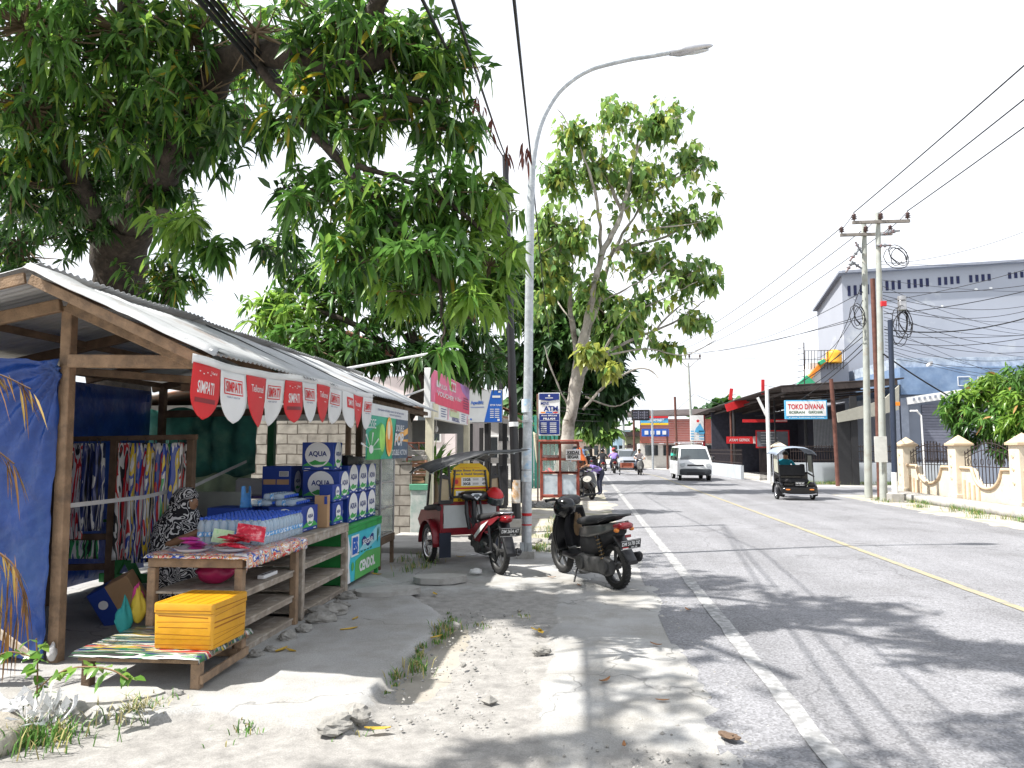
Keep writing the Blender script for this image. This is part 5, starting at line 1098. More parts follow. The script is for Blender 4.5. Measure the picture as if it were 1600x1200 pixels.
bushy('mango_tree', 'bushy mango tree standing behind the far end of the stall roof', (-4.6, 17.5, 0), [([(-4.6, 17.5, 0), (-4.6, 17.5, 1.6), B(660, 600, 17.5), B(640, 520, 17.5)], .25, .14), ([B(655, 580, 17.5), B(560, 510, 17), B(480, 480, 17)], .12, .04), ([B(655, 570, 17.5), B(720, 500, 17.5)], .12, .04)],
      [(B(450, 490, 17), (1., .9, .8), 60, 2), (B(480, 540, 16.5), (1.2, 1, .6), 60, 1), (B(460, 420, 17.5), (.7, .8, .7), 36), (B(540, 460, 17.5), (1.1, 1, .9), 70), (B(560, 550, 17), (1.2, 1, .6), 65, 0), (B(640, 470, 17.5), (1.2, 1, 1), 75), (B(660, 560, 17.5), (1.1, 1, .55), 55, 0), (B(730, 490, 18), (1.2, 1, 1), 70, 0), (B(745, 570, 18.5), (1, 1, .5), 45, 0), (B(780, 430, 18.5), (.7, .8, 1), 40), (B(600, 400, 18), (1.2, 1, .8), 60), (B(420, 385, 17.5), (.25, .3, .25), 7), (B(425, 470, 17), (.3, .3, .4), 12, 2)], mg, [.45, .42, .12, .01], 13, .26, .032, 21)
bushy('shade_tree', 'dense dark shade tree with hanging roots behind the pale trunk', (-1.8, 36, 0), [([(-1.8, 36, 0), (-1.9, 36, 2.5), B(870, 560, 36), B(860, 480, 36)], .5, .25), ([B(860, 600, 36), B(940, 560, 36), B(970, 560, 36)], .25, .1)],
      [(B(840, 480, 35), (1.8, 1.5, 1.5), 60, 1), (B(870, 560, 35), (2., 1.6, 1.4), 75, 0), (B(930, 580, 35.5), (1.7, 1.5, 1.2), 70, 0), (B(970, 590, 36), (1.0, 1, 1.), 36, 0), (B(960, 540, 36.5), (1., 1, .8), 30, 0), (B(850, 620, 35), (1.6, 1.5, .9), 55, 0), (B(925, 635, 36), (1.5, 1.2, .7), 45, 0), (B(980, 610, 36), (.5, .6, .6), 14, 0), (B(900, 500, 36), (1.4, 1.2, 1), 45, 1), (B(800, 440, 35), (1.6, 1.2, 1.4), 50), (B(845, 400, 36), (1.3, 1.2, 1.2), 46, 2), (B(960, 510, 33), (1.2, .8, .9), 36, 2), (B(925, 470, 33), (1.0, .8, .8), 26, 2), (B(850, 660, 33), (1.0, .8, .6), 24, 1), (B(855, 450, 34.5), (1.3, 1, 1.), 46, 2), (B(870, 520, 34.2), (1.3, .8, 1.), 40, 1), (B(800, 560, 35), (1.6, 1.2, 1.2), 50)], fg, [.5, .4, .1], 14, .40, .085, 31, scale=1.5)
bushy('roadside_tree', 'small bright green tree far down the left kerb', (1., 62, 0), [([(.6, 62, 0), (.6, 62, 3), B(935, 660, 62)], .15, .08)], [(B(935, 655, 62), (1.5, 1.3, 1.2), 40), (B(948, 668, 62), (1.1, 1., .8), 26), (B(922, 672, 62), (1., 1, .8), 20)], [fg[1], fg[2], hl_[1]], [.3, .4, .3], 12, .5, .13, 41, scale=1.8)
bushy('roadside_tree', 'dark green tree by the far bend of the road', (-2.5, 80, 0), [([(-2.5, 80, 0), (-2.5, 80, 4), (-2.4, 80, 6)], .3, .15)], [((-2.5, 80, 6.5), (3, 2.5, 2), 70), ((-.5, 80, 5.5), (2, 2, 1.6), 50), ((-5, 78, 6), (3, 2, 2.2), 60)], fg, [.4, .4, .2], 12, .7, .18, 43, scale=2.2)
bushy('mango_bush', 'bright low mango tree with orange flower stalks behind the peach wall', (14.2, 21.5, 0), [([(14.2, 21.5, 0), (14.1, 21.4, 1.4), (13.9, 21.3, 2.6)], .16, .08), ([(14.1, 21.4, 1.5), (12.6, 20.6, 2.3)], .07, .03), ([(14.1, 21.4, 1.6), (13.4, 23, 2.6)], .06, .03)],
      [(at(1500, 645, 24), (.75, .8, .6), 55, 1), (at(1535, 615, 24), (.9, .9, .6), 65, 2), (at(1580, 605, 23.5), (.9, .9, .6), 65, 2), (at(1560, 655, 23), (.9, .8, .55), 60, 1), (at(1600, 650, 22), (.8, .8, .7), 55, 2), (at(1515, 675, 23.6), (.6, .6, .4), 30, 0), (at(1590, 700, 22.5), (.7, .6, .5), 35, 0), (at(1610, 590, 22), (.7, .7, .4), 30, 1), ((12.6, 21.3, 2.5), (.9, .9, .55), 55, 1), ((13.3, 20.6, 2.9), (1., .9, .6), 65, 2), ((12.9, 23.0, 2.3), (1., 1., .6), 55, 1), ((14.2, 22.0, 3.2), (1.1, 1, .6), 65, 2), ((13.6, 19.5, 2.4), (.9, .8, .6), 50, 1), ((15.2, 20.4, 3.3), (1.2, 1, .7), 60, 2), ((14.2, 20.5, 2.0), (1., .9, .6), 45, 0), ((14.8, 18.8, 2.8), (1, .9, .7), 45, 1), ((12.2, 22.4, 2.0), (.6, .7, .4), 26, 1)], mg[:3] + [leafmat('flower_stalk', (.45, .24, .09), .3)], [.2, .42, .33, .05], 13, .25, .033, 51, scale=1.15)
# ================================================================== left side behind the stall
def brickmat(name, c1, c2, mortar, bw_, bh, ms=.012, axis='XZ'):
    m = mat(name, c1, .9, .15, 3, .4, 40); N, L, b = nodes_of(m)
    tc = [n for n in N if n.type == 'TEX_COORD'][0]
    sp = N.new('ShaderNodeSeparateXYZ'); cb = N.new('ShaderNodeCombineXYZ'); L.new(tc.outputs['Object'], sp.inputs[0])
    L.new(sp.outputs[axis[0]], cb.inputs[0]); L.new(sp.outputs['Z'], cb.inputs[1])
    br = N.new('ShaderNodeTexBrick'); br.inputs['Scale'].default_value = 1; br.inputs['Brick Width'].default_value = bw_; br.inputs['Row Height'].default_value = bh; br.inputs['Mortar Size'].default_value = ms; br.inputs['Mortar Smooth'].default_value = .3
    br.inputs['Color1'].default_value = (*c1, 1); br.inputs['Color2'].default_value = (*c2, 1); br.inputs['Mortar'].default_value = (*mortar, 1)
    dn = N.new('ShaderNodeTexNoise'); dn.inputs['Scale'].default_value = 4; L.new(tc.outputs['Object'], dn.inputs['Vector'])
    vm = N.new('ShaderNodeVectorMath'); vm.operation = 'MULTIPLY_ADD'; vm.inputs[1].default_value = (.03, .03, 0); L.new(dn.outputs['Color'], vm.inputs[0]); L.new(cb.outputs[0], vm.inputs[2]); L.new(vm.outputs[0], br.inputs['Vector'])
    n = N.new('ShaderNodeTexNoise'); n.inputs['Scale'].default_value = 7; n.inputs['Detail'].default_value = 8; L.new(tc.outputs['Object'], n.inputs['Vector'])
    r = N.new('ShaderNodeMapRange'); r.inputs['From Min'].default_value = .3; r.inputs['From Max'].default_value = .7; r.inputs['To Min'].default_value = .7; r.inputs['To Max'].default_value = 1.25; L.new(n.outputs['Fac'], r.inputs['Value'])
    mu = N.new('ShaderNodeMix'); mu.data_type = 'RGBA'; mu.blend_type = 'MULTIPLY'; mu.inputs[0].default_value = 1; L.new(br.outputs['Color'], mu.inputs[6]); L.new(r.outputs[0], mu.inputs[7]); L.new(mu.outputs[2], b.inputs['Base Color'])
    bp = N.new('ShaderNodeBump'); bp.inputs['Strength'].default_value = .8; bp.inputs['Distance'].default_value = .02; bp.invert = True; L.new(br.outputs['Fac'], bp.inputs['Height']); L.new(bp.outputs[0], b.inputs['Normal']); return m
blockm = brickmat('block_wall', (.40, .37, .32), (.33, .30, .26), (.13, .11, .09), .40, .19)
brickr = brickmat('old_bricks', (.36, .17, .10), (.42, .25, .16), (.45, .42, .38), .22, .07, .02)
b = MB().mt(blockm); b.prism([(-13, 0), (-3.2, 0), (-3.2, 1.36), (-3.42, 1.36), (-3.42, 1.52), (-3.85, 1.52), (-3.85, 1.72), (-4.3, 1.72), (-4.3, 2.14), (-13, 2.14)], .15, frame((0, 13.72, 0), (1, 0, 0), (0, 0, 1)))
b.build('block_wall', label='bare concrete block wall behind the stall with a stepped broken right end', cat='wall')
gp = empty('gate_pillar', (-3.06, 13.8, 0), 0, 'short stained pillar with green cap topped with broken red bricks', 'pillar')
b = PB(gp, mat('stained_plaster', (.52, .54, .51), .85, .1, 3, c2=(.22, .34, .30), c2at=.55, c2scale=4)); b.box((-3.06, 13.85, .42), (.30, .3, .86)); b.build('shaft', parent=gp)
b = PB(gp, mat('pillar_green', (.10, .32, .20), .8, .2)); b.box((-3.06, 13.85, .90), (.34, .34, .11)); b.build('cap', parent=gp)
b = PB(gp, mat('red_brick', (.34, .18, .11), .9, .3, 9))
for k in range(7): b.box((-3.08 + U(-.03, .03), 13.86, .99 + .062 * k), (.26 + U(-.05, .04), .2, .05), (U(-.05, .05), U(-.06, .06), U(-.1, .1)))
b.mt(stone); 
for k in range(2): b.box((-3.1 + U(-.03, .03), 13.86, 1.44 + .1 * k), (.28, .2, .09), (0, U(-.05, .05), .1))
b.build('broken_bricks', parent=gp)
def slabby(name, x, y, z, rx, ry, th, rz, label, m=conc):
    n = 22; s = x * 7; b = MB().mt(m)
    pts = [(rx * math.cos(2 * PI * k / n) * (1 + .22 * fbm(s + k * .7, 1)), ry * math.sin(2 * PI * k / n) * (1 + .22 * fbm(s + k * .7, 1))) for k in range(n)]
    b.prism(pts, th, Matrix.Translation((0, 0, th))); return b.build(name, label=label, cat='slab', loc=(x, y, z), rz=rz)
b = MB().mt(conc); b.box((-2.9, 12.5, .03), (.9, 2.1, .12), bev=.015); b.build('concrete_step', label='sunlit concrete step in front of the glass display case', cat='step')
slabby('broken_slab', -1.75, 9.02, .01, .32, .20, .07, .2, 'round broken concrete lid lying behind the pedicab wheel'); slabby('broken_slab', -2.15, 8.15, .02, .36, .2, .06, .5, 'cracked flat concrete slab lying by the green counter')
# --- dim shop behind the wall
gw = mat('shop_grey', (.32, .33, .33), .85, .1); shop = empty('shop_building', (-4.5, 16.4, 0), 0, 'dim open shop with grey walls under the pink signboard', 'shop')
b = PB(shop, gw); b.box((-6.2, 16.5, 1.25), (.15, 5., 2.5)); b.box((-4.6, 14.25, 1.25), (3.05, .12, 2.5)) if False else None
b.prism([(-6.1, 0), (-2.95, 0), (-2.95, 2.35), (-6.1, 2.35), (-6.1, 1.5), (-4.0, 1.5), (-4.0, 2.0), (-3.25, 2.0), (-3.25, .95), (-6.1, .95)], .12, frame((0, 19, 0), (1, 0, 0), (0, 0, 1))); b.build('wall', parent=shop)
b = PB(shop, zinc_old); b.sheet(lambda u, v: (-6.6 + 3.6 * u, 14.1 + 5.2 * v, 2.62 - .22 * u + .01 * math.sin(v * 420)), 6, 220, .003); b.build('roof', parent=shop)
b = PB(shop, conc); b.box((-4.5, 16.6, .06), (3.2, 4.8, .12)); b.build('floor_slab', parent=shop)
b = PB(shop, white); b.cyl((-3.3, 16.5, 2.35), (-3.3, 16.5, 2.12), .012, n=6); b.ell((-3.3, 16.5, 2.05), (.05, .05, .08), 10, 8); b.build('light_bulb', parent=shop)
b = PB(shop, mat('red_sign', (.45, .02, .03), .4, .1)); F = frame((-3.55, 13.62, 1.93), (1, 0, 0), (0, 0, 1)); b.T = None
b.mt(MATS['red_sign']).prism([(.23 * math.cos(k * PI / 16), .23 * math.sin(k * PI / 16)) for k in range(32)], .02, F); b.mt(white).text(F, 'BUKA', 0, .03, .2, .06, .003, .02); b.rect(F, -.1, -.06, .1, -.05, .003)
b.build('round_sign', label='round dark red sign hanging under the stall roof end', cat='sign')
b = MB().mt(mat('rust_rail', (.20, .07, .045), .8, .3))
for z in (1.45, 1.72): b.bar((-3.4, 14.0, z), (-2.95, 14.2, z), .03, .03)
for x in (-3.38, -3.15, -2.97): b.bar((x, 14.1, 1.3), (x, 14.1, 1.73), .025, .025)
b.bar((-3.35, 14.08, 1.7), (-3.0, 14.1, 1.45), .02, .02); b.build('rusty_railing', label='rusty iron railing beside the spiky plant', cat='railing')
# spiky plant
pl = empty('spiky_plant', (-3.0, 15.0, 0), 0, 'spiky strap-leaved plant growing between the cream sign posts', 'plant'); b = PB(pl, twigm); b.tube([(-3.0, 15, 0), (-2.98, 15, .7), (-3.0, 15, 1.2)], [.05, .045, .03], 8); b.build('stem', parent=pl)
cl = [((-3.0 + U(-.1, .1), 15 + U(-.1, .1), U(.95, 1.35)), (U(-.4, .4), U(-.4, .4), .9), 1.) for _ in range(9)]
leaf_obj('foliage', [leaves(cl, mg[1:3], [.7, .3], 11, .8, .035, .35, ((.3, .65), (1., .8)), (10, 75), seed=9)], mg[1:3], pl)
# --- pink signboard on cream posts
sb = empty('signboard', (-2.9, 13.9, 0), 0, 'large pink signboard with white lower strip on two cream posts', 'signboard')
for y in (13.9, 18.35): b = PB(sb, cream); b.bar((-2.9, y, 0), (-2.9, y, 2.35), .14, .14, up=(0, 1, 0)); b.build('post', parent=sb)
b = PB(sb, white); b.box((-2.92, 16.1, 2.66), (.12, 4.75, .94)); b.build('panel', parent=sb)
F = frame((-2.855, 13.75, 2.2), (0, 1, 0), (0, 0, 1)); b = PB(sb, pink); b.rect(F, 0, .30, 4.7, .92, .003); b.mt(pinkred).poly(F, [(.4, .28), (4.7, .26), (4.7, .55), (.4, .50)], .006)
b.mt(mat('sign_violet', (.42, .22, .5), .5, .2)).poly(F, [(3.6, .75), (4.7, .6), (4.7, .92), (3.2, .92)], .0065); b.mt(whitev).rect(F, 1.9, .66, 2.7, .86, .008); b.mt(pinkred).text(F, 'MINI', 2.3, .76, .6, .14, .011, .03)
b.mt(whitev).text(F, 'PULSA', 1.2, .66, .9, .1, .011, .03); b.text(F, 'VOUCHER', 1.5, .5, 1.9, .1, .011, .03); b.text(F, 'Isi Ulang', 3.0, .52, .9, .12, .011, .02); b.rect(F, .5, .62, .8, .75, .008)
b.mt(mat('sign_maroon', (.25, .03, .08), .5, .1))
for q in range(5): b.rect(F, 3.75, .36 + .06 * q, 4.5, .39 + .06 * q, .011)
b.mt(cream)
b.rect(F, .2, .02, .75, .28, .003); b.mt(mat('pale_green_poster', (.55, .62, .38), .5, .1)).rect(F, 2.0, .10, 3.2, .26, .004); b.mt(pinkred).text(F, 'P & R MINI', 2.4, .24, .9, .04, .008)
b.mt(navy).text(F, 'VIKCELL', 2.75, .055, 1., .09, .006, .03)
for x in (1.0, 3.5): 
    for q in range(4): b.rect(F, x, .06 + .05 * q, x + .5 + .1 * (q % 2), .075 + .05 * q, .005)
b.mt(pink).rect(F, 1.75, .02, 1.82, .27, .005); b.rect(F, 4.35, .02, 4.42, .22, .005); b.build('print', parent=sb)
b = MB().mt(white); b.cyl(at(535, 577, 12.2), at(668, 553, 14.0), .022, n=8); b.build('white_rod', label='long white rod reaching from the stall roof to the pink signboard', cat='rod')
b = MB().mt(alu); b.cyl(at(625, 622, 13.), at(672, 605, 14.0), .018, n=8); b.build('metal_brace', label='thin metal brace below the white rod', cat='rod')
# --- blue and white agent sign with kiosk
kb = empty('kiosk', (-2.6, 21, 0), 0, 'small dark kiosk with black posts under the blue and white sign', 'kiosk')
for x, y in ((-3.1, 20.3), (-2.65, 20.3), (-2.15, 20.3), (-3.1, 22.5), (-1.9, 22.5)): b = PB(kb, blackm); b.bar((x, y, 0), (x, y, 2.25 if y > 21 else 2.3), .12, .12, up=(0, 1, 0)); b.build('post', parent=kb)
b = PB(kb, blackm); b.box((-2.6, 20.5, .6), (1.0, .5, 1.1)); b.build('counter', parent=kb)
b = PB(kb, zinc_old); b.sheet(lambda u, v: (-3.4 + 1.9 * u, 20.1 + 2.8 * v, 2.32 + .5 * (1 - u) + .008 * math.sin(v * 230)), 5, 140, .003); b.build('roof', parent=kb)
b = PB(kb, white); b.box((-2.0, 21.2, 2.45), (.04, 2.4, .16), (0, 0, 0)); b.build('fascia', parent=kb)
ag = empty('agent_sign', (-2.66, 20, 2.3), 0, 'white and blue slanted sign reading AgenBRI above the kiosk', 'sign'); F = frame((-3.1, 19.98, 2.33), (1, .03, 0), (0, 0, 1))
b = PB(ag, alu); b.box((-2.65, 20.03, 2.76), (.92, .06, .90)); b.build('panel', parent=ag)
b = PB(ag, mat('sign_grey', (.58, .6, .62), .5, .05)); b.rect(F, .0, .0, .9, .86, .01); b.mt(blue).poly(F, [(.42, 0), (.9, 0), (.9, .86), (.62, .86)], .014); b.mt(blue).text(F, 'AgenBRI', .22, .52, .34, .12, .014, .03); b.rect(F, .05, .40, .42, .415, .014); b.disc(F, .06, .08, .025, .025, .014)
b.mt(white).rect(F, .64, .66, .86, .72, .018); b.text(F, 'SETOR TUNAI', .73, .46, .3, .05, .018, .02)
for q in range(5): b.rect(F, .58, .12 + .055 * q, .68, .14 + .055 * q, .018); b.rect(F, .71, .12 + .055 * q, .83, .14 + .055 * q, .018)
b.rect(F, .78, .03, .84, .09, .018); b.rect(F, .80, .8, .87, .84, .018); b.build('print', parent=ag)
b = MB().mt(whitev); b.sheet(lambda u, v: (-2.6 + .9 * u, 22.6 + .02 * math.sin(u * 9), 1.45 + .4 * v), 12, 4, .003); b.build('white_banner', label='plain white banner hung behind the kiosk posts', cat='banner')
# --- street light
sl_ = empty('street_light', (-.86, 11.15, 0), 0, 'tall galvanised street light pole with curved arm and grey lamp head', 'street light')
b = PB(sl_, steel); arc = [(-.86, 11.15, 0), (-.845, 11.15, 1.5), (-.82, 11.15, 3.2), (-.80, 11.15, 4.6), (-.775, 11.16, 5.7), (-.735, 11.18, 6.2), at(846, 190, 11.22), at(868, 150, 11.3), at(893, 126, 11.36), at(922, 109, 11.44), at(952, 100, 11.5), at(988, 92, 11.58), at(1020, 87, 11.64), at(1048, 82, 11.7)]
_a = spline(arc, 5); b.tube(_a, [max(.037, .076 - .045 * i / 48) for i in range(len(_a))], 16); b.cyl((-.84, 11.15, 2.0), (-.84, 11.15, 2.04), .083, n=16); b.build('pole', parent=sl_)
lamp0 = at(1046, 83, 11.7); lamp1 = at(1113, 73, 11.85); ax = (lamp1 - lamp0); Ll = ax.length; M_ = frame(lamp0, ax, (0, -.25, 1)) 
b = PB(sl_, alu); b.T = b.T @ M_; b.shell([(0, 0, .045, .045), (.06, 0, .06, .05), (.14, -.005, .10, .06), (.2, -.005, .14, .065), (Ll * .6, 0, .15, .055), (Ll * .9, .01, .10, .035), (Ll, .015, .03, .012)], 18, 2.6, M=Matrix(((1, 0, 0, 0), (0, 0, 1, 0), (0, 1, 0, 0), (0, 0, 0, 1)))); b.build('lamp_head', parent=sl_)
b = PB(sl_, clearlens); b.T = b.T @ M_; b.ell((Ll * .62, -.045, 0), (Ll * .3, .03, .11), 14, 8); b.build('lens', parent=sl_)
b = PB(sl_, conc); b.box((-.86, 11.15, .04), (.26, .26, .14)); b.build('base', parent=sl_)
b = PB(sl_, steel); b.box((-.80, 11.06, .12), (.06, .02, .24)); b.box((-.92, 11.06, .12), (.06, .02, .24)); b.build('anchor_plate', parent=sl_)
fly = mat('flyer', (.62, .66, .68), .6, .15, 20, c2=(.1, .4, .7), c2at=.6, c2scale=9)
def wrapf(root, x, y, z0, z1, r, m, a0, a1, name):
    b = PB(root, m); b.sheet(lambda u, v: (x + r * math.cos(R(a0 + (a1 - a0) * u)), y + r * math.sin(R(a0 + (a1 - a0) * u)), z0 + (z1 - z0) * v), 10, 3); b.build(name, parent=root)
for z0, z1, m in ((1.30, 1.62, fly), (1.12, 1.28, fly), (2.15, 2.35, fly), (.62, .66, red), (.48, .5, red)): wrapf(sl_, -.85, 11.15, z0, z1, .080, m, 195, 335, 'sticker')
bp_ = empty('utility_pole', (-1.32, 14.74, 0), 0, 'leaning black steel pole behind the street light', 'pole')
b = PB(bp_, black); b.tube([(-1.32, 14.74, 0), (-1.45, 14.74, 4), (-1.56, 14.72, 7.6)], [.092, .078, .06], 14); b.build('pole', parent=bp_)
b = PB(bp_, conc); b.box((-1.32, 14.74, .1), (.42, .42, .3)); b.build('base', parent=bp_)
b = PB(bp_, white); b.cyl((-1.385, 14.74, 2.05), (-1.388, 14.74, 2.14), .095, n=16); b.build('band', parent=bp_)
wrapf(bp_, -1.335, 14.74, 0.55, 1.0, .097, mat('flyer_orange', (.6, .6, .58), .6, .2, 8, c2=(.5, .25, .05), c2at=.55, c2scale=7), 200, 330, 'sticker')
# --- ATM sign
atm = empty('atm_sign', (-1.1, 23, 0), 0, 'navy and white hanging sign reading Mini ATM on a thin post', 'sign')
b = PB(atm, zinc_old); b.bar((-1.42, 23.02, 0), (-1.42, 23.02, 3.3), .05, .05, up=(0, 1, 0)); b.build('post', parent=atm)
b = PB(atm, white); b.box((-1.06, 23.02, 2.68), (.66, .05, 1.32)); b.build('panel', parent=atm)
F = frame((-1.38, 22.985, 2.03), (1, 0, 0), (0, 0, 1)); b = PB(atm, navy); b.rect(F, .01, 1.1, .63, 1.29, .006); b.poly(F, [(.01, 1.1), (.32, 1.06), (.63, 1.1)], .006); b.rect(F, .01, .03, .63, .66, .006)
b.text(F, 'MINI', .18, .98, .24, .10, .006, .03); b.text(F, 'ATM', .37, .82, .44, .16, .006, .04); b.mt(orange).rect(F, .06, .68, .2, .72, .007); b.mt(blue).rect(F, .22, .68, .42, .72, .007); b.mt(red).rect(F, .44, .68, .58, .72, .007)
b.mt(white).text(F, 'Agen BRILink', .32, .60, .5, .06, .012, .02); b.text(F, 'FILLAH', .32, .51, .36, .06, .012, .04); b.rect(F, .03, .45, .61, .456, .012); b.disc(F, .32, 1.22, .03, .03, .012); b.rect(F, .2, 1.14, .44, 1.16, .012)
for q in range(6): b.rect(F, .06, .09 + .055 * q, .24, .11 + .055 * q, .012); b.rect(F, .34, .09 + .055 * q, .54, .11 + .055 * q, .012)
b.build('print', parent=atm)
# --- food cart
rw = mat('cart_red_wood', (.26, .06, .04), .7, .25, 8); ct = empty('food_cart', (-.76, 23.9, 0), 0, 'red wooden food cart with glass upper case and pale lower doors', 'food cart')
b = PB(ct, rw)
for x in (-1.36, -.76, -.18):
    for y in (23.6, 24.3): b.bar((x, y, 0), (x, y, 1.82), .055, .055, up=(0, 1, 0))
for z in (.86, 1.28, 1.80):
    for y in (23.6, 24.3): b.bar((-1.36, y, z), (-.18, y, z), .05, .06)
    for x in (-1.36, -.18): b.bar((x, 23.6, z), (x, 24.3, z), .05, .06)
b.box((-.77, 23.95, .87), (1.2, .75, .04)); b.box((-.77, 23.95, .12), (1.2, .7, .06)); b.box((-1.06, 23.62, 1.36), (.55, .02, .12)); b.build('body', parent=ct)
b = PB(ct, mat('cart_roof', (.42, .12, .09), .7, .3, 4)); b.box((-.77, 23.9, 1.87), (1.45, 1.1, .05)); b.build('roof', parent=ct)
for x in (-1.06, -.47):
    b = PB(ct, mat('cart_door', (.50, .56, .60), .6, .12, 5, c2=(.3, .36, .4), c2at=.6)); b.box((x, 23.605, .50), (.46, .03, .62)); b.mt(rw)
    for dx in (-.25, .25): b.box((x + dx, 23.59, .5), (.05, .03, .70))
    b.build('door', parent=ct)
b = PB(ct, gl); b.box((-1.06, 23.61, 1.55), (.5, .006, .42), bev=0); b.box((-.47, 23.61, 1.08), (.5, .006, .34), bev=0); b.box((-1.06, 23.61, 1.08), (.5, .006, .34), bev=0); b.build('glass_panes', parent=ct)
for x in (-.62, -.38): b = MB().mt(mat('pale_bucket', (.42, .52, .5), .4, .1)); b.lathe([(0, 0), (.10, 0), (.11, .3), (.10, .31), (0, .31)], 16); b.build('bucket', label='pale green bucket standing in the food cart, ' + ('left' if x < -.5 else 'right') + ' one of two', cat='bucket', loc=(x, 23.95, .89))
b = PB(ct, white); F = frame((-.56, 23.56, 1.30), (1, 0, 0), (0, 0, 1)); b.box((-.34, 23.575, 1.43), (.46, .015, .34)); b.mt(black).text(F, 'KEDAI', .22, .2, .36, .10, .008, .04); b.text(F, 'SEGAR', .22, .06, .36, .10, .008, .04); b.rect(F, 0, .125, .44, .14, .008); b.build('cart_sign', parent=ct)
b = MB().mt(red); b.lathe([(0, .12), (.05, .10), (.13, 0), (.135, 0)], 14); b.build('food_cover', label='red dome food cover on the food cart counter', cat='food cover', loc=(-1.12, 23.9, .90))
b = MB().mt(mat('cream_cloth', (.6, .58, .45), .8, .1, trans=.3)); b.sheet(lambda u, v: (-.16 * u + .1 * (1 - v) * u, .03 * math.sin(u * 8), -.95 * (1 - v) + .1 * u), 8, 12, .003); b.build('cloth_sheet', label='cream cloth hanging from a corner left of the food cart', cat='cloth', loc=(-1.42, 23.2, 2.05))
for k in range(26): rock(-1.6 + U(0, 1.1), 20.2 + U(0, 1.6), .02, U(.07, .14), 'dark rubble stone in the heap before the food cart', m=conc_d, group='rubble heap before the food cart', name='rubble_stone')
# --- buildings further back on the left
def house(name, label, x0, x1, y0, y1, h, wm, rm, roofh=1., wins=(), cat='house'):
    hh = empty(name, ((x0 + x1) / 2, (y0 + y1) / 2, 0), 0, label, cat)
    b = PB(hh, wm); b.box(((x0 + x1) / 2, (y0 + y1) / 2, h / 2), (x1 - x0, y1 - y0, h), bev=0); b.build('wall', parent=hh)
    b = PB(hh, rm); xm = (x0 + x1) / 2; o = .4
    for s in (-1, 1): b.sheet(lambda u, v: (xm + s * (x1 - x0 + 2 * o) / 2 * u, y0 - o + (y1 - y0 + 2 * o) * v, h + roofh * (1 - u) + .05 - .12 * u), 4, 12, .05)
    b.build('roof', parent=hh)
    for (wx, wz, ww, wh) in wins:
        b = PB(hh, white); b.box((wx, y0 - .02, wz), (ww + .14, .06, wh + .14)); b.build('window_frame', parent=hh)
        b = PB(hh, windscreen); b.box((wx, y0 - .045, wz), (ww, .04, wh)); b.mt(white).box((wx, y0 - .068, wz), (.04, .03, wh)); b.build('window', parent=hh)
    return hh
pinkw = mat('pink_white_wall', (.62, .55, .55), .85, .08, 2); tile = mat('roof_tile', (.26, .12, .08), .85, .2, 6)
house('house', 'pale pinkish house behind the mango trees', -14, -5.2, 30, 38, 4.6, pinkw, tile, 1.8, [(-8, 2.6, 1.2, 1.3), (-10.5, 2.6, 1.2, 1.3), (-6.3, 2.6, .9, 1.3)])
house('house', 'long white low house left of the shade tree', -9, -3.4, 40, 52, 3.4, white, tile, 1.2, [(-4.6, 1.7, 1.1, 1.1), (-6.6, 1.7, 1.1, 1.1)])
house('shed', 'grey shed with rusty corrugated roof behind the block wall', -9.5, -4.1, 14.6, 17.6, 2.5, conc, zinc_old, .4, cat='shed')
b = MB().mt(conc); b.box((-4.15, 14.35, 2.55), (.5, .35, .45)); b.build('concrete_block', label='grey concrete block on top of the shop corner beside the stall roof end', cat='concrete block')
for k, (x, y) in enumerate(((-3.9, 30.5), (-3.4, 30.5), (-2.9, 30.5))): b = MB().mt(blackm); b.bar((x, y, 0), (x, y, 4.6), .16, .16, up=(0, 1, 0)); b.build('dark_post', label='dark post standing between the signs and the pale house', cat='post', group='dark posts behind the agent sign')
grn = mat('green_fence', (.05, .25, .2), .7, .1); fgz = empty('green_fence', (-1.9, 31, 0), 0, 'teal green metal fence seen left of the street light', 'fence')
for k in range(9): b = PB(fgz, grn); b.box((-2.5 + .17 * k, 31, 1.5), (.13, .03, 3.0)); b.build('fence_panel', parent=fgz)
# ================================================================== right side: poles, wires, wall, shops
polem = mat('pole_concrete', (.36, .38, .35), .85, .15, 3, c2=(.30, .22, .15), c2at=.66, c2scale=2.5); insul = mat('insulator', (.06, .025, .02), .25, .1, spec=.6); rustm = mat('rust_pipe', (.12, .05, .037), .8, .3, 6); wirem = mat('wire_black', (.012, .012, .014), .6, .1); armm = mat('cross_arm', (.22, .2, .18), .7, .2)
def insulator(root, x, y, z, k=1.):
    b = PB(root, insul); b.T = b.T @ Matrix.Translation((x, y, z)); b.lathe([(.015 * k, 0), (.02 * k, .04 * k), (.075 * k, .05 * k), (.03 * k, .085 * k), (.075 * k, .10 * k), (.03 * k, .13 * k), (.065 * k, .15 * k), (.025 * k, .19 * k), (0, .21 * k)], 10); b.build('insulator', parent=root)
def upole(label, base, top, r0, r1, armz, arm, name='utility_pole'):
    t = empty(name, base, 0, label, 'utility pole'); b = PB(t, polem); b.cyl(base, top, r0, r1, 16); b.build('shaft', parent=t)
    for z, x0, x1 in arm:
        b = PB(t, armm); b.bar((x0, top[1] - .12, z), (x1, top[1] - .12, z), .09, .10); b.build('cross_arm', parent=t)
        for x in (x0 + .06, (x0 + x1) / 2, x1 - .06): insulator(t, x, top[1] - .12, z + .05, 1.25)
    return t
pa = upole('pale concrete utility pole, left of the close pair at the side road corner', (9.34, 25.85, 0), (9.56, 25.85, 9.3), .125, .08, 0, [(8.85, 8.72, 10.42)])
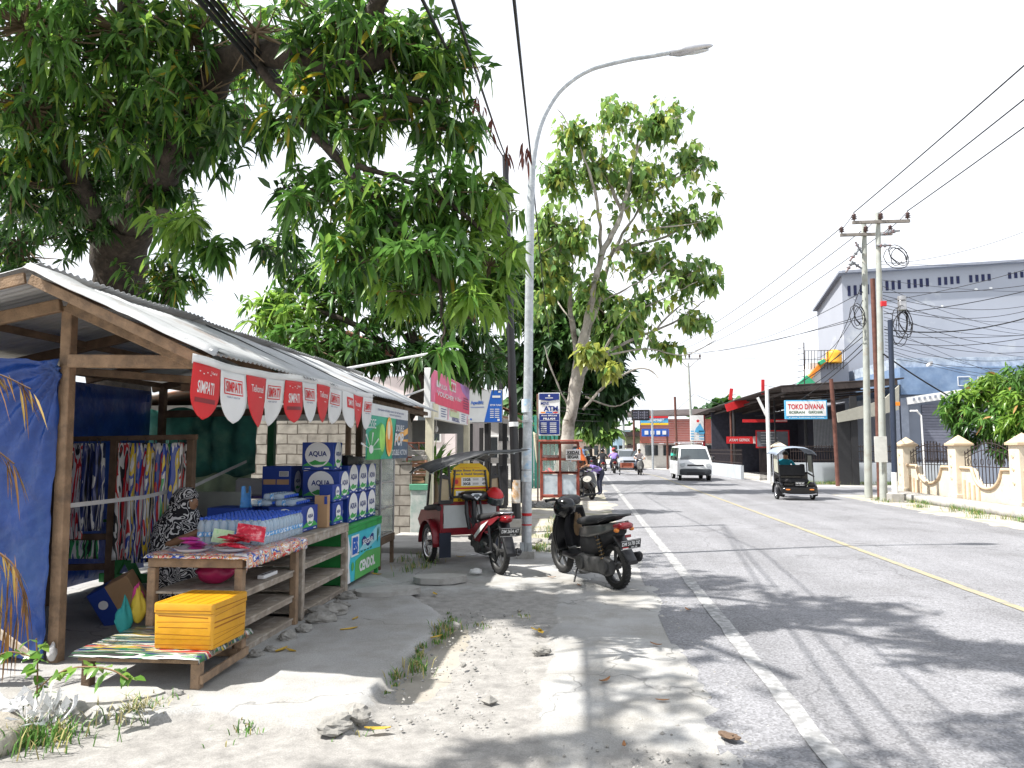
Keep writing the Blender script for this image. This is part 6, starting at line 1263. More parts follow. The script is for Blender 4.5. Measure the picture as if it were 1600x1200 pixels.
pb = upole('pale utility pole with rust stains, right of the close pair at the side road corner', (9.30, 24.5, 0), (9.50, 24.5, 9.2), .115, .075, 0, [(8.87, 8.66, 10.43)])
for (x, y, z, d) in ((9.3, 25.7, 8.4, (.3, 0, -.6)), (9.1, 25.6, 8.1, (-.4, .1, -.5)), (9.75, 24.4, 8.5, (.5, 0, .1)), (9.9, 24.4, 8.55, (.5, 0, .05)), (9.6, 24.4, 8.1, (.5, 0, 0)), (9.2, 25.7, 7.8, (.4, 0, -.3)), (8.9, 25.5, 7.7, (-.3, 0, -.5))):
    b = PB(pb if y < 25 else pa, mat('arrester', (.20, .22, .24), .5, .2, c2=(.35, .08, .05), c2scale=9)); d = V(d).normalized() * .22; p = V((x, y, z)); b.cyl(p - d, p + d, .035, n=8); b.cyl(p - d * .5, p - d * .3, .07, n=8); b.cyl(p + d * .1, p + d * .3, .07, n=8); b.build('arrester', parent=pb if y < 25 else pa)
b = PB(pb, red); b.box((9.5, 24.35, 6.2), (.16, .1, .16)); b.build('red_marker', parent=pb); b = PB(pb, orange); b.box((9.75, 24.4, 3.02), (.25, .05, .12)); b.build('orange_tag', parent=pb)
b = MB().mt(rustm); b.tube([(9.45, 25.2, 0), (9.5, 25.2, 3), (9.52, 25.2, 7.2)], .075, 10); b.build('cable_riser', label='rusty brown pipe standing between the two utility poles', cat='pipe')
bk = empty('utility_pole', (9.42, 23.9, 0), 0, 'slim dark navy pole with grey concrete foot before the pale pair', 'utility pole'); b = PB(bk, mat('navy_pole', (.02, .03, .055), .5, .1)); b.cyl((9.42, 23.9, .2), (9.5, 23.9, 5.6), .085, .075, 12); b.build('shaft', parent=bk)
b = PB(bk, conc); b.box((9.42, 23.9, .12), (.38, .38, .3), bev=.02); b.build('foot', parent=bk); b = PB(bk, white); b.cyl((9.42, 23.9, .26), (9.42, 23.9, .9), .089, n=12); b.build('white_sleeve', parent=bk)
b = PB(pb, mat('poster_paper', (.62, .62, .58), .7, .1)); b.box((9.22, 24.33, 1.6), (.38, .02, .8)); b.build('paper_notice', parent=pb)
# coils and splice boxes
def coil(c, r, n, label, ry=.5):
    b = MB().mt(wirem); q = random.Random(int(c[2] * 100)); pts = []
    for k in range(n * 18):
        a = 2 * PI * k / 18; R0 = r * (1 + .22 * math.sin(k * .37) + .22 * math.sin(k * .061 + 1)); t_ = .5 * math.sin(k * .05); pts.append((R0 * math.cos(a + t_) * ry + .10 * math.sin(k * .043) + .015 * q.uniform(-1, 1), .10 * math.sin(k * .2), R0 * math.sin(a) + .12 * math.sin(k * .031)))
    b.tube(pts, .013, 5); return b.build('cable_coil', label=label, cat='cable coil', loc=c)
coil((9.95, 24.2, 5.45), .42, 7, 'large tangled coil of black cable hanging on the right utility pole'); coil((9.85, 24.2, 7.55), .3, 4, 'small coil of black cable high on the right utility pole', .9); coil((9.1, 25.6, 5.9), .35, 4, 'loose coil of black cable on the left utility pole', .5)
b = MB().mt(alu); b.box((0, 0, 0), (.22, .2, .34), bev=.03); b.cyl((0, 0, .17), (0, 0, .3), .13, n=12); b.build('splice_box', label='grey cable splice box above the large cable coil', cat='splice box', loc=(10.0, 24.2, 6.1))
def wire(p, q, sag, r, label, group, n=22, name='cable'):
    p = V(p); q = V(q); b = MB().mt(wirem); b.tube([p.lerp(q, i / n) - V((0, 0, sag * 4 * (i / n) * (1 - i / n))) for i in range(n + 1)], r, 5); o = b.build(name, label=label, cat='cable', group=group); return o
GW = 'power lines along the right side of the road'
for i, (x, z) in enumerate(((8.72, 9.2), (9.55, 9.2), (10.37, 9.2))):
    wire((x, 24.4, z), (x - .2, -22, z + 1.2), .5, .017, ('left', 'middle', 'right')[i] + ' of three power lines running from the crossarm towards the top right', GW, 40)
    wire((x, 24.4, z - .02), (x + (.06, .05, .0)[i], 25.7, 9.05), .03, .012, 'short jumper line linking the two crossarms, ' + ('left', 'middle', 'right')[i] + ' one', None, 6)
    wire((x + .04, 25.7, 9.1), ((7.7, 8.85, 9.95)[i] - 3.0, 62, 9.0), .7, .014, ('left', 'middle', 'right')[i] + ' of three power lines running from the crossarm to the far pole', GW, 30)
GS = 'service cables fanning out from the utility poles'
SL = 'thin black service cable fanning right from the utility poles across the grey building'
q_ = random.Random(9)
for (z0, px, py, Y, r) in ((7.5, 1640, 345, 26, .010), (7.6, 1640, 400, 30, .010), (6.6, 1640, 440, 28, .014), (6.5, 1640, 470, 30, .012), (6.3, 1640, 410, 22, .012), (6.2, 1640, 500, 32, .010), (6.0, 1640, 540, 30, .012), (5.9, 1640, 445, 24, .016), (5.7, 1640, 560, 34, .010), (5.4, 1640, 485, 24, .024), (5.2, 1640, 520, 26, .012), (5.1, 1640, 590, 34, .010), (4.9, 1640, 555, 28, .010), (4.7, 1640, 600, 36, .010), (6.8, 1640, 520, 36, .010), (4.5, 1640, 575, 30, .010), (5.5, 1640, 610, 36, .009), (7.0, 1640, 455, 33, .010), (6.4, 1640, 525, 33, .011), (6.1, 1640, 475, 27, .012), (5.8, 1640, 520, 31, .010), (5.3, 1640, 545, 29, .012), (5.0, 1640, 520, 23, .013), (4.8, 1640, 585, 31, .010)):
    wire((9.55, 24.5, z0), at(px, py, Y), q_.uniform(.10, .45), r * .8, SL, GS)
for (z0, px, py, Y, r) in ((6.9, 1130, 540, 60, .012), (6.1, 1050, 548, 70, .012), (6.0, 960, 552, 80, .012), (5.6, 1190, 600, 46, .014), (5.4, 1140, 640, 56, .014), (5.2, 1215, 620, 44, .016), (5.0, 1180, 650, 50, .016), (6.6, 1270, 560, 44, .012), (7.2, 1270, 590, 44, .012)):
    wire((9.4, 25.8, z0), at(px, py, Y), q_.uniform(.4, 1.0), r, 'thin black service cable running left from the utility poles towards the shops', GS)
wire((9.45, 24.4, 4.6), (13.0, 24.5, 2.4), .15, .025, 'thick black cable dropping from the poles into the bush', None); wire((9.4, 24.4, 3.2), (13.6, 36, 3.9), .5, .012, 'pale sagging cable between the right pole and the awning', None)
# wires over the left footpath
GL = 'black cable bundle through the mango tree'
for i, (dx, dz, r) in enumerate(((0, 0, .02), (.07, .05, .016), (.13, .0, .022), (-.07, .06, .014), (.05, -.07, .018), (.2, .08, .012))):
    wire((-3.16 + dx * .7, -6, 5.5 + dz * .8), (-3.1 + dx * .5, 34, 5.3 + dz * .5), .08 + .02 * i, r * 1.05, 'black cable of the tight bundle passing through the mango crown', GL, 30)
p0 = at(803, 0, 4.6); p1 = V((-.77, 11.1, 6.0)); wire(p0 + (p0 - p1) * .9, p1, .0, .013, 'thick dark cable rising from the street light pole over the camera', None, 10); wire(p1, (-1.2, 27, 5.6), .3, .012, 'thin cable running from the street light pole to the pale tree', None)
for i, (px, Y0) in enumerate(((672, 5.2), (715, 5.2))): p0 = at(px, 0, Y0); p1 = V((-1.56, 14.7, 7.5 + .1 * i)); wire(p0 + (p0 - p1) * .7, p1, .12, .014, 'thin dark cable from the black pole over the mango crown, ' + ('left' if i == 0 else 'right') + ' one', None, 14)
for i, (y0, y1) in enumerate(((610, 614), (640, 646), (636, 632), (655, 650))): wire(at(862, y0, 24), at(1010, y1, 60), .2, .012, 'thin cable crossing before the shade tree behind the pale trunk', 'cables before the shade tree', 12)
wire(at(1010, 530, 70), at(1180, 560, 60), .5, .012, 'thin far cable crossing the white sky above the shops', 'far cables above the shops', 12); wire(at(1090, 618, 62), at(1260, 640, 45), .6, .02, 'thin far cable crossing the white sky above the shops', 'far cables above the shops', 12); wire(at(1085, 615, 62), at(1030, 662, 62), .1, .012, 'thin far cable crossing the white sky above the shops', 'far cables above the shops', 8)
# far pole
fp = empty('utility_pole', (6.6, 62, 0), 0, 'far slim utility pole with a triangular top arm and three insulators', 'utility pole'); c = at(1083, 700, 62).x; b = PB(fp, polem); b.cyl((c, 62, 0), (c - .25, 62, 8.7), .13, .08, 10); b.build('shaft', parent=fp)
b = PB(fp, armm); z = 9.0; b.bar((c - 1.1, 62, z), (c + .8, 62, z), .07, .09); b.bar((c - .23, 62, z - .75), (c - 1.0, 62, z - .02), .05, .05); b.bar((c - .23, 62, z - .75), (c + .6, 62, z - .02), .05, .05); b.build('cross_arm', parent=fp)
for x in (-1.0, -.15, .7): insulator(fp, c + x, 62, z + .05, 1.6)
# --- peach boundary wall
peach = mat('peach_paint', (.58, .44, .30), .8, .1, 2, c2=(.40, .31, .22), c2at=.6); peachl = mat('peach_cream', (.66, .58, .46), .8, .08, 2, c2=(.44, .38, .30), c2at=.62); iron = mat('wrought_iron', (.03, .02, .018), .6, .3, 9)
bwl = empty('boundary_wall', (11, 20, 0), 0, 'peach painted boundary wall with dipping panels, square pillars and wrought iron infill', 'boundary wall')
PY = [26.7, 23.1, 19.9, 16.6, 13.4]
for y in PY:
    b = PB(bwl, peachl); b.box((10.95, y, .97), (.44, .46, 1.5), bev=.012); b.box((10.95, y, .18), (.5, .52, .24)); b.build('pillar', parent=bwl)
    pil = bwl.children[-1] if False else None
    b = PB(bwl, peach); b.box((10.95, y, 1.74), (.56, .58, .07)); b.add([(10.95 + sx * .26, y + sy * .27, 1.776) for sx, sy in ((-1, -1), (1, -1), (1, 1), (-1, 1))] + [(10.95, y, 2.02)], [(0, 1, 4), (1, 2, 4), (2, 3, 4), (3, 0, 4)]); b.build('cap', parent=bwl)
    b = PB(bwl, peach)
    for z in (.75, 1.1, 1.42): b.box((10.722, y + .05, z), (.02, .10, .06), (0.6, 0, 0))
    b.build('ornament', parent=bwl)
for y1, y0 in zip(PY, PY[1:]):
    a, e = y0 + .23, y1 - .23; L_ = e - a
    prof = [(a, .06), (e, .06), (e, 1.06), (e - .22 * L_, 1.06)] + [(a + L_ * (.5 + .26 * math.cos(t)), 1.02 - .50 * math.sin(t)) for t in [PI * k / 14 for k in range(1, 14)]] + [(a + .22 * L_, 1.06), (a, 1.06)]
    F = frame((10.88, 0, 0), (0, -1, 0), (0, 0, 1)); b = PB(bwl, peachl); b.prism([(-y, z) for y, z in prof][::-1], .15, F); b.build('panel', parent=bwl)
    b = PB(bwl, peach); b.tube([(10.86, y, z + .01) for y, z in prof[2:]], .045, 8); b.build('moulding', parent=bwl)
    b = PB(bwl, peach)
    for k in range(4): b.box((10.865, e - .18 - .26 * k, .42 - .03 * k), (.05, .07, .62 - .06 * k))
    b.build('baluster', parent=bwl)
    b = PB(bwl, iron); n = 14
    for k in range(n + 1):
        u = k / n; y = a + .1 + (L_ - .2) * u; zt = 1.48 + .32 * math.sin(PI * u); d = (u - .5) / .26; zb = 1.02 - .5 * math.sqrt(max(0, 1 - d * d)) if abs(d) < 1 else 1.06
        b.cyl((10.95, y, zb + .02), (10.95, y, zt), .013, n=5); b.ell((10.95, y, zt + .03), (.02, .02, .045), 6, 4)
    b.tube([(10.95, a + .1 + (L_ - .2) * k / 20, 1.45 + .32 * math.sin(PI * k / 20)) for k in range(21)], .016, 5); b.tube([(10.95, a + .1 + (L_ - .2) * k / 20, 1.34 + .25 * math.sin(PI * k / 20)) for k in range(21)], .012, 5); b.bar((10.95, a + .1, 1.12), (10.95, e - .1, 1.12), .02, .025)
    for k in range(7):
        yy = a + .3 + (L_ - .6) * k / 6; b.tube([(10.95, yy + .09 * math.cos(t * PI / 4), 1.25 + .09 * math.sin(t * PI / 4)) for t in range(8)], .009, 4, closed=True)
    b.build('iron_grille', parent=bwl)
kb_ = MB().mt(conc); kb_.sheet(lambda u, v: (10.0 + .75 * u, 13 + 13.6 * v, .20 + .015 * fbm(u * 3, v * 40)), 3, 80, .24); kb_.build('kerb', kind='structure')
b = MB().mt(blackm); b.sheet(lambda u, v: (9.55 + .45 * u, 16.4 + 1.3 * v, .016), 4, 4); b.build('drain_hole', kind='structure')
# --- big grey warehouse
gwal = mat('grey_plaster', (.34, .36, .41), .85, .08, .25, c2=(.46, .48, .5), c2at=.66, c2w=.06, c2scale=.55); N, L, b_ = nodes_of(gwal)
big = empty('warehouse', (25, 50, 0), 0, 'huge blank blue-grey warehouse with rows of small vent slots under the roof', 'warehouse')
X0_, Y0_ = 15.25, 45.
b = PB(big, gwal); b.add([(X0_, Y0_, 0), (48, Y0_, 0), (48, Y0_, 13.3), (X0_, Y0_, 11.9), (X0_, Y0_ + 4.8, 0), (X0_, Y0_ + 4.8, 10.6), (48, Y0_ + 4.8, 0), (48, Y0_ + 4.8, 11.8)], [(0, 1, 2, 3), (4, 0, 3, 5), (1, 6, 7, 2), (6, 4, 5, 7), (3, 2, 7, 5)]); b.build('wall', parent=big)
b = PB(big, mat('roof_edge', (.24, .26, .31), .7, .1)); b.bar((X0_ - .1, Y0_ - .12, 11.98), (48, Y0_ - .12, 13.38), .5, .16); b.bar((X0_ - .12, Y0_ - .35, 11.98), (X0_ - .12, Y0_ + 4.9, 10.66), .3, .14); b.build('roof_edge', parent=big)
vent = mat('vent_dark', (.02, .025, .07), .9, .1)
for px in (1326, 1376, 1420, 1468, 1517, 1578, 1620):
    for k in range(4):
        x = at(px + 9.6 * k, 440, Y0_).x; z = 11.0 + (x - X0_) * .066 - (.12 if px == 1326 else 0); hh = .62 - (x - X0_) * .028
        b = PB(big, vent); b.box((x, Y0_ + .0, z), (.16, .06, max(.3, hh)), bev=0); b.build('vent', parent=big)
b = PB(big, white)
for (px, py, s) in ((1335, 466, .12), (1525, 452, .22), (1548, 450, .2), (1472, 478, .15), (1390, 545, .1), (1500, 520, .1)): b.T = Matrix.Translation(-V(big.location)); b.disc(frame((at(px, py, Y0_).x, Y0_ - .012, at(px, py, Y0_).z), (1, 0, 0), (0, 0, 1)), 0, 0, s * .5, s * .3, .002, 7)
b.build('plaster_patch', parent=big)
# lower blue annex
anm = mat('blue_fascia', (.15, .23, .37), .7, .15, 1.5, c2=(.25, .34, .48), c2at=.6, c2scale=1.2); an = empty('annex_building', (19, 40, 0), 0, 'low blue and grey shop annex before the warehouse with pale perforated fascia', 'shop')
b = PB(an, anm); xl = at(1408, 620, 37).x; b.box(((xl + 34) / 2, 40.5, 4.85), (34 - xl, 7, 1.3)); b.build('fascia', parent=an)
b = PB(an, mat('stained_parapet', (.42, .48, .55), .85, .15, 2, c2=(.25, .3, .38), c2at=.5, c2scale=3)); b.box(((xl + 34) / 2, 40.7, 5.75), (34 - xl, 6.6, .5)); b.build('parapet', parent=an)
b = PB(an, mat('annex_wall', (.22, .25, .31), .8, .1, 1)); b.box(((xl + 34) / 2 - .3, 40.6, 2.1), (34 - xl, 6.4, 4.2)); b.build('wall', parent=an)
b = PB(an, mat('shutter', (.16, .17, .22), .6, .1)); x0, x1 = at(1442, 660, 37.3).x, at(1500, 660, 37.3).x
for k in range(26): b.box(((x0 + x1) / 2, 37.36, .3 + .135 * k), (x1 - x0, .05, .12))
b.build('roller_shutter', parent=an)
b = PB(an, white); x1 = at(1470, 625, 36.2).x; b.bar((xl, 36.4, 3.85), (x1 + 2, 36.4, 4.35), .06, .34); b.mt(MATS['roof_edge'])
for k in range(16): b.box((xl + .3 + k * .24, 36.35, 3.93 + k * .24 * .13), (.09, .06, .12), bev=0)
b.build('perforated_trim', parent=an)
b = PB(an, mat('grey_column', (.30, .34, .42), .8, .1)); 
for px in (1398, 1412): b.box((at(px, 660, 36.9).x, 36.9, 2.0), (.34, .34, 4.0))
b.build('column', parent=an)
b = PB(an, white)
for dx in (0, .9): 
    for p, q in (((0, 0), (.55, 0)), ((0, .42), (.55, .42)), ((0, 0), (0, .42)), ((.55, 0), (.55, .42))): b.bar((xl + 2.6 + dx + p[0], 36.98, 4.6 + p[1]), (xl + 2.6 + dx + q[0], 36.98, 4.6 + q[1]), .02, .03)
b.build('window_outline', parent=an)
b = MB().mt(alu); b.lathe([(0, 0), (.2, .03), (.38, .12), (.385, .12), (.2, .02), (0, -.01)], 18); o = b.build('satellite_dish', label='small satellite dish on the parapet before the warehouse wall', cat='satellite dish', loc=tuple(at(1457, 577, 37.5))); o.rotation_euler = (R(-60), 0, R(25))
sf = empty('street_lamp', tuple(at(1437, 700, 35).xy) + (0,), 0, 'short lamp post with a bent white head before the dark shutter', 'lamp'); x = at(1443, 690, 35).x; b = PB(sf, white); b.tube([(x, 35, 0), (x - .05, 35, 3.1), (x - .25, 35, 3.35)], .04, 8); b.box((x - .35, 35, 3.32), (.3, .14, .07)); b.build('lamp_body', parent=sf)
# water tank, roof room, stair
wt = empty('water_tank', tuple(at(1303, 560, 43)), 0, 'orange water tank on the roof terrace beside the warehouse', 'water tank'); b = PB(wt, mat('tank_orange', (.75, .36, .03), .45, .08)); c = at(1303, 558, 43); b.T = b.T @ Matrix.Translation(c); b.lathe([(0, -.35), (.40, -.35), (.42, -.28), (.40, -.24), (.42, -.1), (.40, -.04), (.42, .1), (.4, .16), (.41, .28), (.2, .40), (.1, .42), (0, .42)], 20); b.build('tank', parent=wt)
rm = empty('roof_room', tuple(at(1290, 600, 43)), 0, 'white and grey roof room with green and orange stair beside the water tank', 'roof room'); c0 = at(1268, 600, 43); c1 = at(1320, 577, 43)
b = PB(rm, MATS['grey_plaster']); b.box(((c0.x + c1.x) / 2 + .4, 44, 5.4), (c1.x - c0.x - .3, 1.8, 2.2)); b.build('wall', parent=rm)
b = PB(rm, white); b.box((c0.x + .22, 43.6, 5.4), (.6, 1.2, 2.1)); b.build('white_wall', parent=rm)
b = PB(rm, orange); b.bar(at(1255, 600, 43), at(1288, 562, 43), .5, .22); b.build('stair', parent=rm); b = PB(rm, mat('stair_green', (.05, .4, .2), .6, .1)); b.bar(at(1252, 606, 42.6), at(1266, 592, 42.6), .3, .6); b.bar(at(1280, 568, 42.6), at(1288, 563, 42.6), .3, .2); b.build('stair_base', parent=rm)
b = PB(rm, iron)
for px in range(1258, 1322, 5): b.cyl(at(px, 577, 42.8), at(px, 548, 42.8), .02, n=5)
b.bar(at(1256, 548, 42.8), at(1322, 547, 42.8), .03, .03); b.bar(at(1256, 562, 42.8), at(1290, 562, 42.8), .03, .03); b.build('railing', parent=rm)
b = MB().mt(iron); b.cyl(at(1257, 600, 41), at(1256, 535, 41), .03, n=6)
for k in range(6): b.cyl(at(1246, 590 - 9 * k, 41), at(1257, 588 - 9 * k, 41), .014, n=4)
b.build('antenna', label='thin antenna mast with rungs left of the water tank', cat='antenna')
# --- open market pavilion
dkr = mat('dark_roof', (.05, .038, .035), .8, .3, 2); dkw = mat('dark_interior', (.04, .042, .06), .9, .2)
pv = empty('market_pavilion', (14, 46, 0), 0, 'large open shop pavilion with dark low roof and red and white banners inside', 'pavilion')
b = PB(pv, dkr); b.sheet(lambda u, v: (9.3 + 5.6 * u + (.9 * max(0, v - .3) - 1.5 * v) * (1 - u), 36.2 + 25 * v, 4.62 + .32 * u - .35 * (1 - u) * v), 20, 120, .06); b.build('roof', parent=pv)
b = PB(pv, dkr)
for k in range(11): y = 36.6 + 2.3 * k; b.bar((9.4 - .05 * k, y, 4.45 - .03 * k), (14.7, y, 4.8), .06, .1); b.bar((9.4, y, 4.1), (14.7, y, 4.5), .05, .08)
for x in (9.6, 11.5, 13.5): b.bar((x, 36.4, 4.3), (x - .5, 61, 4.0), .06, .1)
b.bar((9.35, 36.25, 4.42), (14.6, 36.25, 4.74), .08, .30); b.build('roof_truss', parent=pv)
for (px, Y, m, r) in ((1201, 37, white, .09), (1148, 47, blackm, .09), (1143, 48, rustm, .07), (1260, 40, blackm, .08), (1212, 41, blackm, .05), (1306, 36.5, blackm, .07)):
    p = at(px, 700, Y); b = PB(pv, m); b.cyl((p.x, Y, 0), (p.x, Y, 4.5), r, n=10)
    if m is white: b.cyl((p.x, Y, 3.1), (p.x - .45, Y, 4.1), .07, n=8)
    b.build('column', parent=pv)
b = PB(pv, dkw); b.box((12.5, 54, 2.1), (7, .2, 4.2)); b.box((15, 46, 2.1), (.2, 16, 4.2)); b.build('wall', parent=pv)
F = lambda px0, py1, Y: frame(tuple(at(px0, py1, Y)), (1, 0, 0), (0, 0, 1))
def sgn(px0, py0, px1, py1, Y): a = at(px0, py1, Y); c = at(px1, py0, Y); return frame(tuple(a), (1, 0, 0), (0, 0, 1)), c.x - a.x, c.z - a.z
f, w_, h_ = sgn(1181, 672, 1233, 700, 45); b = PB(pv, red); b.rect(f, 0, 0, w_, h_, 0); b.mt(mat('board_grey', (.16, .17, .2), .6, .2, 3)).rect(f, .08, .08, w_ - .08, h_ - .08, .01); b.mt(whitev)
for q in range(5): b.rect(f, .3, .25 + .16 * q, w_ * (.5 + .08 * (q % 3)), .28 + .16 * q, .02)
b.build('menu_board', parent=pv)
f, w_, h_ = sgn(1135, 682, 1181, 693, 46); b = PB(pv, redv); b.rect(f, 0, 0, w_, h_, 0); b.mt(whitev).text(f, 'AYAM GEPREK', w_ * .45, h_ * .5, w_ * .7, h_ * .4, .01, .02); b.rect(f, w_ * .9, 0, w_, h_, .01); b.build('banner', parent=pv)
f, w_, h_ = sgn(1160, 655, 1230, 660, 43); b = PB(pv, redv); b.rect(f, 0, 0, w_, h_, 0); b.mt(whitev).rect(f, w_ * .7, .05, w_, h_ * .6, .01); b.build('red_valance', parent=pv)
f, w_, h_ = sgn(1272, 655, 1303, 700, 41); b = PB(pv, mat('grey_shutter', (.30, .31, .33), .6, .1)); 
for k in range(14): b.rect(f, .07 * k * w_ / 1, 0, (.07 * k + .055) * w_, h_, 0)
b.build('grey_shutter', parent=pv)
b = PB(pv, redv); b.box(tuple(at(1152, 632, 45)), (1.4, .1, .45), (0, R(-18), 0)); b.build('red_roof_sign', parent=pv)
b = PB(pv, redv); b.bar(at(1141, 625, 46), at(1143, 607, 46), .2, .1); b.build('red_flag_board', parent=pv)
b = PB(pv, redv); b.bar(at(1192, 616, 40), at(1192, 593, 40), .16, .1); b.build('red_flag_board', parent=pv)
aw = empty('awning', tuple(at(1360, 640, 34.5)), 0, 'pale beige awning panel between the pavilion and the blue annex', 'awning')
a_ = [at(1308, 645, 35), at(1380, 625, 35), at(1405, 602, 35), at(1405, 640, 35), at(1370, 650, 35), at(1310, 660, 35)]; b = PB(aw, mat('awning_beige', (.34, .33, .28), .7, .06)); b.add([tuple(p) for p in a_] + [tuple(p + V((0, .12, 0))) for p in a_], [(0, 1, 2, 3, 4, 5)[::-1], tuple(range(6, 12))] + [(i, (i + 1) % 6, (i + 1) % 6 + 6, i + 6) for i in range(6)]); b.build('panel', parent=aw)
b = PB(aw, blackm); p = at(1338, 700, 35); b.box((p.x, 35.2, 2.0), (.3, .12, 4.0)); p = at(1326, 700, 35); b.box((p.x, 35.2, 1.6), (.9, .06, 3.2)); b.build('dark_column', parent=aw)
# hanging shop sign
f, w_, h_ = sgn(1227, 625, 1292, 655, 35.2); sg = empty('shop_sign', tuple(f.translation), 0, 'white shop sign with red letters TOKO DIVANA and blue lower edge', 'sign'); c = f @ V((w_ / 2, h_ / 2, -.06)); b = PB(sg, ltblue); b.box(tuple(c), (w_, .1, h_)); b.build('panel', parent=sg)
b = PB(sg, white); b.rect(f, .05, h_ * .17, w_ - .05, h_ - .05, .004); b.mt(redv).text(f, 'TOKO DIVANA', w_ * .5, h_ * .66, w_ * .86, h_ * .28, .01, .025); b.mt(dgreen).text(f, 'ECERAN   GROSIR', w_ * .5, h_ * .36, w_ * .8, h_ * .13, .01, .025); b.mt(white).text(f, 'Jl. Jend. Sudirman Kel. Limba', w_ * .5, h_ * .08, w_ * .84, h_ * .07, .008, .02); b.build('print', parent=sg)
b = MB().mt(rustm); p = at(1308, 730, 34); b.tube([(p.x, 34, 0), (p.x - .05, 34, 3), (p.x - .12, 34, 4.7)], .085, 10); b.build('rusty_pole', label='rusty brown pole beside the white shop sign', cat='pole')
# fence and gate
fw = empty('fence_wall', (14, 36, 0), 0, 'low grey wall topped with dark iron railing in front of the pavilion', 'fence'); lw = mat('fence_grey', (.42, .45, .48), .85, .1, 1.5)
def rail(x0, y0, x1, y1, zw, zt, n):
    b = PB(fw, lw); b.bar((x0, y0, zw / 2), (x1, y1, zw / 2), .16, zw); b.build('low_wall', parent=fw)
    b = PB(fw, iron); p = V((x0, y0, 0)); q = V((x1, y1, 0))
    for k in range(n + 1): c = p.lerp(q, k / n); b.cyl((c.x, c.y, zw), (c.x, c.y, zt + .08), .014, n=4)
    for z in (zw + .12, zt - .22, zt): b.bar((x0, y0, z), (x1, y1, z), .03, .035)
    b.build('railing', parent=fw)
rail(9.6, 36.0, 16.6, 36.0, .98, 1.72, 60); rail(8.4, 41, 7.9, 58, .75, 1.55, 60)
for x, y in ((9.35, 37.2),):
    b = PB(fw, mat('gate_post', (.36, .38, .42), .85, .1)); b.box((x, y, .85), (.48, .48, 1.7)); b.mt(peachl); b.box((x, y, 1.74), (.62, .62, .08)); b.add([(x - .28, y - .28, 1.78), (x + .28, y - .28, 1.78), (x + .28, y + .28, 1.78), (x - .28, y + .28, 1.78), (x, y, 1.98)], [(0, 1, 4), (1, 2, 4), (2, 3, 4), (3, 0, 4)]); b.build('gate_post', parent=fw)
b = PB(fw, iron)
for k in range(8): b.cyl((8.55 + .07 * k, 37.6 + .05 * k, .08), (8.55 + .07 * k, 37.6 + .05 * k, 1.7), .015, n=4)
b.bar((8.5, 37.6, 1.65), (9.1, 38, 1.65), .03, .03); b.bar((8.5, 37.6, .15), (9.1, 38, .15), .03, .03); b.build('gate', parent=fw)
f, w_, h_ = sgn(1393, 700, 1416, 710, 35.85); b = MB().mt(yellow); b.rect(f, 0, 0, w_, h_, 0); b.mt(redv).text(f, 'BAKSO', w_ / 2, h_ / 2, w_ * .8, h_ * .5, .006, .03); b.build('yellow_banner', label='small yellow banner on the railing right of the utility poles', cat='banner')
for k in range(5): b = MB().mt(stone); rock(9.0 + U(-.5, .6), 33.8 + U(-.4, .4), .0, U(.15, .3), 'pale rubble stone heaped at the side road corner by the gate post', m=pale, group='rubble at the side road corner')
# --- far shops on the bend
rc = empty('red_shop', (8, 66, 0), 0, 'far shop with salmon red cladding and dark roof on the bend', 'shop'); b = PB(rc, brick_red); a = at(1000, 690, 66); c = at(1142, 660, 66)
for k in range(14): b.box(((a.x + c.x) / 2, 66, 2.2 + .15 * k), (c.x - a.x, .12, .14))
b.build('cladding', parent=rc)
b = PB(rc, mat('shop_white', (.62, .60, .56), .8, .1)); b.box(((a.x + c.x) / 2, 68, 1.05), (c.x - a.x, 3.6, 2.1)); b.build('wall', parent=rc); b = PB(rc, windscreen)
for k in range(5): b.box((a.x + 1 + k * (c.x - a.x) / 5, 66.15, 1.5), (1.1, .05, .9))
b.build('shop_front', parent=rc)
b = PB(rc, dkr); b.sheet(lambda u, v: (a.x - 1.2 + (c.x - a.x + 2.5) * u, 65 + 6 * v, 4.4 + .25 * u + .8 * v), 4, 4, .08); b.build('roof', parent=rc)
def billboard(name, label, box, Y, base, gfx, postpx=None, cat='sign'):
    f, w_, h_ = sgn(*box, Y); t = empty(name, tuple(f.translation.xy) + (0,), 0, label, cat); c = f @ V((w_ / 2, h_ / 2, -.1)); b = PB(t, base); b.box(tuple(c), (w_, .16, h_)); b.build('panel', parent=t)
    b = PB(t); gfx(b, f, w_, h_); b.build('print', parent=t)
    for px, m in (postpx or []): p = at(px, 700, Y); b = PB(t, m); b.cyl((p.x, Y + .1, 0), (p.x, Y + .1, f.translation.z + h_), .09, n=8); b.build('post', parent=t)
def g1(b, f, w_, h_):
    b.mt(mat('led_dark', (.03, .03, .045), .5, .2)).rect(f, .1, .1, w_ - .1, h_ - .1, .01); b.mt(mat('led_grey', (.2, .2, .25), .6, .1))
    for x in (.36, .68): b.rect(f, w_ * x, .1, w_ * x + .06, h_ - .1, .02)
    for r_ in range(3):
        for c_ in range(7): b.rect(f, w_ * (.1 + .12 * c_), h_ * (.22 + .24 * r_), w_ * (.1 + .12 * c_) + .1, h_ * (.22 + .24 * r_) + .06, .02)
billboard('display_board', 'dark square display board on red posts far down the road', (987, 640, 1015, 657), 60, blackm, g1, [(991, rustm), (1020, steel)])
def g2(b, f, w_, h_): b.mt(white).text(f, 'ALFAMART', w_ * .55, h_ * .55, w_ * .6, h_ * .3, .03, .03); b.mt(red).rect(f, 0, h_ * .75, w_, h_, .02); b.mt(yellow).rect(f, 0, 0, w_, h_ * .22, .02)
billboard('store_sign', 'far white store sign with red top and yellow lower band', (1001, 650, 1044, 664), 64, ltblue, g2)
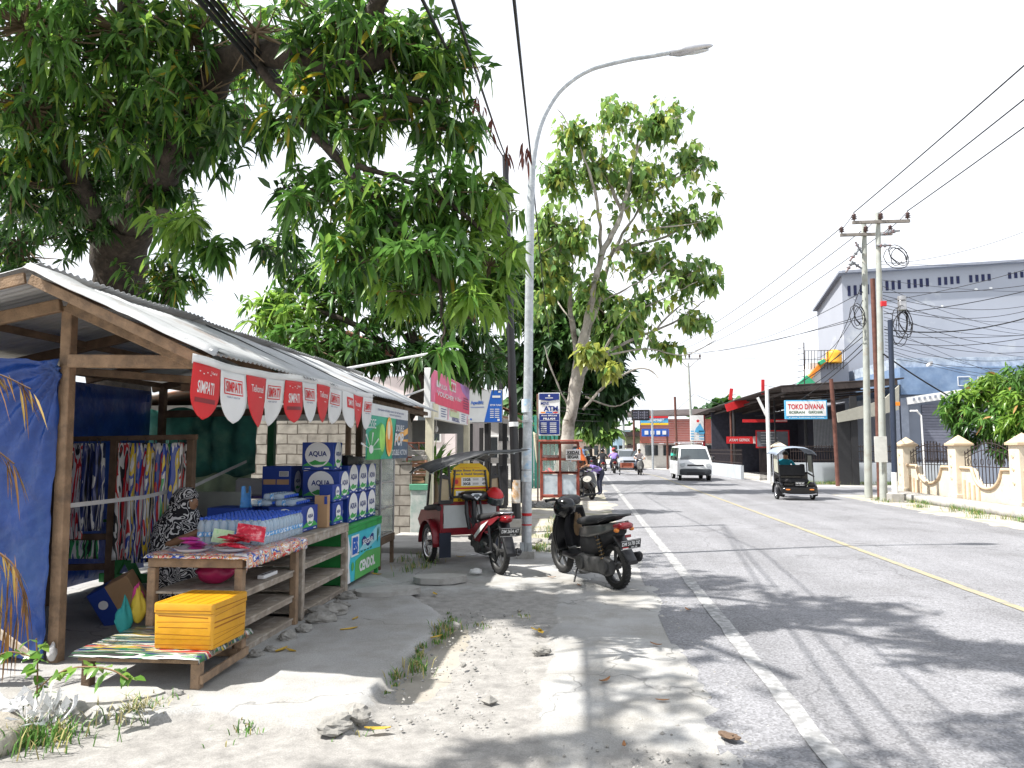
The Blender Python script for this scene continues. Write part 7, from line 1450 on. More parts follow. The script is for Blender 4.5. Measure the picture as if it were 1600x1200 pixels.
def g3(b, f, w_, h_):
    b.mt(white)
    for k in range(4): b.rect(f, w_ * (.1 + .22 * k), h_ * .25, w_ * (.1 + .22 * k) + .3, h_ * .75, .02)
billboard('road_sign', 'long blue direction sign with white symbols far down the road', (1003, 670, 1045, 682), 61.5, blue, g3, [(1043, rustm)])
def g4(b, f, w_, h_):
    b.mt(ltblue).poly(f, [(.4 * w_, .5 * h_), (.7 * w_, .68 * h_), (w_, .4 * h_), (w_, .3 * h_), (.3 * w_, .34 * h_)], .02)
    for q in range(4): b.rect(f, .02, h_ * (.06 + .1 * q), w_ * .25, h_ * (.10 + .1 * q), .02); b.rect(f, w_ * .6, h_ * (.06 + .1 * q), w_ - .02, h_ * (.10 + .1 * q), .02)
    b.mt(redv).disc(f, w_ * .55, h_ * .78, .1, .1, .03)
billboard('upright_banner', 'tall white and blue upright banner on the bend', (1079, 649, 1100, 689), 55, white, g4, [(1101, darkred)])
b = MB().mt(rustm); p = at(1058, 700, 58); b.cyl((p.x, 58, 0), (p.x - .1, 58, at(1058, 620, 58).z), .09, n=8); b.build('rusty_pole', label='tall plain rusty pole before the far salmon red shop', cat='pole')
b = MB().mt(steel); p = at(975, 740, 66); b.cyl((p.x, 66, 0), (p.x, 66, at(975, 620, 66).z), .1, n=8); b.bar((p.x - .6, 66, at(975, 632, 66).z), (p.x + .7, 66, at(975, 632, 66).z), .08, .08); b.build('utility_pole', label='far grey utility pole with one short arm left of the display board', cat='utility pole')
def shopbox(px0, px1, py0, Y, m, label, rm=None, rh=.5):
    a = at(px0, 700, Y); c = at(px1, py0, Y); t = empty('far_shop', ((a.x + c.x) / 2, Y, 0), 0, label, 'shop'); b = PB(t, m); b.box(((a.x + c.x) / 2, Y + 3, c.z / 2), (c.x - a.x, 6, c.z), bev=0); b.build('wall', parent=t)
    b = PB(t, rm or dkr); b.box(((a.x + c.x) / 2, Y + 2.6, c.z + rh / 2), (c.x - a.x + .8, 7.6, rh)); b.build('roof', parent=t)
    b = PB(t, windscreen)
    for k in range(3): b.box((a.x + (c.x - a.x) * (.2 + .3 * k), Y - .03, 1.4), ((c.x - a.x) * .2, .08, 1.6))
    b.build('shop_front', parent=t); return t
shopbox(955, 985, 672, 120, mat('far_blue', (.35, .5, .62), .8, .1), 'far pale blue shop at the end of the street', white, .6)
shopbox(925, 957, 686, 130, mat('far_cream', (.58, .5, .42), .8, .1), 'far cream shop at the end of the street', red, .5)
shopbox(978, 1006, 682, 84, mat('far_green_wall', (.4, .42, .28), .8, .1), 'far olive walled stall under a dark roof on the bend', dkr, .5)
shopbox(985, 1060, 700, 76, white, 'far low white shop behind the display board', dkr, .3); shopbox(1100, 1200, 690, 75, mat('far_salmon', (.5, .22, .17), .8, .1), 'far salmon shop behind the pavilion', dkr, .3)
shopbox(870, 930, 680, 150, mat('far_pink', (.55, .42, .38), .8, .1), 'far pinkish shop beyond the shade tree', tile, .6)
for k, (x, y, rz_) in enumerate(((-20, 110, 5), (-34, 120, 6), (-12, 150, 6), (6, 160, 5), (22, 120, 6), (40, 110, 7), (60, 110, 7), (-50, 110, 7))):
    bushy('far_tree', ('far rounded tree on the horizon behind the houses' if k else 'far rounded tree on the horizon, nearest behind the white house'), (x, y, 0), [([(x, y, 0), (x, y, rz_ * .7)], .4, .2)], [((x, y, rz_), (5, 4, rz_ * .55), 90), ((x + 3, y - 1, rz_ * .7), (4, 3, rz_ * .45), 60)], fg, [.45, .4, .15], 11, .9, .24, 60 + k, scale=2.6, group='far trees on the horizon' if k else None)
# traffic light
tl = empty('traffic_light', tuple(at(941, 735, 70).xy) + (0,), 0, 'far dark traffic light showing green over the road', 'traffic light'); p = at(941, 688, 70); b = PB(tl, blackm); b.cyl((p.x, 70, 0), (p.x, 70, p.z), .07, n=8); b.box((p.x, 70, p.z), (.36, .25, 1.0)); b.build('post', parent=tl)
b = PB(tl, mat('green_lamp', (.05, .7, .5), .4, 0, emit=1.2)); b.disc(frame((p.x, 69.86, p.z - .28), (1, 0, 0), (0, 0, 1)), 0, 0, .13, .13, .002, 14); b.build('green_lamp', parent=tl)
# ================================================================== people
def person(name, loc, rz, J, mats, label, hair=True, group=None, face=True, sole=True):
    """J: joints (x forward, y left, z up). One continuous skinned body; clothing colours by nearest bone."""
    sk, sh, tr = mats
    Vx = []; Rr = []; E_ = []; kind = []
    def vtx(p, r): Vx.append(V(p)); Rr.append(r); return len(Vx) - 1
    def edge(a, b, k): E_.append((a, b)); kind.append(k)
    H, C, Nk, Hd = V(J['hip']), V(J['chest']), V(J['neck']), V(J['head'])
    h = vtx(H, .15); m = vtx(H.lerp(C, .5), .135); c = vtx(C, .15); n = vtx(Nk, .055); edge(h, m, sh); edge(m, c, sh); edge(c, n, sh)
    up = (Hd - Nk).normalized(); fw = V((1, 0, 0)); fw = (fw - up * fw.dot(up)).normalized()
    j = vtx(Nk + (Hd - Nk) * .38 + fw * .02, .068); s_ = vtx(Nk + (Hd - Nk) * .72 + fw * .005, .088); t = vtx(Hd - up * .02, .062); edge(n, j, sk); edge(j, s_, sk); edge(s_, t, sk)
    ns = vtx(Nk + (Hd - Nk) * .52 + fw * .108, .012); edge(j, ns, sk)
    for i, s in enumerate((1, -1)):
        S = C.lerp(Nk, .45) + V((0, s * .19, 0)); El = V(J['elbow'][i]); Ha = V(J['hand'][i])
        a = vtx(S, .06); e = vtx(El, .043); w_ = vtx(El.lerp(Ha, .9), .03); p = vtx(Ha + (Ha - El).normalized() * .04, .034)
        edge(c, a, sh); edge(a, e, sh); edge(e, w_, sk); edge(w_, p, sk)
        d = (Ha - El).normalized(); sd = d.cross(V((0, 0, 1))).normalized(); curl = V(J.get('curl', (0, 0, -1)))
        for q in range(4):
            L_ = (.075, .085, .08, .065)[q]; b0 = Ha + d * .08 + sd * (.027 - .018 * q); f1 = vtx(b0, .0095); f2 = vtx(b0 + d * L_ * .5 + curl * .012, .0088); f3 = vtx(b0 + d * L_ * .6 + curl * (.045), .0078); edge(p, f1, sk); edge(f1, f2, sk); edge(f2, f3, sk)
        b0 = Ha + d * .03 + sd * s * .04; f1 = vtx(b0, .011); f2 = vtx(b0 + d * .035 + sd * s * .015 + curl * .015, .0095); edge(p, f1, sk); edge(f1, f2, sk)
        Hp = H + V((0, s * .09, -.03)); K = V(J['knee'][i]); A_ = V(J['foot'][i])
        b1 = vtx(Hp, .105); k = vtx(K, .068); an_ = vtx(A_ + V((0, 0, .08)), .043); ft = vtx(A_ + V((.13, 0, .03)), .035); edge(h, b1, tr); edge(b1, k, tr); edge(k, an_, tr); edge(an_, ft, J.get('shoe', tr))
    me = bpy.data.meshes.new('sk'); me.from_pydata([tuple(v) for v in Vx], E_, []); o = bpy.data.objects.new('sk', me); col.objects.link(o)
    o.modifiers.new('s', 'SKIN'); sm = o.modifiers.new('u', 'SUBSURF'); sm.levels = 1
    for i, d in enumerate(me.skin_vertices[0].data): d.radius = (Rr[i], Rr[i]); d.use_root = (i == 0)
    dg = bpy.context.evaluated_depsgraph_get(); m2 = bpy.data.meshes.new_from_object(o.evaluated_get(dg)); bpy.data.objects.remove(o); bpy.data.meshes.remove(me)
    ms = []; ix = []
    for k in kind:
        if k not in ms: ms.append(k)
        ix.append(ms.index(k))
    m2.materials.clear()
    for k in ms: m2.materials.append(k)
    seg = [(Vx[a], Vx[b] - Vx[a]) for a, b in E_]
    for p in m2.polygons:
        c0 = p.center; best = 9; bi = 0
        for (a, d), i in zip(seg, ix):
            l2 = d.length_squared; u = max(0, min(1, (c0 - a).dot(d) / l2)) if l2 else 0; q = (c0 - a - d * u).length
            if q < best: best = q; bi = i
        p.material_index = bi; p.use_smooth = True
    root = bpy.data.objects.new(name, m2); col.objects.link(root); root.location = loc; root.rotation_euler = (0, 0, rz); tag(root, label, 'person', group)
    if face:
        b = MB().mt(white)
        for s in (1, -1): b.ell(Nk + (Hd - Nk) * .62 + fw * .078 + V((0, s * .034, 0)), (.013, .015, .010), 8, 6)
        b.mt(hairm)
        for s in (1, -1): b.ell(Nk + (Hd - Nk) * .62 + fw * .088 + V((0, s * .034, 0)), (.006, .008, .008), 8, 6); b.bar(Nk + (Hd - Nk) * .72 + fw * .088 + V((0, s * .018, 0)), Nk + (Hd - Nk) * .73 + fw * .08 + V((0, s * .055, 0)), .008, .008)
        b.mt(mat('lips', (.25, .08, .06), .5, .1)).ell(Nk + (Hd - Nk) * .34 + fw * .085, (.008, .024, .007), 8, 5); b.build('face', parent=root)
    if hair:
        b = MB().mt(hairm); cc = Nk + (Hd - Nk) * .76 - fw * .012; b.ell(cc, (.108, .098, .10), 14, 9, v0=0, v1=.6); b.build('hair', parent=root)
    return root
# --- woman in a patterned headscarf behind the table
pat = mat('swirl_cloth', (.012, .012, .016), .85, .1); N, L, b_ = nodes_of(pat); tcn = [n for n in N if n.type == 'TEX_COORD'][0]
nz = N.new('ShaderNodeTexNoise'); nz.inputs['Scale'].default_value = 9; nz.inputs['Detail'].default_value = .6; nz.inputs['Distortion'].default_value = 1.2; L.new(tcn.outputs['Object'], nz.inputs['Vector'])
s1 = N.new('ShaderNodeMath'); s1.operation = 'PINGPONG'; s1.inputs[1].default_value = .065; L.new(nz.outputs['Fac'], s1.inputs[0]); s2 = N.new('ShaderNodeMath'); s2.operation = 'GREATER_THAN'; s2.inputs[1].default_value = .044; L.new(s1.outputs[0], s2.inputs[0])
mxn = N.new('ShaderNodeMix'); mxn.data_type = 'RGBA'; L.new(s2.outputs[0], mxn.inputs[0]); mxn.inputs[6].default_value = (.012, .012, .016, 1); mxn.inputs[7].default_value = (.6, .6, .6, 1); L.new(mxn.outputs[2], b_.inputs['Base Color'])
wo = person('person', (-3.93, 6.98, .05), R(-12), dict(hip=(0, 0, .46), chest=(.05, 0, .80), neck=(.08, 0, .94), head=(.12, 0, 1.15), elbow=[(.10, .26, .66), (.12, -.27, .66)], hand=[(.36, .18, .78), (.40, -.16, .79)], knee=[(.42, .12, .48), (.42, -.12, .48)], foot=[(.40, .12, .0), (.40, -.12, .0)]), (skin, pat, pat), 'seated woman in a black and white swirl patterned headscarf and dress', hair=False)
b = MB().mt(pat)
def ringz(z, cx, rx, ry, n=28, s=0, am=.02): return [(cx + rx * math.cos(2 * PI * k / n) * (1 + am * math.sin(5 * 2 * PI * k / n + s)), ry * math.sin(2 * PI * k / n) * (1 + am * math.sin(4 * 2 * PI * k / n + s * 2)), z) for k in range(n)]
b.loft([ringz(1.185, .09, .03, .03), ringz(1.165, .085, .085, .075), ringz(1.12, .075, .125, .105), ringz(1.05, .06, .135, .118), ringz(.98, .05, .135, .13), ringz(.92, .04, .17, .18, s=1), ringz(.84, .04, .21, .25, s=2, am=.04), ringz(.72, .04, .24, .30, s=3, am=.06), ringz(.60, .05, .26, .32, s=4, am=.08)], caps=False); b.build('headscarf', parent=wo)
b = MB().mt(skin); b.ell((.158, 0, 1.03), (.050, .06, .075), 14, 10); b.ell((.212, 0, 1.02), (.012, .012, .02), 8, 6); b.build('face_front', parent=wo)
b = MB().mt(pat); b.loft([ringz(.66, .05, .22, .26, s=4, am=.05), ringz(.50, .18, .36, .30, s=4, am=.05), ringz(.36, .22, .38, .32, s=5, am=.06), ringz(.15, .22, .36, .32, s=6, am=.08), ringz(.0, .22, .38, .34, s=7, am=.1)], caps=False); b.build('skirt', parent=wo)
b = MB().mt(wood); b.cyl((0, 0, 0), (0, 0, .36), .16, .15, 14); b.mt(green).box((0, 0, .38), (.34, .34, .04)); b.build('stool', label='low wooden stool under the seated woman', cat='stool', loc=(-3.95, 6.98, .03))

# ================================================================== traffic
grille = mat('grille_dark', (.02, .02, .024), .5, .1); carwhite = mat('car_white', (.72, .73, .74), .25, .02, coat=.4); carsilver = mat('car_silver', (.35, .37, .40), .3, .03, metal=.5, coat=.5); carblue = mat('car_blue', (.08, .16, .32), .3, .03, coat=.5); bumper = mat('bumper_grey', (.055, .06, .068), .6, .1)
def car(name, loc, rz, label, cat, body, prof, w, belt, ws, sidewin, low, wheels, front, txt, rack=False, group=None):
    """prof: (x, z) from front lip over the roof to the tail; ws: indices of windscreen base/top"""
    r = empty(name, loc, rz, label, cat, group); hw = lambda z: w - max(0, z - belt) * .16 - max(0, .5 - z) * .06
    zt = max(z for _, z in prof); it = [z for _, z in prof].index(zt)
    def xf(z):
        for (x0, z0), (x1, z1) in zip(prof[:it], prof[1:it + 1]):
            if z0 <= z <= z1 and z1 > z0: return x0 + (x1 - x0) * (z - z0) / (z1 - z0)
        return prof[it][0] if z > .5 else prof[0][0]
    def xr(z):
        q = prof[it:][::-1]
        for (x0, z0), (x1, z1) in zip(q, q[1:]):
            if z0 <= z <= z1 and z1 > z0: return x0 + (x1 - x0) * (z - z0) / (z1 - z0)
        return prof[-1][0]
    b = MB().mt(body); nP = len(prof) - 1; ny = 12
    def crown(t): return (1 - abs(t) ** 6)
    rows = [[(x - (.05 * (1 - crown(t)) if i < it else -.05 * (1 - crown(t)) if i > it else 0) - .06 * t * t * (1 if i < it else 0), t * hw(z), z - (.03 * t * t + .05 * (1 - crown(t))) * (1 if z > belt + .3 else 0)) for t in [-1 + 2 * k / ny for k in range(ny + 1)]] for i, (x, z) in enumerate(prof)]
    b.loft(rows, caps=False, closed=False)
    z0 = prof[0][1]
    for s in (1, -1):
        b.sheet(lambda u, v: (lambda z: (xf(z) - .11 + (xr(z) + .05 - xf(z) + .11) * u, s * hw(z), z - (.08 if z > belt + .3 and v > .97 else 0)))(z0 + (zt - z0) * v), 3, 18)
    b.build('body', parent=r)
    (xa, za), (xb, zb) = prof[ws[0]], prof[ws[1]]
    b = MB().mt(windscreen); d = V((xb - xa, 0, zb - za)); nrm = V((-d.z, 0, d.x)).normalized(); nrm = -nrm if nrm.x < 0 else nrm
    b.sheet(lambda u, v: V((xa, 0, za)) + d * (.06 + .84 * v) + nrm * .012 + V((-.06 * (2 * u - 1) ** 2, (2 * u - 1) * (hw(za + d.z * v) - .09), 0)), 10, 5); b.build('windscreen', parent=r)
    for s in (1, -1):
        for (x0, x1) in sidewin:
            b = MB().mt(windscreen); zz0, zz1 = belt + .04, zt - .16; b.sheet(lambda u, v: (min(x0 + (x1 - x0) * u, xf(zz0 + (zz1 - zz0) * v) - .16), s * (hw(zz0 + (zz1 - zz0) * v) + .006), zz0 + (zz1 - zz0) * v), 2, 3); b.build('side_window', parent=r)
    front(r, hw, prof)
    for x in wheels:
        for s in (1, -1): wheel(r, x, s * (w - .10), .30, .17, alu, 7)
    xF = prof[0][0]
    plate_(r, txt, '05 28', (xF + .035, 0, low), (0, 1, 0), (0, 0, 1), .42, .12)
    for s in (1, -1):
        b = MB().mt(body if body is not carwhite else black); b.shell([(xa - .25, za + .12, .05, .08), (xa - .15, za + .12, .07, .10), (xa - .08, za + .12, .05, .08)], 12, 3, y0=s * (hw(za) + .12)); b.bar((xa - .2, s * hw(za), za + .06), (xa - .2, s * (hw(za) + .1), za + .08), .05, .03); b.build('mirror', parent=r)
    if rack:
        b = MB().mt(alu)
        for s in (1, -1): b.tube([(.5, s * .6, zt + .03), (.45, s * .6, zt + .13), (-1.7, s * .6, zt + .13), (-1.75, s * .6, zt + .03)], .016, 6)
        for x in (.4, -.2, -.8, -1.4): b.cyl((x, -.6, zt + .13), (x, .6, zt + .13), .014, n=6)
        b.build('roof_rack', parent=r)
    return r
def vanfront(r, hw, P):
    b = MB().mt(bumper); b.shell([(P[0][0] - .25, .46, .80, .17), (P[0][0] - .05, .47, .78, .18), (P[0][0] + .02, .46, .72, .17), (P[0][0] + .04, .46, .5, .12)], 20, 5); b.build('bumper', parent=r)
    b = MB().mt(grille); b.box((P[0][0] + .0, 0, .80), (.05, .8, .07)); b.box((P[0][0] + .045, 0, .40), (.02, .9, .10)); b.build('grille', parent=r)
    for s in (1, -1): b = MB().mt(clearlens); b.shell([(P[0][0] - .22, .84, .10, .10), (P[0][0] - .05, .83, .13, .11), (P[0][0] + .005, .82, .11, .085)], 14, 3, y0=s * .62); b.build('headlight', parent=r)
    b = MB().mt(blackm)
    for y in (-.3, .25): b.bar((P[3][0] - .05, y, P[3][1] + .03), (P[3][0] - .2, y + .4, P[3][1] + .18), .015, .012)
    b.build('wiper', parent=r)
VP = [(1.98, .30), (2.0, .62), (1.97, .90), (1.84, 1.04), (1.25, 1.70), (1.0, 1.80), (.2, 1.84), (-1.8, 1.82), (-1.98, 1.55), (-2.03, .9), (-2.0, .30)]
car('van', (5.58, 40.4, 0), R(-90), 'white van with dark grey bumper and a roof rack coming down the road', 'van', carwhite, VP, .83, .98, (3, 4), [(1.45, .75), (.65, -.55), (-.65, -1.8)], .40, (1.35, -1.2), vanfront, 'DM 8124 BC', True)
def mpvfront(r, hw, P):
    b = MB().mt(bumper); b.shell([(P[0][0] - .2, .40, .80, .14), (P[0][0], .41, .76, .14), (P[0][0] + .035, .40, .55, .10)], 20, 4); b.build('bumper', parent=r)
    b = MB().mt(grille); b.box((P[0][0] + .02, 0, .68), (.05, .9, .15)); b.build('grille', parent=r)
    for s in (1, -1): b = MB().mt(clearlens); b.shell([(P[0][0] - .35, .80, .08, .07), (P[0][0] - .1, .77, .14, .09), (P[0][0] - .0, .74, .12, .06)], 14, 3, y0=s * .60); b.build('headlight', parent=r)
MP = [(2.05, .28), (2.1, .55), (2.03, .78), (1.15, 1.0), (.45, 1.52), (.2, 1.60), (-.6, 1.64), (-1.7, 1.6), (-2.0, 1.1), (-2.1, .7), (-2.05, .28)]
car('car', (3.4, 60.5, 0), R(-88), 'silver family car following far behind the white van', 'car', carsilver, MP, .82, .98, (3, 4), [(.9, -.1), (-.2, -1.1), (-1.2, -1.8)], .42, (1.35, -1.3), mpvfront, 'DM 1466 CE')
car('car', (-.4, 72, 0), R(80), 'far blue car waiting at the bend beyond the motorcycles', 'car', carblue, MP, .82, .98, (3, 4), [(.9, -.1), (-.2, -1.1), (-1.2, -1.8)], .42, (1.35, -1.3), mpvfront, 'DM 1208 AK')
# --- black pedicab driving towards the camera
def cab2(loc, rz, label, hoodmat, txt):
    r = empty('motor_pedicab', loc, rz, label, 'motor pedicab'); bike_half(r, black, txt, alu)
    for s in (1, -1): wheel(r, 1.45, s * .55, .26, .075, chrome, wire=True); fender(r, 1.45, .26, .31, .15, 190, -25, black, 'wheel_arch', .006, s * .55)
    b = MB().mt(gloss_black); b.box((1.5, 0, .34), (.9, .95, .04)); b.shell([(1.88, .34, .56, .10), (2.0, .33, .55, .12), (2.06, .32, .45, .08)], 20, 4); b.shell([(1.5, .42, .07, .16), (1.8, .42, .08, .14), (1.98, .38, .05, .08)], 12, 3, y0=.5); b.shell([(1.5, .42, .07, .16), (1.8, .42, .08, .14), (1.98, .38, .05, .08)], 12, 3, y0=-.5)
    b.box((1.05, 0, .62), (.05, 1.0, .5)); b.bar((1.95, -.45, .5), (1.95, .45, .5), .05, .06); b.build('cabin_body', parent=r)
    b = MB().mt(blackm); b.shell([(1.1, .62, .44, .05), (1.5, .60, .44, .06), (1.55, .58, .42, .03)], 16, 4); b.box((1.13, 0, .92), (.07, .86, .36), (0, R(-12), 0), bev=.02); b.build('passenger_seat', parent=r)
    for s in (1, -1): b = MB().mt(orangelens); b.shell([(2.0, .36, .10, .03), (2.05, .35, .09, .03), (2.065, .35, .06, .015)], 12, 3, y0=s * .36); b.build('front_light', parent=r)
    b = MB().mt(chrome); b.tube([(2.04, -.5, .22), (2.1, -.3, .2), (2.1, .3, .2), (2.04, .5, .22)], .018, 8); b.build('front_bar', parent=r)
    plate_(r, txt, '06 27', (2.075, 0, .53), (0, 1, 0), (0, 0, 1), .28, .11)
    b = MB().mt(blackm)
    for s in (1, -1):
        b.bar((1.75, s * .52, .5), (1.6, s * .52, 1.45), .03, .03); b.bar((1.05, s * .52, .5), (1.0, s * .52, 1.48), .03, .03); b.bar((1.75, s * .52, .75), (1.05, s * .52, .85), .04, .04)
    b.build('post', parent=r)
    for s in (1, -1): b = MB().mt(mat('clear_curtain', (.4, .4, .33), .4, .1)); b.add([(1.64, s * .535, .85), (1.12, s * .535, .9), (1.08, s * .535, 1.4), (1.55, s * .535, 1.4)], [(0, 1, 2, 3)] if s < 0 else [(3, 2, 1, 0)]); b.build('side_curtain', parent=r)
    b = MB().mt(hoodmat); b.sheet(lambda u, v: (.55 + 1.25 * v, .62 * (2 * u - 1), 1.68 - .20 * (2 * u - 1) ** 4 - .04 * (2 * u - 1) ** 2 - .07 * v ** 3 + .03 * v + .01 * fbm(u * 6, v * 6)), 20, 14, .008); b.build('hood', parent=r)
    for s in (1, -1): mirror(r, (.86, s * .3, .95), (.84, s * .42, 1.08), (-1, 0, 0))
    return r
hoodg = mat('hood_grey', (.22, .26, .32), .5, .15, 4)
cab2((6.67, 26.15, 0), R(-90), 'black motor pedicab with grey hood driving towards the camera', hoodg, 'DM 3951 AC')
person('person', (6.67, 26.15, 0), R(-90), dict(hip=(.30, 0, .86), chest=(.42, 0, 1.14), neck=(.46, 0, 1.28), head=(.50, 0, 1.50), elbow=[(.5, .32, 1.02), (.5, -.32, 1.02)], hand=[(.74, .27, .98), (.74, -.27, .98)], knee=[(.62, .2, .62), (.62, -.2, .62)], foot=[(.36, .22, .2), (.36, -.22, .2)]), (skin, teal, denim), 'driver in a teal shirt steering the black motor pedicab')
c = cab2((.55, 56, 0), R(92), 'far dark motor pedicab with black hood driving away', hoodm, 'DM 2210 AB')
# --- far motorcycles and riders
RIDE = lambda: dict(hip=(-.22, 0, .90), chest=(-.10, 0, 1.20), neck=(-.05, 0, 1.36), head=(-.01, 0, 1.58), elbow=[(.02, .33, 1.08), (.02, -.33, 1.08)], hand=[(.26, .26, 1.02), (.26, -.26, 1.02)], knee=[(.14, .22, .62), (.14, -.22, .62)], foot=[(.02, .2, .33), (.02, -.2, .33)])
def copy_sc(loc, rz, label):
    o = copy_tree(main_sc); o.location = loc; o.rotation_euler = (0, 0, rz); tag(o, label, 'motor scooter'); return o
def rider(loc, rz, shirt, label, hel=None, hlabel=None, dx=0, trs=denim):
    J = RIDE()
    if dx: J = {k: ([(p[0] + dx, p[1], p[2] + (.04 if k in ('hand', 'elbow') else .03)) for p in v] if isinstance(v, list) else (v[0] + dx, v[1], v[2] + .03)) for k, v in J.items()}
    p = person('person', loc, rz, J, (skin, shirt, trs), label, hair=hel is None)
    if hel:
        q = V((J['head'][0], 0, J['head'][2] - .05)); q = Matrix.Rotation(rz, 3, 'Z') @ q; helmet(tuple(V(loc) + q), rz, hel, hlabel)
    return p
for (x, y, lb, sh, rl, he, hlb) in ((1.15, 47.6, 'far black motor scooter carrying a rider in black away from the camera', blackc, 'rider in black clothes seen from behind on the far scooter', gloss_black, 'black helmet worn by the far rider in black'), (1.98, 50.2, 'far motor scooter with two riders beside the one ridden in black', purple, 'rider in a purple shirt seen from behind on the far scooter', None, None)):
    copy_sc((x, y, .01), R(92), lb); rider((x, y, .01), R(92), sh, rl, he, hlb)
rider((1.98, 50.2, .01), R(92), mat('pink_shirt', (.55, .25, .22), .85, .1), 'front rider with red helmet ahead of the rider in purple', red, 'red helmet worn on the far two-up scooter', dx=.38)
copy_sc((3.42, 47.0, .01), R(-88), 'far motor scooter with brown sidecar coming towards the camera'); rider((3.42, 47.0, .01), R(-88), mat('pale_shirt', (.55, .5, .48), .85, .1), 'rider in a pale shirt on the scooter with the brown sidecar')
sd = empty('sidecar', (2.65, 47.1, 0), R(-88), 'low brown wooden sidecar attached to the far scooter', 'sidecar'); b = MB().mt(mat('sidecar_brown', (.22, .07, .04), .7, .2)); b.box((0, 0, .48), (1.1, .75, .05))
for s in (1, -1): b.box((0, s * .36, .62), (1.1, .03, .28))
b.box((-.54, 0, .62), (.03, .7, .28)); b.build('tray', parent=sd); wheel(sd, 0, -.46, .26, .07, chrome, wire=True); b = MB().mt(blackm); b.bar((.2, .36, .45), (.2, .8, .4), .04, .04); b.bar((-.3, .36, .45), (-.3, .8, .4), .04, .04); b.build('coupling_bar', parent=sd)
copy_sc((.02, 24.7, .0), R(-70), 'dark motor scooter parked at the food cart facing the camera')
person('person', (-.15, 25.4, 0), R(-100), dict(hip=(0, 0, .88), chest=(.02, 0, 1.22), neck=(.03, 0, 1.40), head=(.05, 0, 1.62), elbow=[(.08, .27, 1.08), (.08, -.27, 1.08)], hand=[(.28, .16, 1.02), (.28, -.16, 1.02)], knee=[(.03, .1, .48), (.03, -.1, .48)], foot=[(0, .1, 0), (0, -.1, 0)]), (skin, mat('brown_shirt', (.25, .10, .05), .85, .1), denim), 'woman in an orange headscarf standing behind the food cart', hair=False)
b = MB().mt(mat('orange_scarf', (.60, .13, .03), .8, .15)); b.loft([ringz(1.66, .05, .03, .03), ringz(1.62, .04, .09, .085), ringz(1.54, .02, .115, .105), ringz(1.46, .01, .12, .11), ringz(1.36, .01, .16, .18), ringz(1.22, .02, .19, .25, am=.05)], caps=False); sc_ = b.build('headscarf', parent=[o for o in bpy.data.objects if o.get('label', '').startswith('woman in an orange')][0])
person('person', (.42, 26.6, 0), R(200), dict(hip=(-.2, 0, .80), chest=(.12, 0, 1.0), neck=(.26, 0, 1.02), head=(.45, 0, .92), elbow=[(.25, .22, .75), (.25, -.22, .75)], hand=[(.42, .15, .55), (.42, -.15, .55)], knee=[(-.1, .1, .45), (-.1, -.1, .45)], foot=[(-.15, .1, 0), (-.15, -.1, 0)]), (skin, purple, denim), 'person in a purple shirt bending over beside the parked scooter')
# ================================================================== ground clutter and small plants
def grass(name, spots, label, cat='grass', h=.12, mats_=None, kind=None, group=None, n=60, seed=1, spread_=.12):
    q = random.Random(seed); b = MB(); ms = mats_ or [mat('grass_green', (.09, .20, .04), .7, .4, trans=.3), mat('grass_dry', (.34, .30, .12), .8, .3, trans=.2)]
    for (x, y, z, s) in spots:
        for k in range(int(n * s)):
            b.mt(ms[0] if q.random() < .65 else ms[1]); a = q.uniform(0, 6.28); r = abs(q.gauss(0, spread_ * s)); px, py = x + r * math.cos(a), y + r * math.sin(a); hh = h * q.uniform(.4, 1.2) * s; a2 = q.uniform(0, 6.28); l = hh * q.uniform(.3, .9); w = .004
            d = (math.cos(a2), math.sin(a2)); e = (-d[1] * w, d[0] * w)
            b.add([(px - e[0], py - e[1], z), (px + e[0], py + e[1], z), (px + d[0] * l * .4 + e[0], py + d[1] * l * .4 + e[1], z + hh * .65), (px + d[0] * l * .4 - e[0], py + d[1] * l * .4 - e[1], z + hh * .65), (px + d[0] * l, py + d[1] * l, z + hh * .9)], [(0, 1, 2, 3), (3, 2, 4)])
    return b.build(name, label=label, cat=cat, kind=kind, group=group)
sp = []
q = random.Random(4)
for k in range(16): y = 5.0 + .16 * k; sp.append((-1.30 + .03 * (k > 8) - max(0, y - 7.1) * .3 + q.uniform(-.05, .08), y, -.015, q.uniform(.35, .95) * (1 if k in (2, 3, 4, 5, 6, 9, 10, 11, 12) else .5)))
grass('verge_grass', sp, 'green weeds growing along the broken edge of the pavement slab', kind='stuff', h=.13, spread_=.09, n=80)
sp = [(q.uniform(-.7, .3), q.uniform(13.5, 17.5), .01, q.uniform(.5, 1.1)) for k in range(26)] + [(-.5 + q.uniform(-.3, .2), 11.9 + q.uniform(-.3, .5), .0, .8) for k in range(7)] + [(q.uniform(9.0, 10.1), q.uniform(13.5, 26), .0, q.uniform(.5, 1.2)) for k in range(60)] + [(q.uniform(9.2, 16), 35.6 + q.uniform(-.2, .2), .0, 1.3) for k in range(50)] + [(q.uniform(-2.6, -2.1), q.uniform(9.6, 11.2), .01, .7) for k in range(8)]
grass('verge_grass', sp, 'green weeds scattered along the verges and walls', kind='stuff', h=.14, n=45, seed=5, spread_=.16)
grass('dry_grass', [(-2.74, 4.42, -.02, 1.2), (-2.68, 4.47, -.02, 1.)], 'dry grass tuft lying in the sun before the low bench', kind='stuff', h=.10, n=110, seed=6, mats_=[mat('grass_straw', (.42, .38, .2), .8, .3, trans=.2), MATS['grass_green']])
grass('tall_grass', [(-3.05, 3.98, -.02, 1.5), (-2.95, 4.04, -.02, 1.2), (-3.2, 4.0, -.02, 1.2)], 'taller green and straw grass clump by the torn white sack', kind='stuff', h=.10, n=90, seed=7)
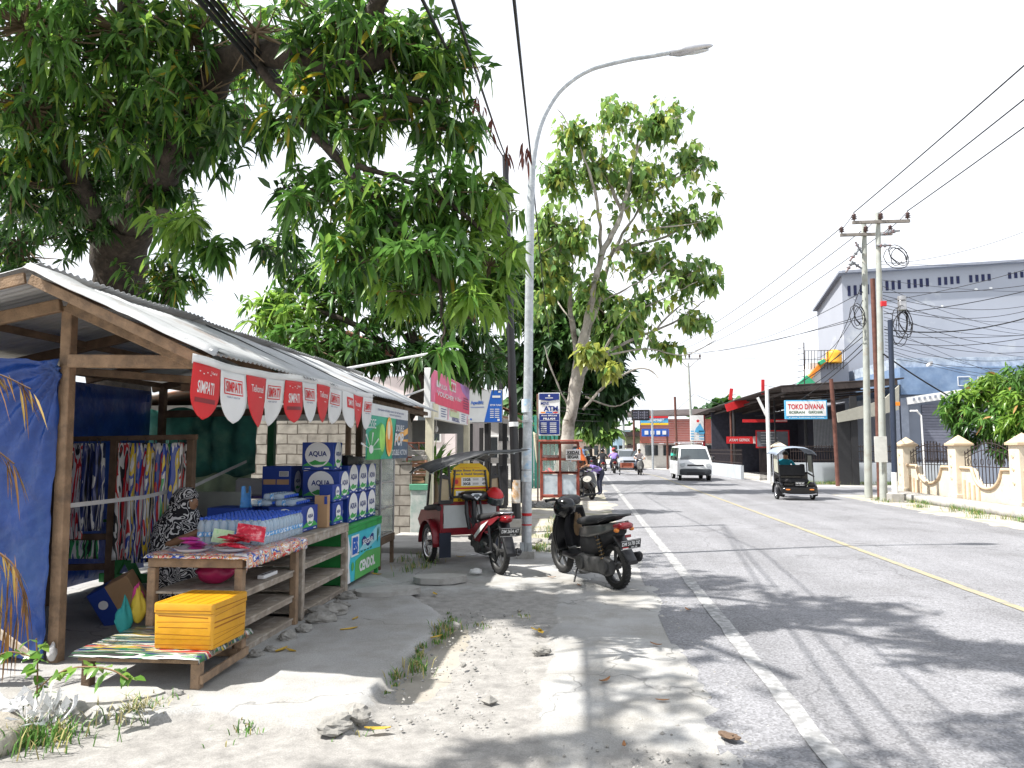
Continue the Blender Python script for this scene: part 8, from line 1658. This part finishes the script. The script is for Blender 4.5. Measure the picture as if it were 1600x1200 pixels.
grass('sparse_grass', [(-1.95, 4.30, -.02, .8), (-1.35, 4.3, -.02, .7), (-.95, 6.9, -.01, .6), (-.6, 7.3, 0, .5)], 'small sparse weeds in the cracked ground before the slab', kind='stuff', h=.07, n=50, seed=8)
# fallen leaves
ylf = leafmat('fallen_yellow', (.52, .33, .03), .2, .6); blf = leafmat('fallen_brown', (.28, .13, .05), .1, .8)
def fallen(x, y, L_, m, label, group=None):
    b = MB().mt(m); a = U(0, 6.3); cu = U(.004, .018)
    b.sheet(lambda u, v: ((u - .5) * L_, (v - .5) * L_ * .3 * math.sin(PI * min(.98, max(.02, u))) ** .7, cu * (2 * u - 1) ** 2 + .35 * L_ * .3 * abs(v - .5) + .004), 10, 4)
    return b.build('fallen_leaf', label=label, cat='leaf', group=group, loc=(x, y, gz(x, y) - .004), rz=a)
for px, py in ((440, 1015), (535, 955), (555, 968), (455, 1017), (588, 898), (670, 908), (680, 925), (838, 982), (845, 985), (590, 1135), (682, 993), (720, 868), (545, 985)):
    p = at(px, py, 5); d = p - V((0, 0, 1.6)); p = V((0, 0, 1.6)) + d * (1.57 / -d.z); fallen(p.x, p.y, U(.12, .17), ylf, 'fallen yellow mango leaf lying on the shaded pavement', 'yellow leaves on the pavement')
for px, py in ((1025, 1005), (1035, 1090), (862, 900), (905, 912), (880, 888), (975, 1160), (1075, 950), (930, 890), (945, 1060)):
    p = at(px, py, 5); d = p - V((0, 0, 1.6)); p = V((0, 0, 1.6)) + d * (1.57 / -d.z); fallen(p.x, p.y, U(.07, .12), blf, 'dry brown leaf lying near the road edge', 'brown leaves near the road edge')
fallen(-3.22, 3.82, .26, ylf, 'large yellow mango leaf lying beside the torn white sack at the lower left')
# pebbles, grit
b = MB(); q = random.Random(12)
for k in range(950):
    if k < 420: x, y = q.gauss(-1.0, .28), q.uniform(4.3, 7.6)
    elif k < 750: x, y = q.gauss(.86, .1), q.uniform(2.8, 13)
    elif k < 900: x, y = q.gauss(.35, .3), q.gauss(4.0, .3)
    elif k < 1150: x, y = q.uniform(-1.6, .8), q.uniform(11, 17)
    else: x, y = q.uniform(-3.4, .8), q.uniform(3.2, 11)
    r = abs(q.gauss(.004, .006)) + .0025
    if k < 420 and q.random() < .06: r *= 1.8
    b.mt((stone, conc, conc_d)[q.randrange(3)])
    z = gz(x, y) - .012 if x < .8 else .0; n = len(b.v)
    o_ = [(q.uniform(.6, 1.2) * r * cx, q.uniform(.6, 1.2) * r * cy, q.uniform(.5, .9) * r * cz) for cx, cy, cz in ((1, 0, 0), (0, 1, 0), (-1, 0, 0), (0, -1, 0), (0, 0, 1), (0, 0, -1))]
    b.add([(x + a, y + c, z + e) for a, c, e in o_], [(0, 1, 4), (1, 2, 4), (2, 3, 4), (3, 0, 4), (1, 0, 5), (2, 1, 5), (3, 2, 5), (0, 3, 5)])
b.build('gravel', label='loose gravel and grit scattered over the worn pavement', kind='stuff')
for x, y, r, l in ((-1.35, 4.42, .10, 'broken concrete lump at the near corner of the pavement slab, larger one'), (-1.42, 4.28, .08, 'broken concrete lump at the near corner of the pavement slab, paler smaller one'), (-1.18, 6.75, .06, 'grey stone in the weeds at the far end of the slab edge'), (-.35, 6.0, .06, 'pale stone half buried in the sunlit concrete strip'), (-2.62, 4.70, .045, 'small pale stone by the front leg of the low bench'), (-.9, 5.6, .03, 'small brick fragment in the dirt beside the slab'), (.0, 9.9, .06, 'flat grey stone behind the parked scooter')): rock(x, y, gz(x, y) + r * .1, r, l)
for k in range(14): rock(-.5 + U(-.35, .35), 12.6 + U(-.7, .9), .0, U(.05, .11), 'grey rubble stone in the heap between the light pole and the scooter', m=stone, group='rubble beyond the street light', name='rubble_stone')
crumple((-1.38, 9.55, .02), (.09, .07, .035), glass('film', (.9, .9, .9), .15, .5), 'clear crumpled plastic bag on the ground beside the pedicab', 'bag', 'plastic_bag', 8, .2); crumple((.02, 9.3, .01), (.05, .03, .012), whitev, 'small white paper scrap under the parked scooter', 'paper', 'paper_scrap', 5)
rock(.78, 4.35, .03, .05, 'dark flat wood chip lying near the road edge', 'wood chip', wood_d, .3, 'wood_chip')
# sunlit concrete mound and torn sack at lower left
slabby('broken_slab', -3.05, 4.62, -.02, .36, .16, .07, .25, 'sunlit broken concrete slab lying left of the low bench')
sack = mat('sack_white', (.66, .66, .66), .75, .12, 20, .3, 80); sand = mat('sack_sand', (.36, .33, .28), .95, .2, 20, .5, 60)
tk = empty('torn_sack', (-3.35, 4.12, 0), 0, 'torn white woven sack spilling sand at the lower left corner', 'sack')
b = PB(tk, sand); b.ell((-3.42, 3.88, .02), (.36, .34, .16), 24, 12); b.v = [(x, y, z + .02 * fbm(x * 9, y * 9, z * 4)) for x, y, z in b.v]; b.build('sand_heap', parent=tk)
b = PB(tk, sack); b.sheet(lambda u, v: (-3.85 + .62 * u + .04 * fbm(u * 5, v * 5), 4.26 - .30 * v + .06 * fbm(u * 4, v * 3), .05 + .24 * math.sin(PI * min(1, .15 + .8 * v)) * (1 - .65 * u) + .05 * fbm(u * 6, v * 6)), 24, 16, .003); b.build('woven_cloth', parent=tk)
b = PB(tk, sack); q = random.Random(15)
for k in range(90):
    u = q.random(); x, y, z = (-3.35 + q.uniform(-.12, .36), 4.08 + q.uniform(-.1, .12), .06 + q.uniform(-.03, .08)); a = q.uniform(0, 6.28); l = q.uniform(.03, .11); h = q.uniform(.0, .14) if q.random() < .4 else q.uniform(-.02, .04); w = .005
    b.add([(x, y, z), (x + w * math.sin(a), y - w * math.cos(a), z), (x + l * .6 * math.cos(a) + w * math.sin(a), y + l * .6 * math.sin(a), z + h), (x + l * math.cos(a), y + l * math.sin(a), z + h * .6)], [(0, 1, 2, 3)])
for k in range(5): x = -3.18 + .05 * k; b.sheet(lambda u, v: (x + .03 * u * (1 - .6 * v) + .06 * v + .01 * math.sin(v * 7 + k), 4.12 + .015 * k * v + .012 * math.sin(u * 4 + v * 5), .05 + (.11 + .03 * (k % 3)) * v), 4, 8)
b.build('frayed_threads', parent=tk)
# sapling with compound leaves
sp_ = empty('sapling', (-3.28, 4.32, 0), 0, 'small green sapling with paired leaves growing out of the torn sack', 'sapling'); b = PB(sp_, mat('sapling_stem', (.20, .12, .06), .8, .2))
st1 = [(-3.28, 4.32, .03), (-3.29, 4.33, .25), (-3.31, 4.33, .46)]; br = [(-3.28, 4.32, .16), (-3.15, 4.30, .26), (-2.98, 4.28, .315), (-2.78, 4.26, .31), (-2.66, 4.25, .26)]; b2 = [(-3.3, 4.33, .34), (-3.42, 4.28, .39), (-3.5, 4.25, .37)]
for s in (st1, br, b2): b.tube(spline(s), .005, 5)
b.build('stem', parent=sp_); cl = []; packs = []
lfm = [leafmat('sapling_leaf', (.12, .26, .04), .4), leafmat('sapling_leaf_light', (.22, .36, .07), .5)]
for path, n in ((br, 13), (st1, 8), (b2, 6)):
    P = spline(path, 8)
    for k in range(n):
        p = P[int((len(P) - 1) * (.25 + .75 * k / (n - 1)))]
        for s in (-1, 1): cl.append((tuple(p), (U(-.3, .3), s * .9, U(-.2, .25)), U(.8, 1.15)))
leaf_obj('leaves', [leaves(cl, lfm, [.6, .4], 1, .095, .028, .35, ((.3, .65), (1., .75)), (0, 18), .15, 17)], lfm, sp_)
# dry palm fronds at the left edge, pale stick
dryp = [leafmat('dry_palm', (.30, .15, .04), .3, .6), leafmat('dry_palm_yellow', (.40, .27, .06), .3, .6), leafmat('dry_palm_brown', (.15, .08, .04), .1, .7)]
pf = empty('dry_palm_frond', (-4.15, 4.75, 0), 0, 'orange dry palm fronds hanging in front of the blue tarpaulin at the left edge', 'palm frond'); b = PB(pf, dryp[2]); cl = []
for path in ([(-4.6, 4.7, 1.0), (-4.2, 4.72, 1.02), (-3.85, 4.75, .85), (-3.72, 4.75, .6)], [(-4.5, 4.7, 1.6), (-4.15, 4.75, 1.66), (-3.9, 4.8, 1.5)], [(-4.6, 4.7, .75), (-4.1, 4.7, .8), (-3.9, 4.7, .62)], [(-4.55, 4.75, 2.08), (-4.15, 4.8, 2.14), (-3.85, 4.85, 2.02)]):
    P = spline(path, 10); b.tube(P, .006, 5)
    for k in range(3, len(P), 1):
        d = (P[k] - P[k - 1]).normalized()
        for s in (-1, 1): cl.append((tuple(P[k]), tuple(d * .9 + V((0, s * .5, -.35))), U(.7, 1.2)))
for k in range(22): cl.append(((-3.93 + U(-.08, .06), 4.85 + U(-.05, .05), U(.35, .75)), (U(-.1, .1), U(-.1, .1), -1), 1.2))
b.build('rib', parent=pf); leaf_obj('leaflets', [leaves(cl, dryp, [.4, .3, .3], 1, .24, .006, .5, ((.3, .65), (1., .8)), (0, 14), .2, 18)], dryp, pf)
b = MB().mt(mat('pale_wood', (.52, .44, .36), .7, .15, 20)); b.bar((-4.6, 5.0, .62), (-3.92, 5.05, .16), .02, .055); b.build('wooden_stick', label='pale wooden stick leaning low against the blue tarpaulin', cat='stick')
crumple((-3.9, 5.27, .05), (.035, .03, .06), glass('film2', (.7, .7, .7), .3, .6), 'grey plastic bag tied to the foot of the front stall post', 'bag', 'plastic_bag', 11, .2)
b = MB().mt(conc_d); b.cyl((0, 0, 0), (.02, 0, .42), .05, n=10); b.build('concrete_stump', label='pale concrete stump at the left edge below the blue tarpaulin', cat='stump', loc=(-3.98, 4.72, 0))
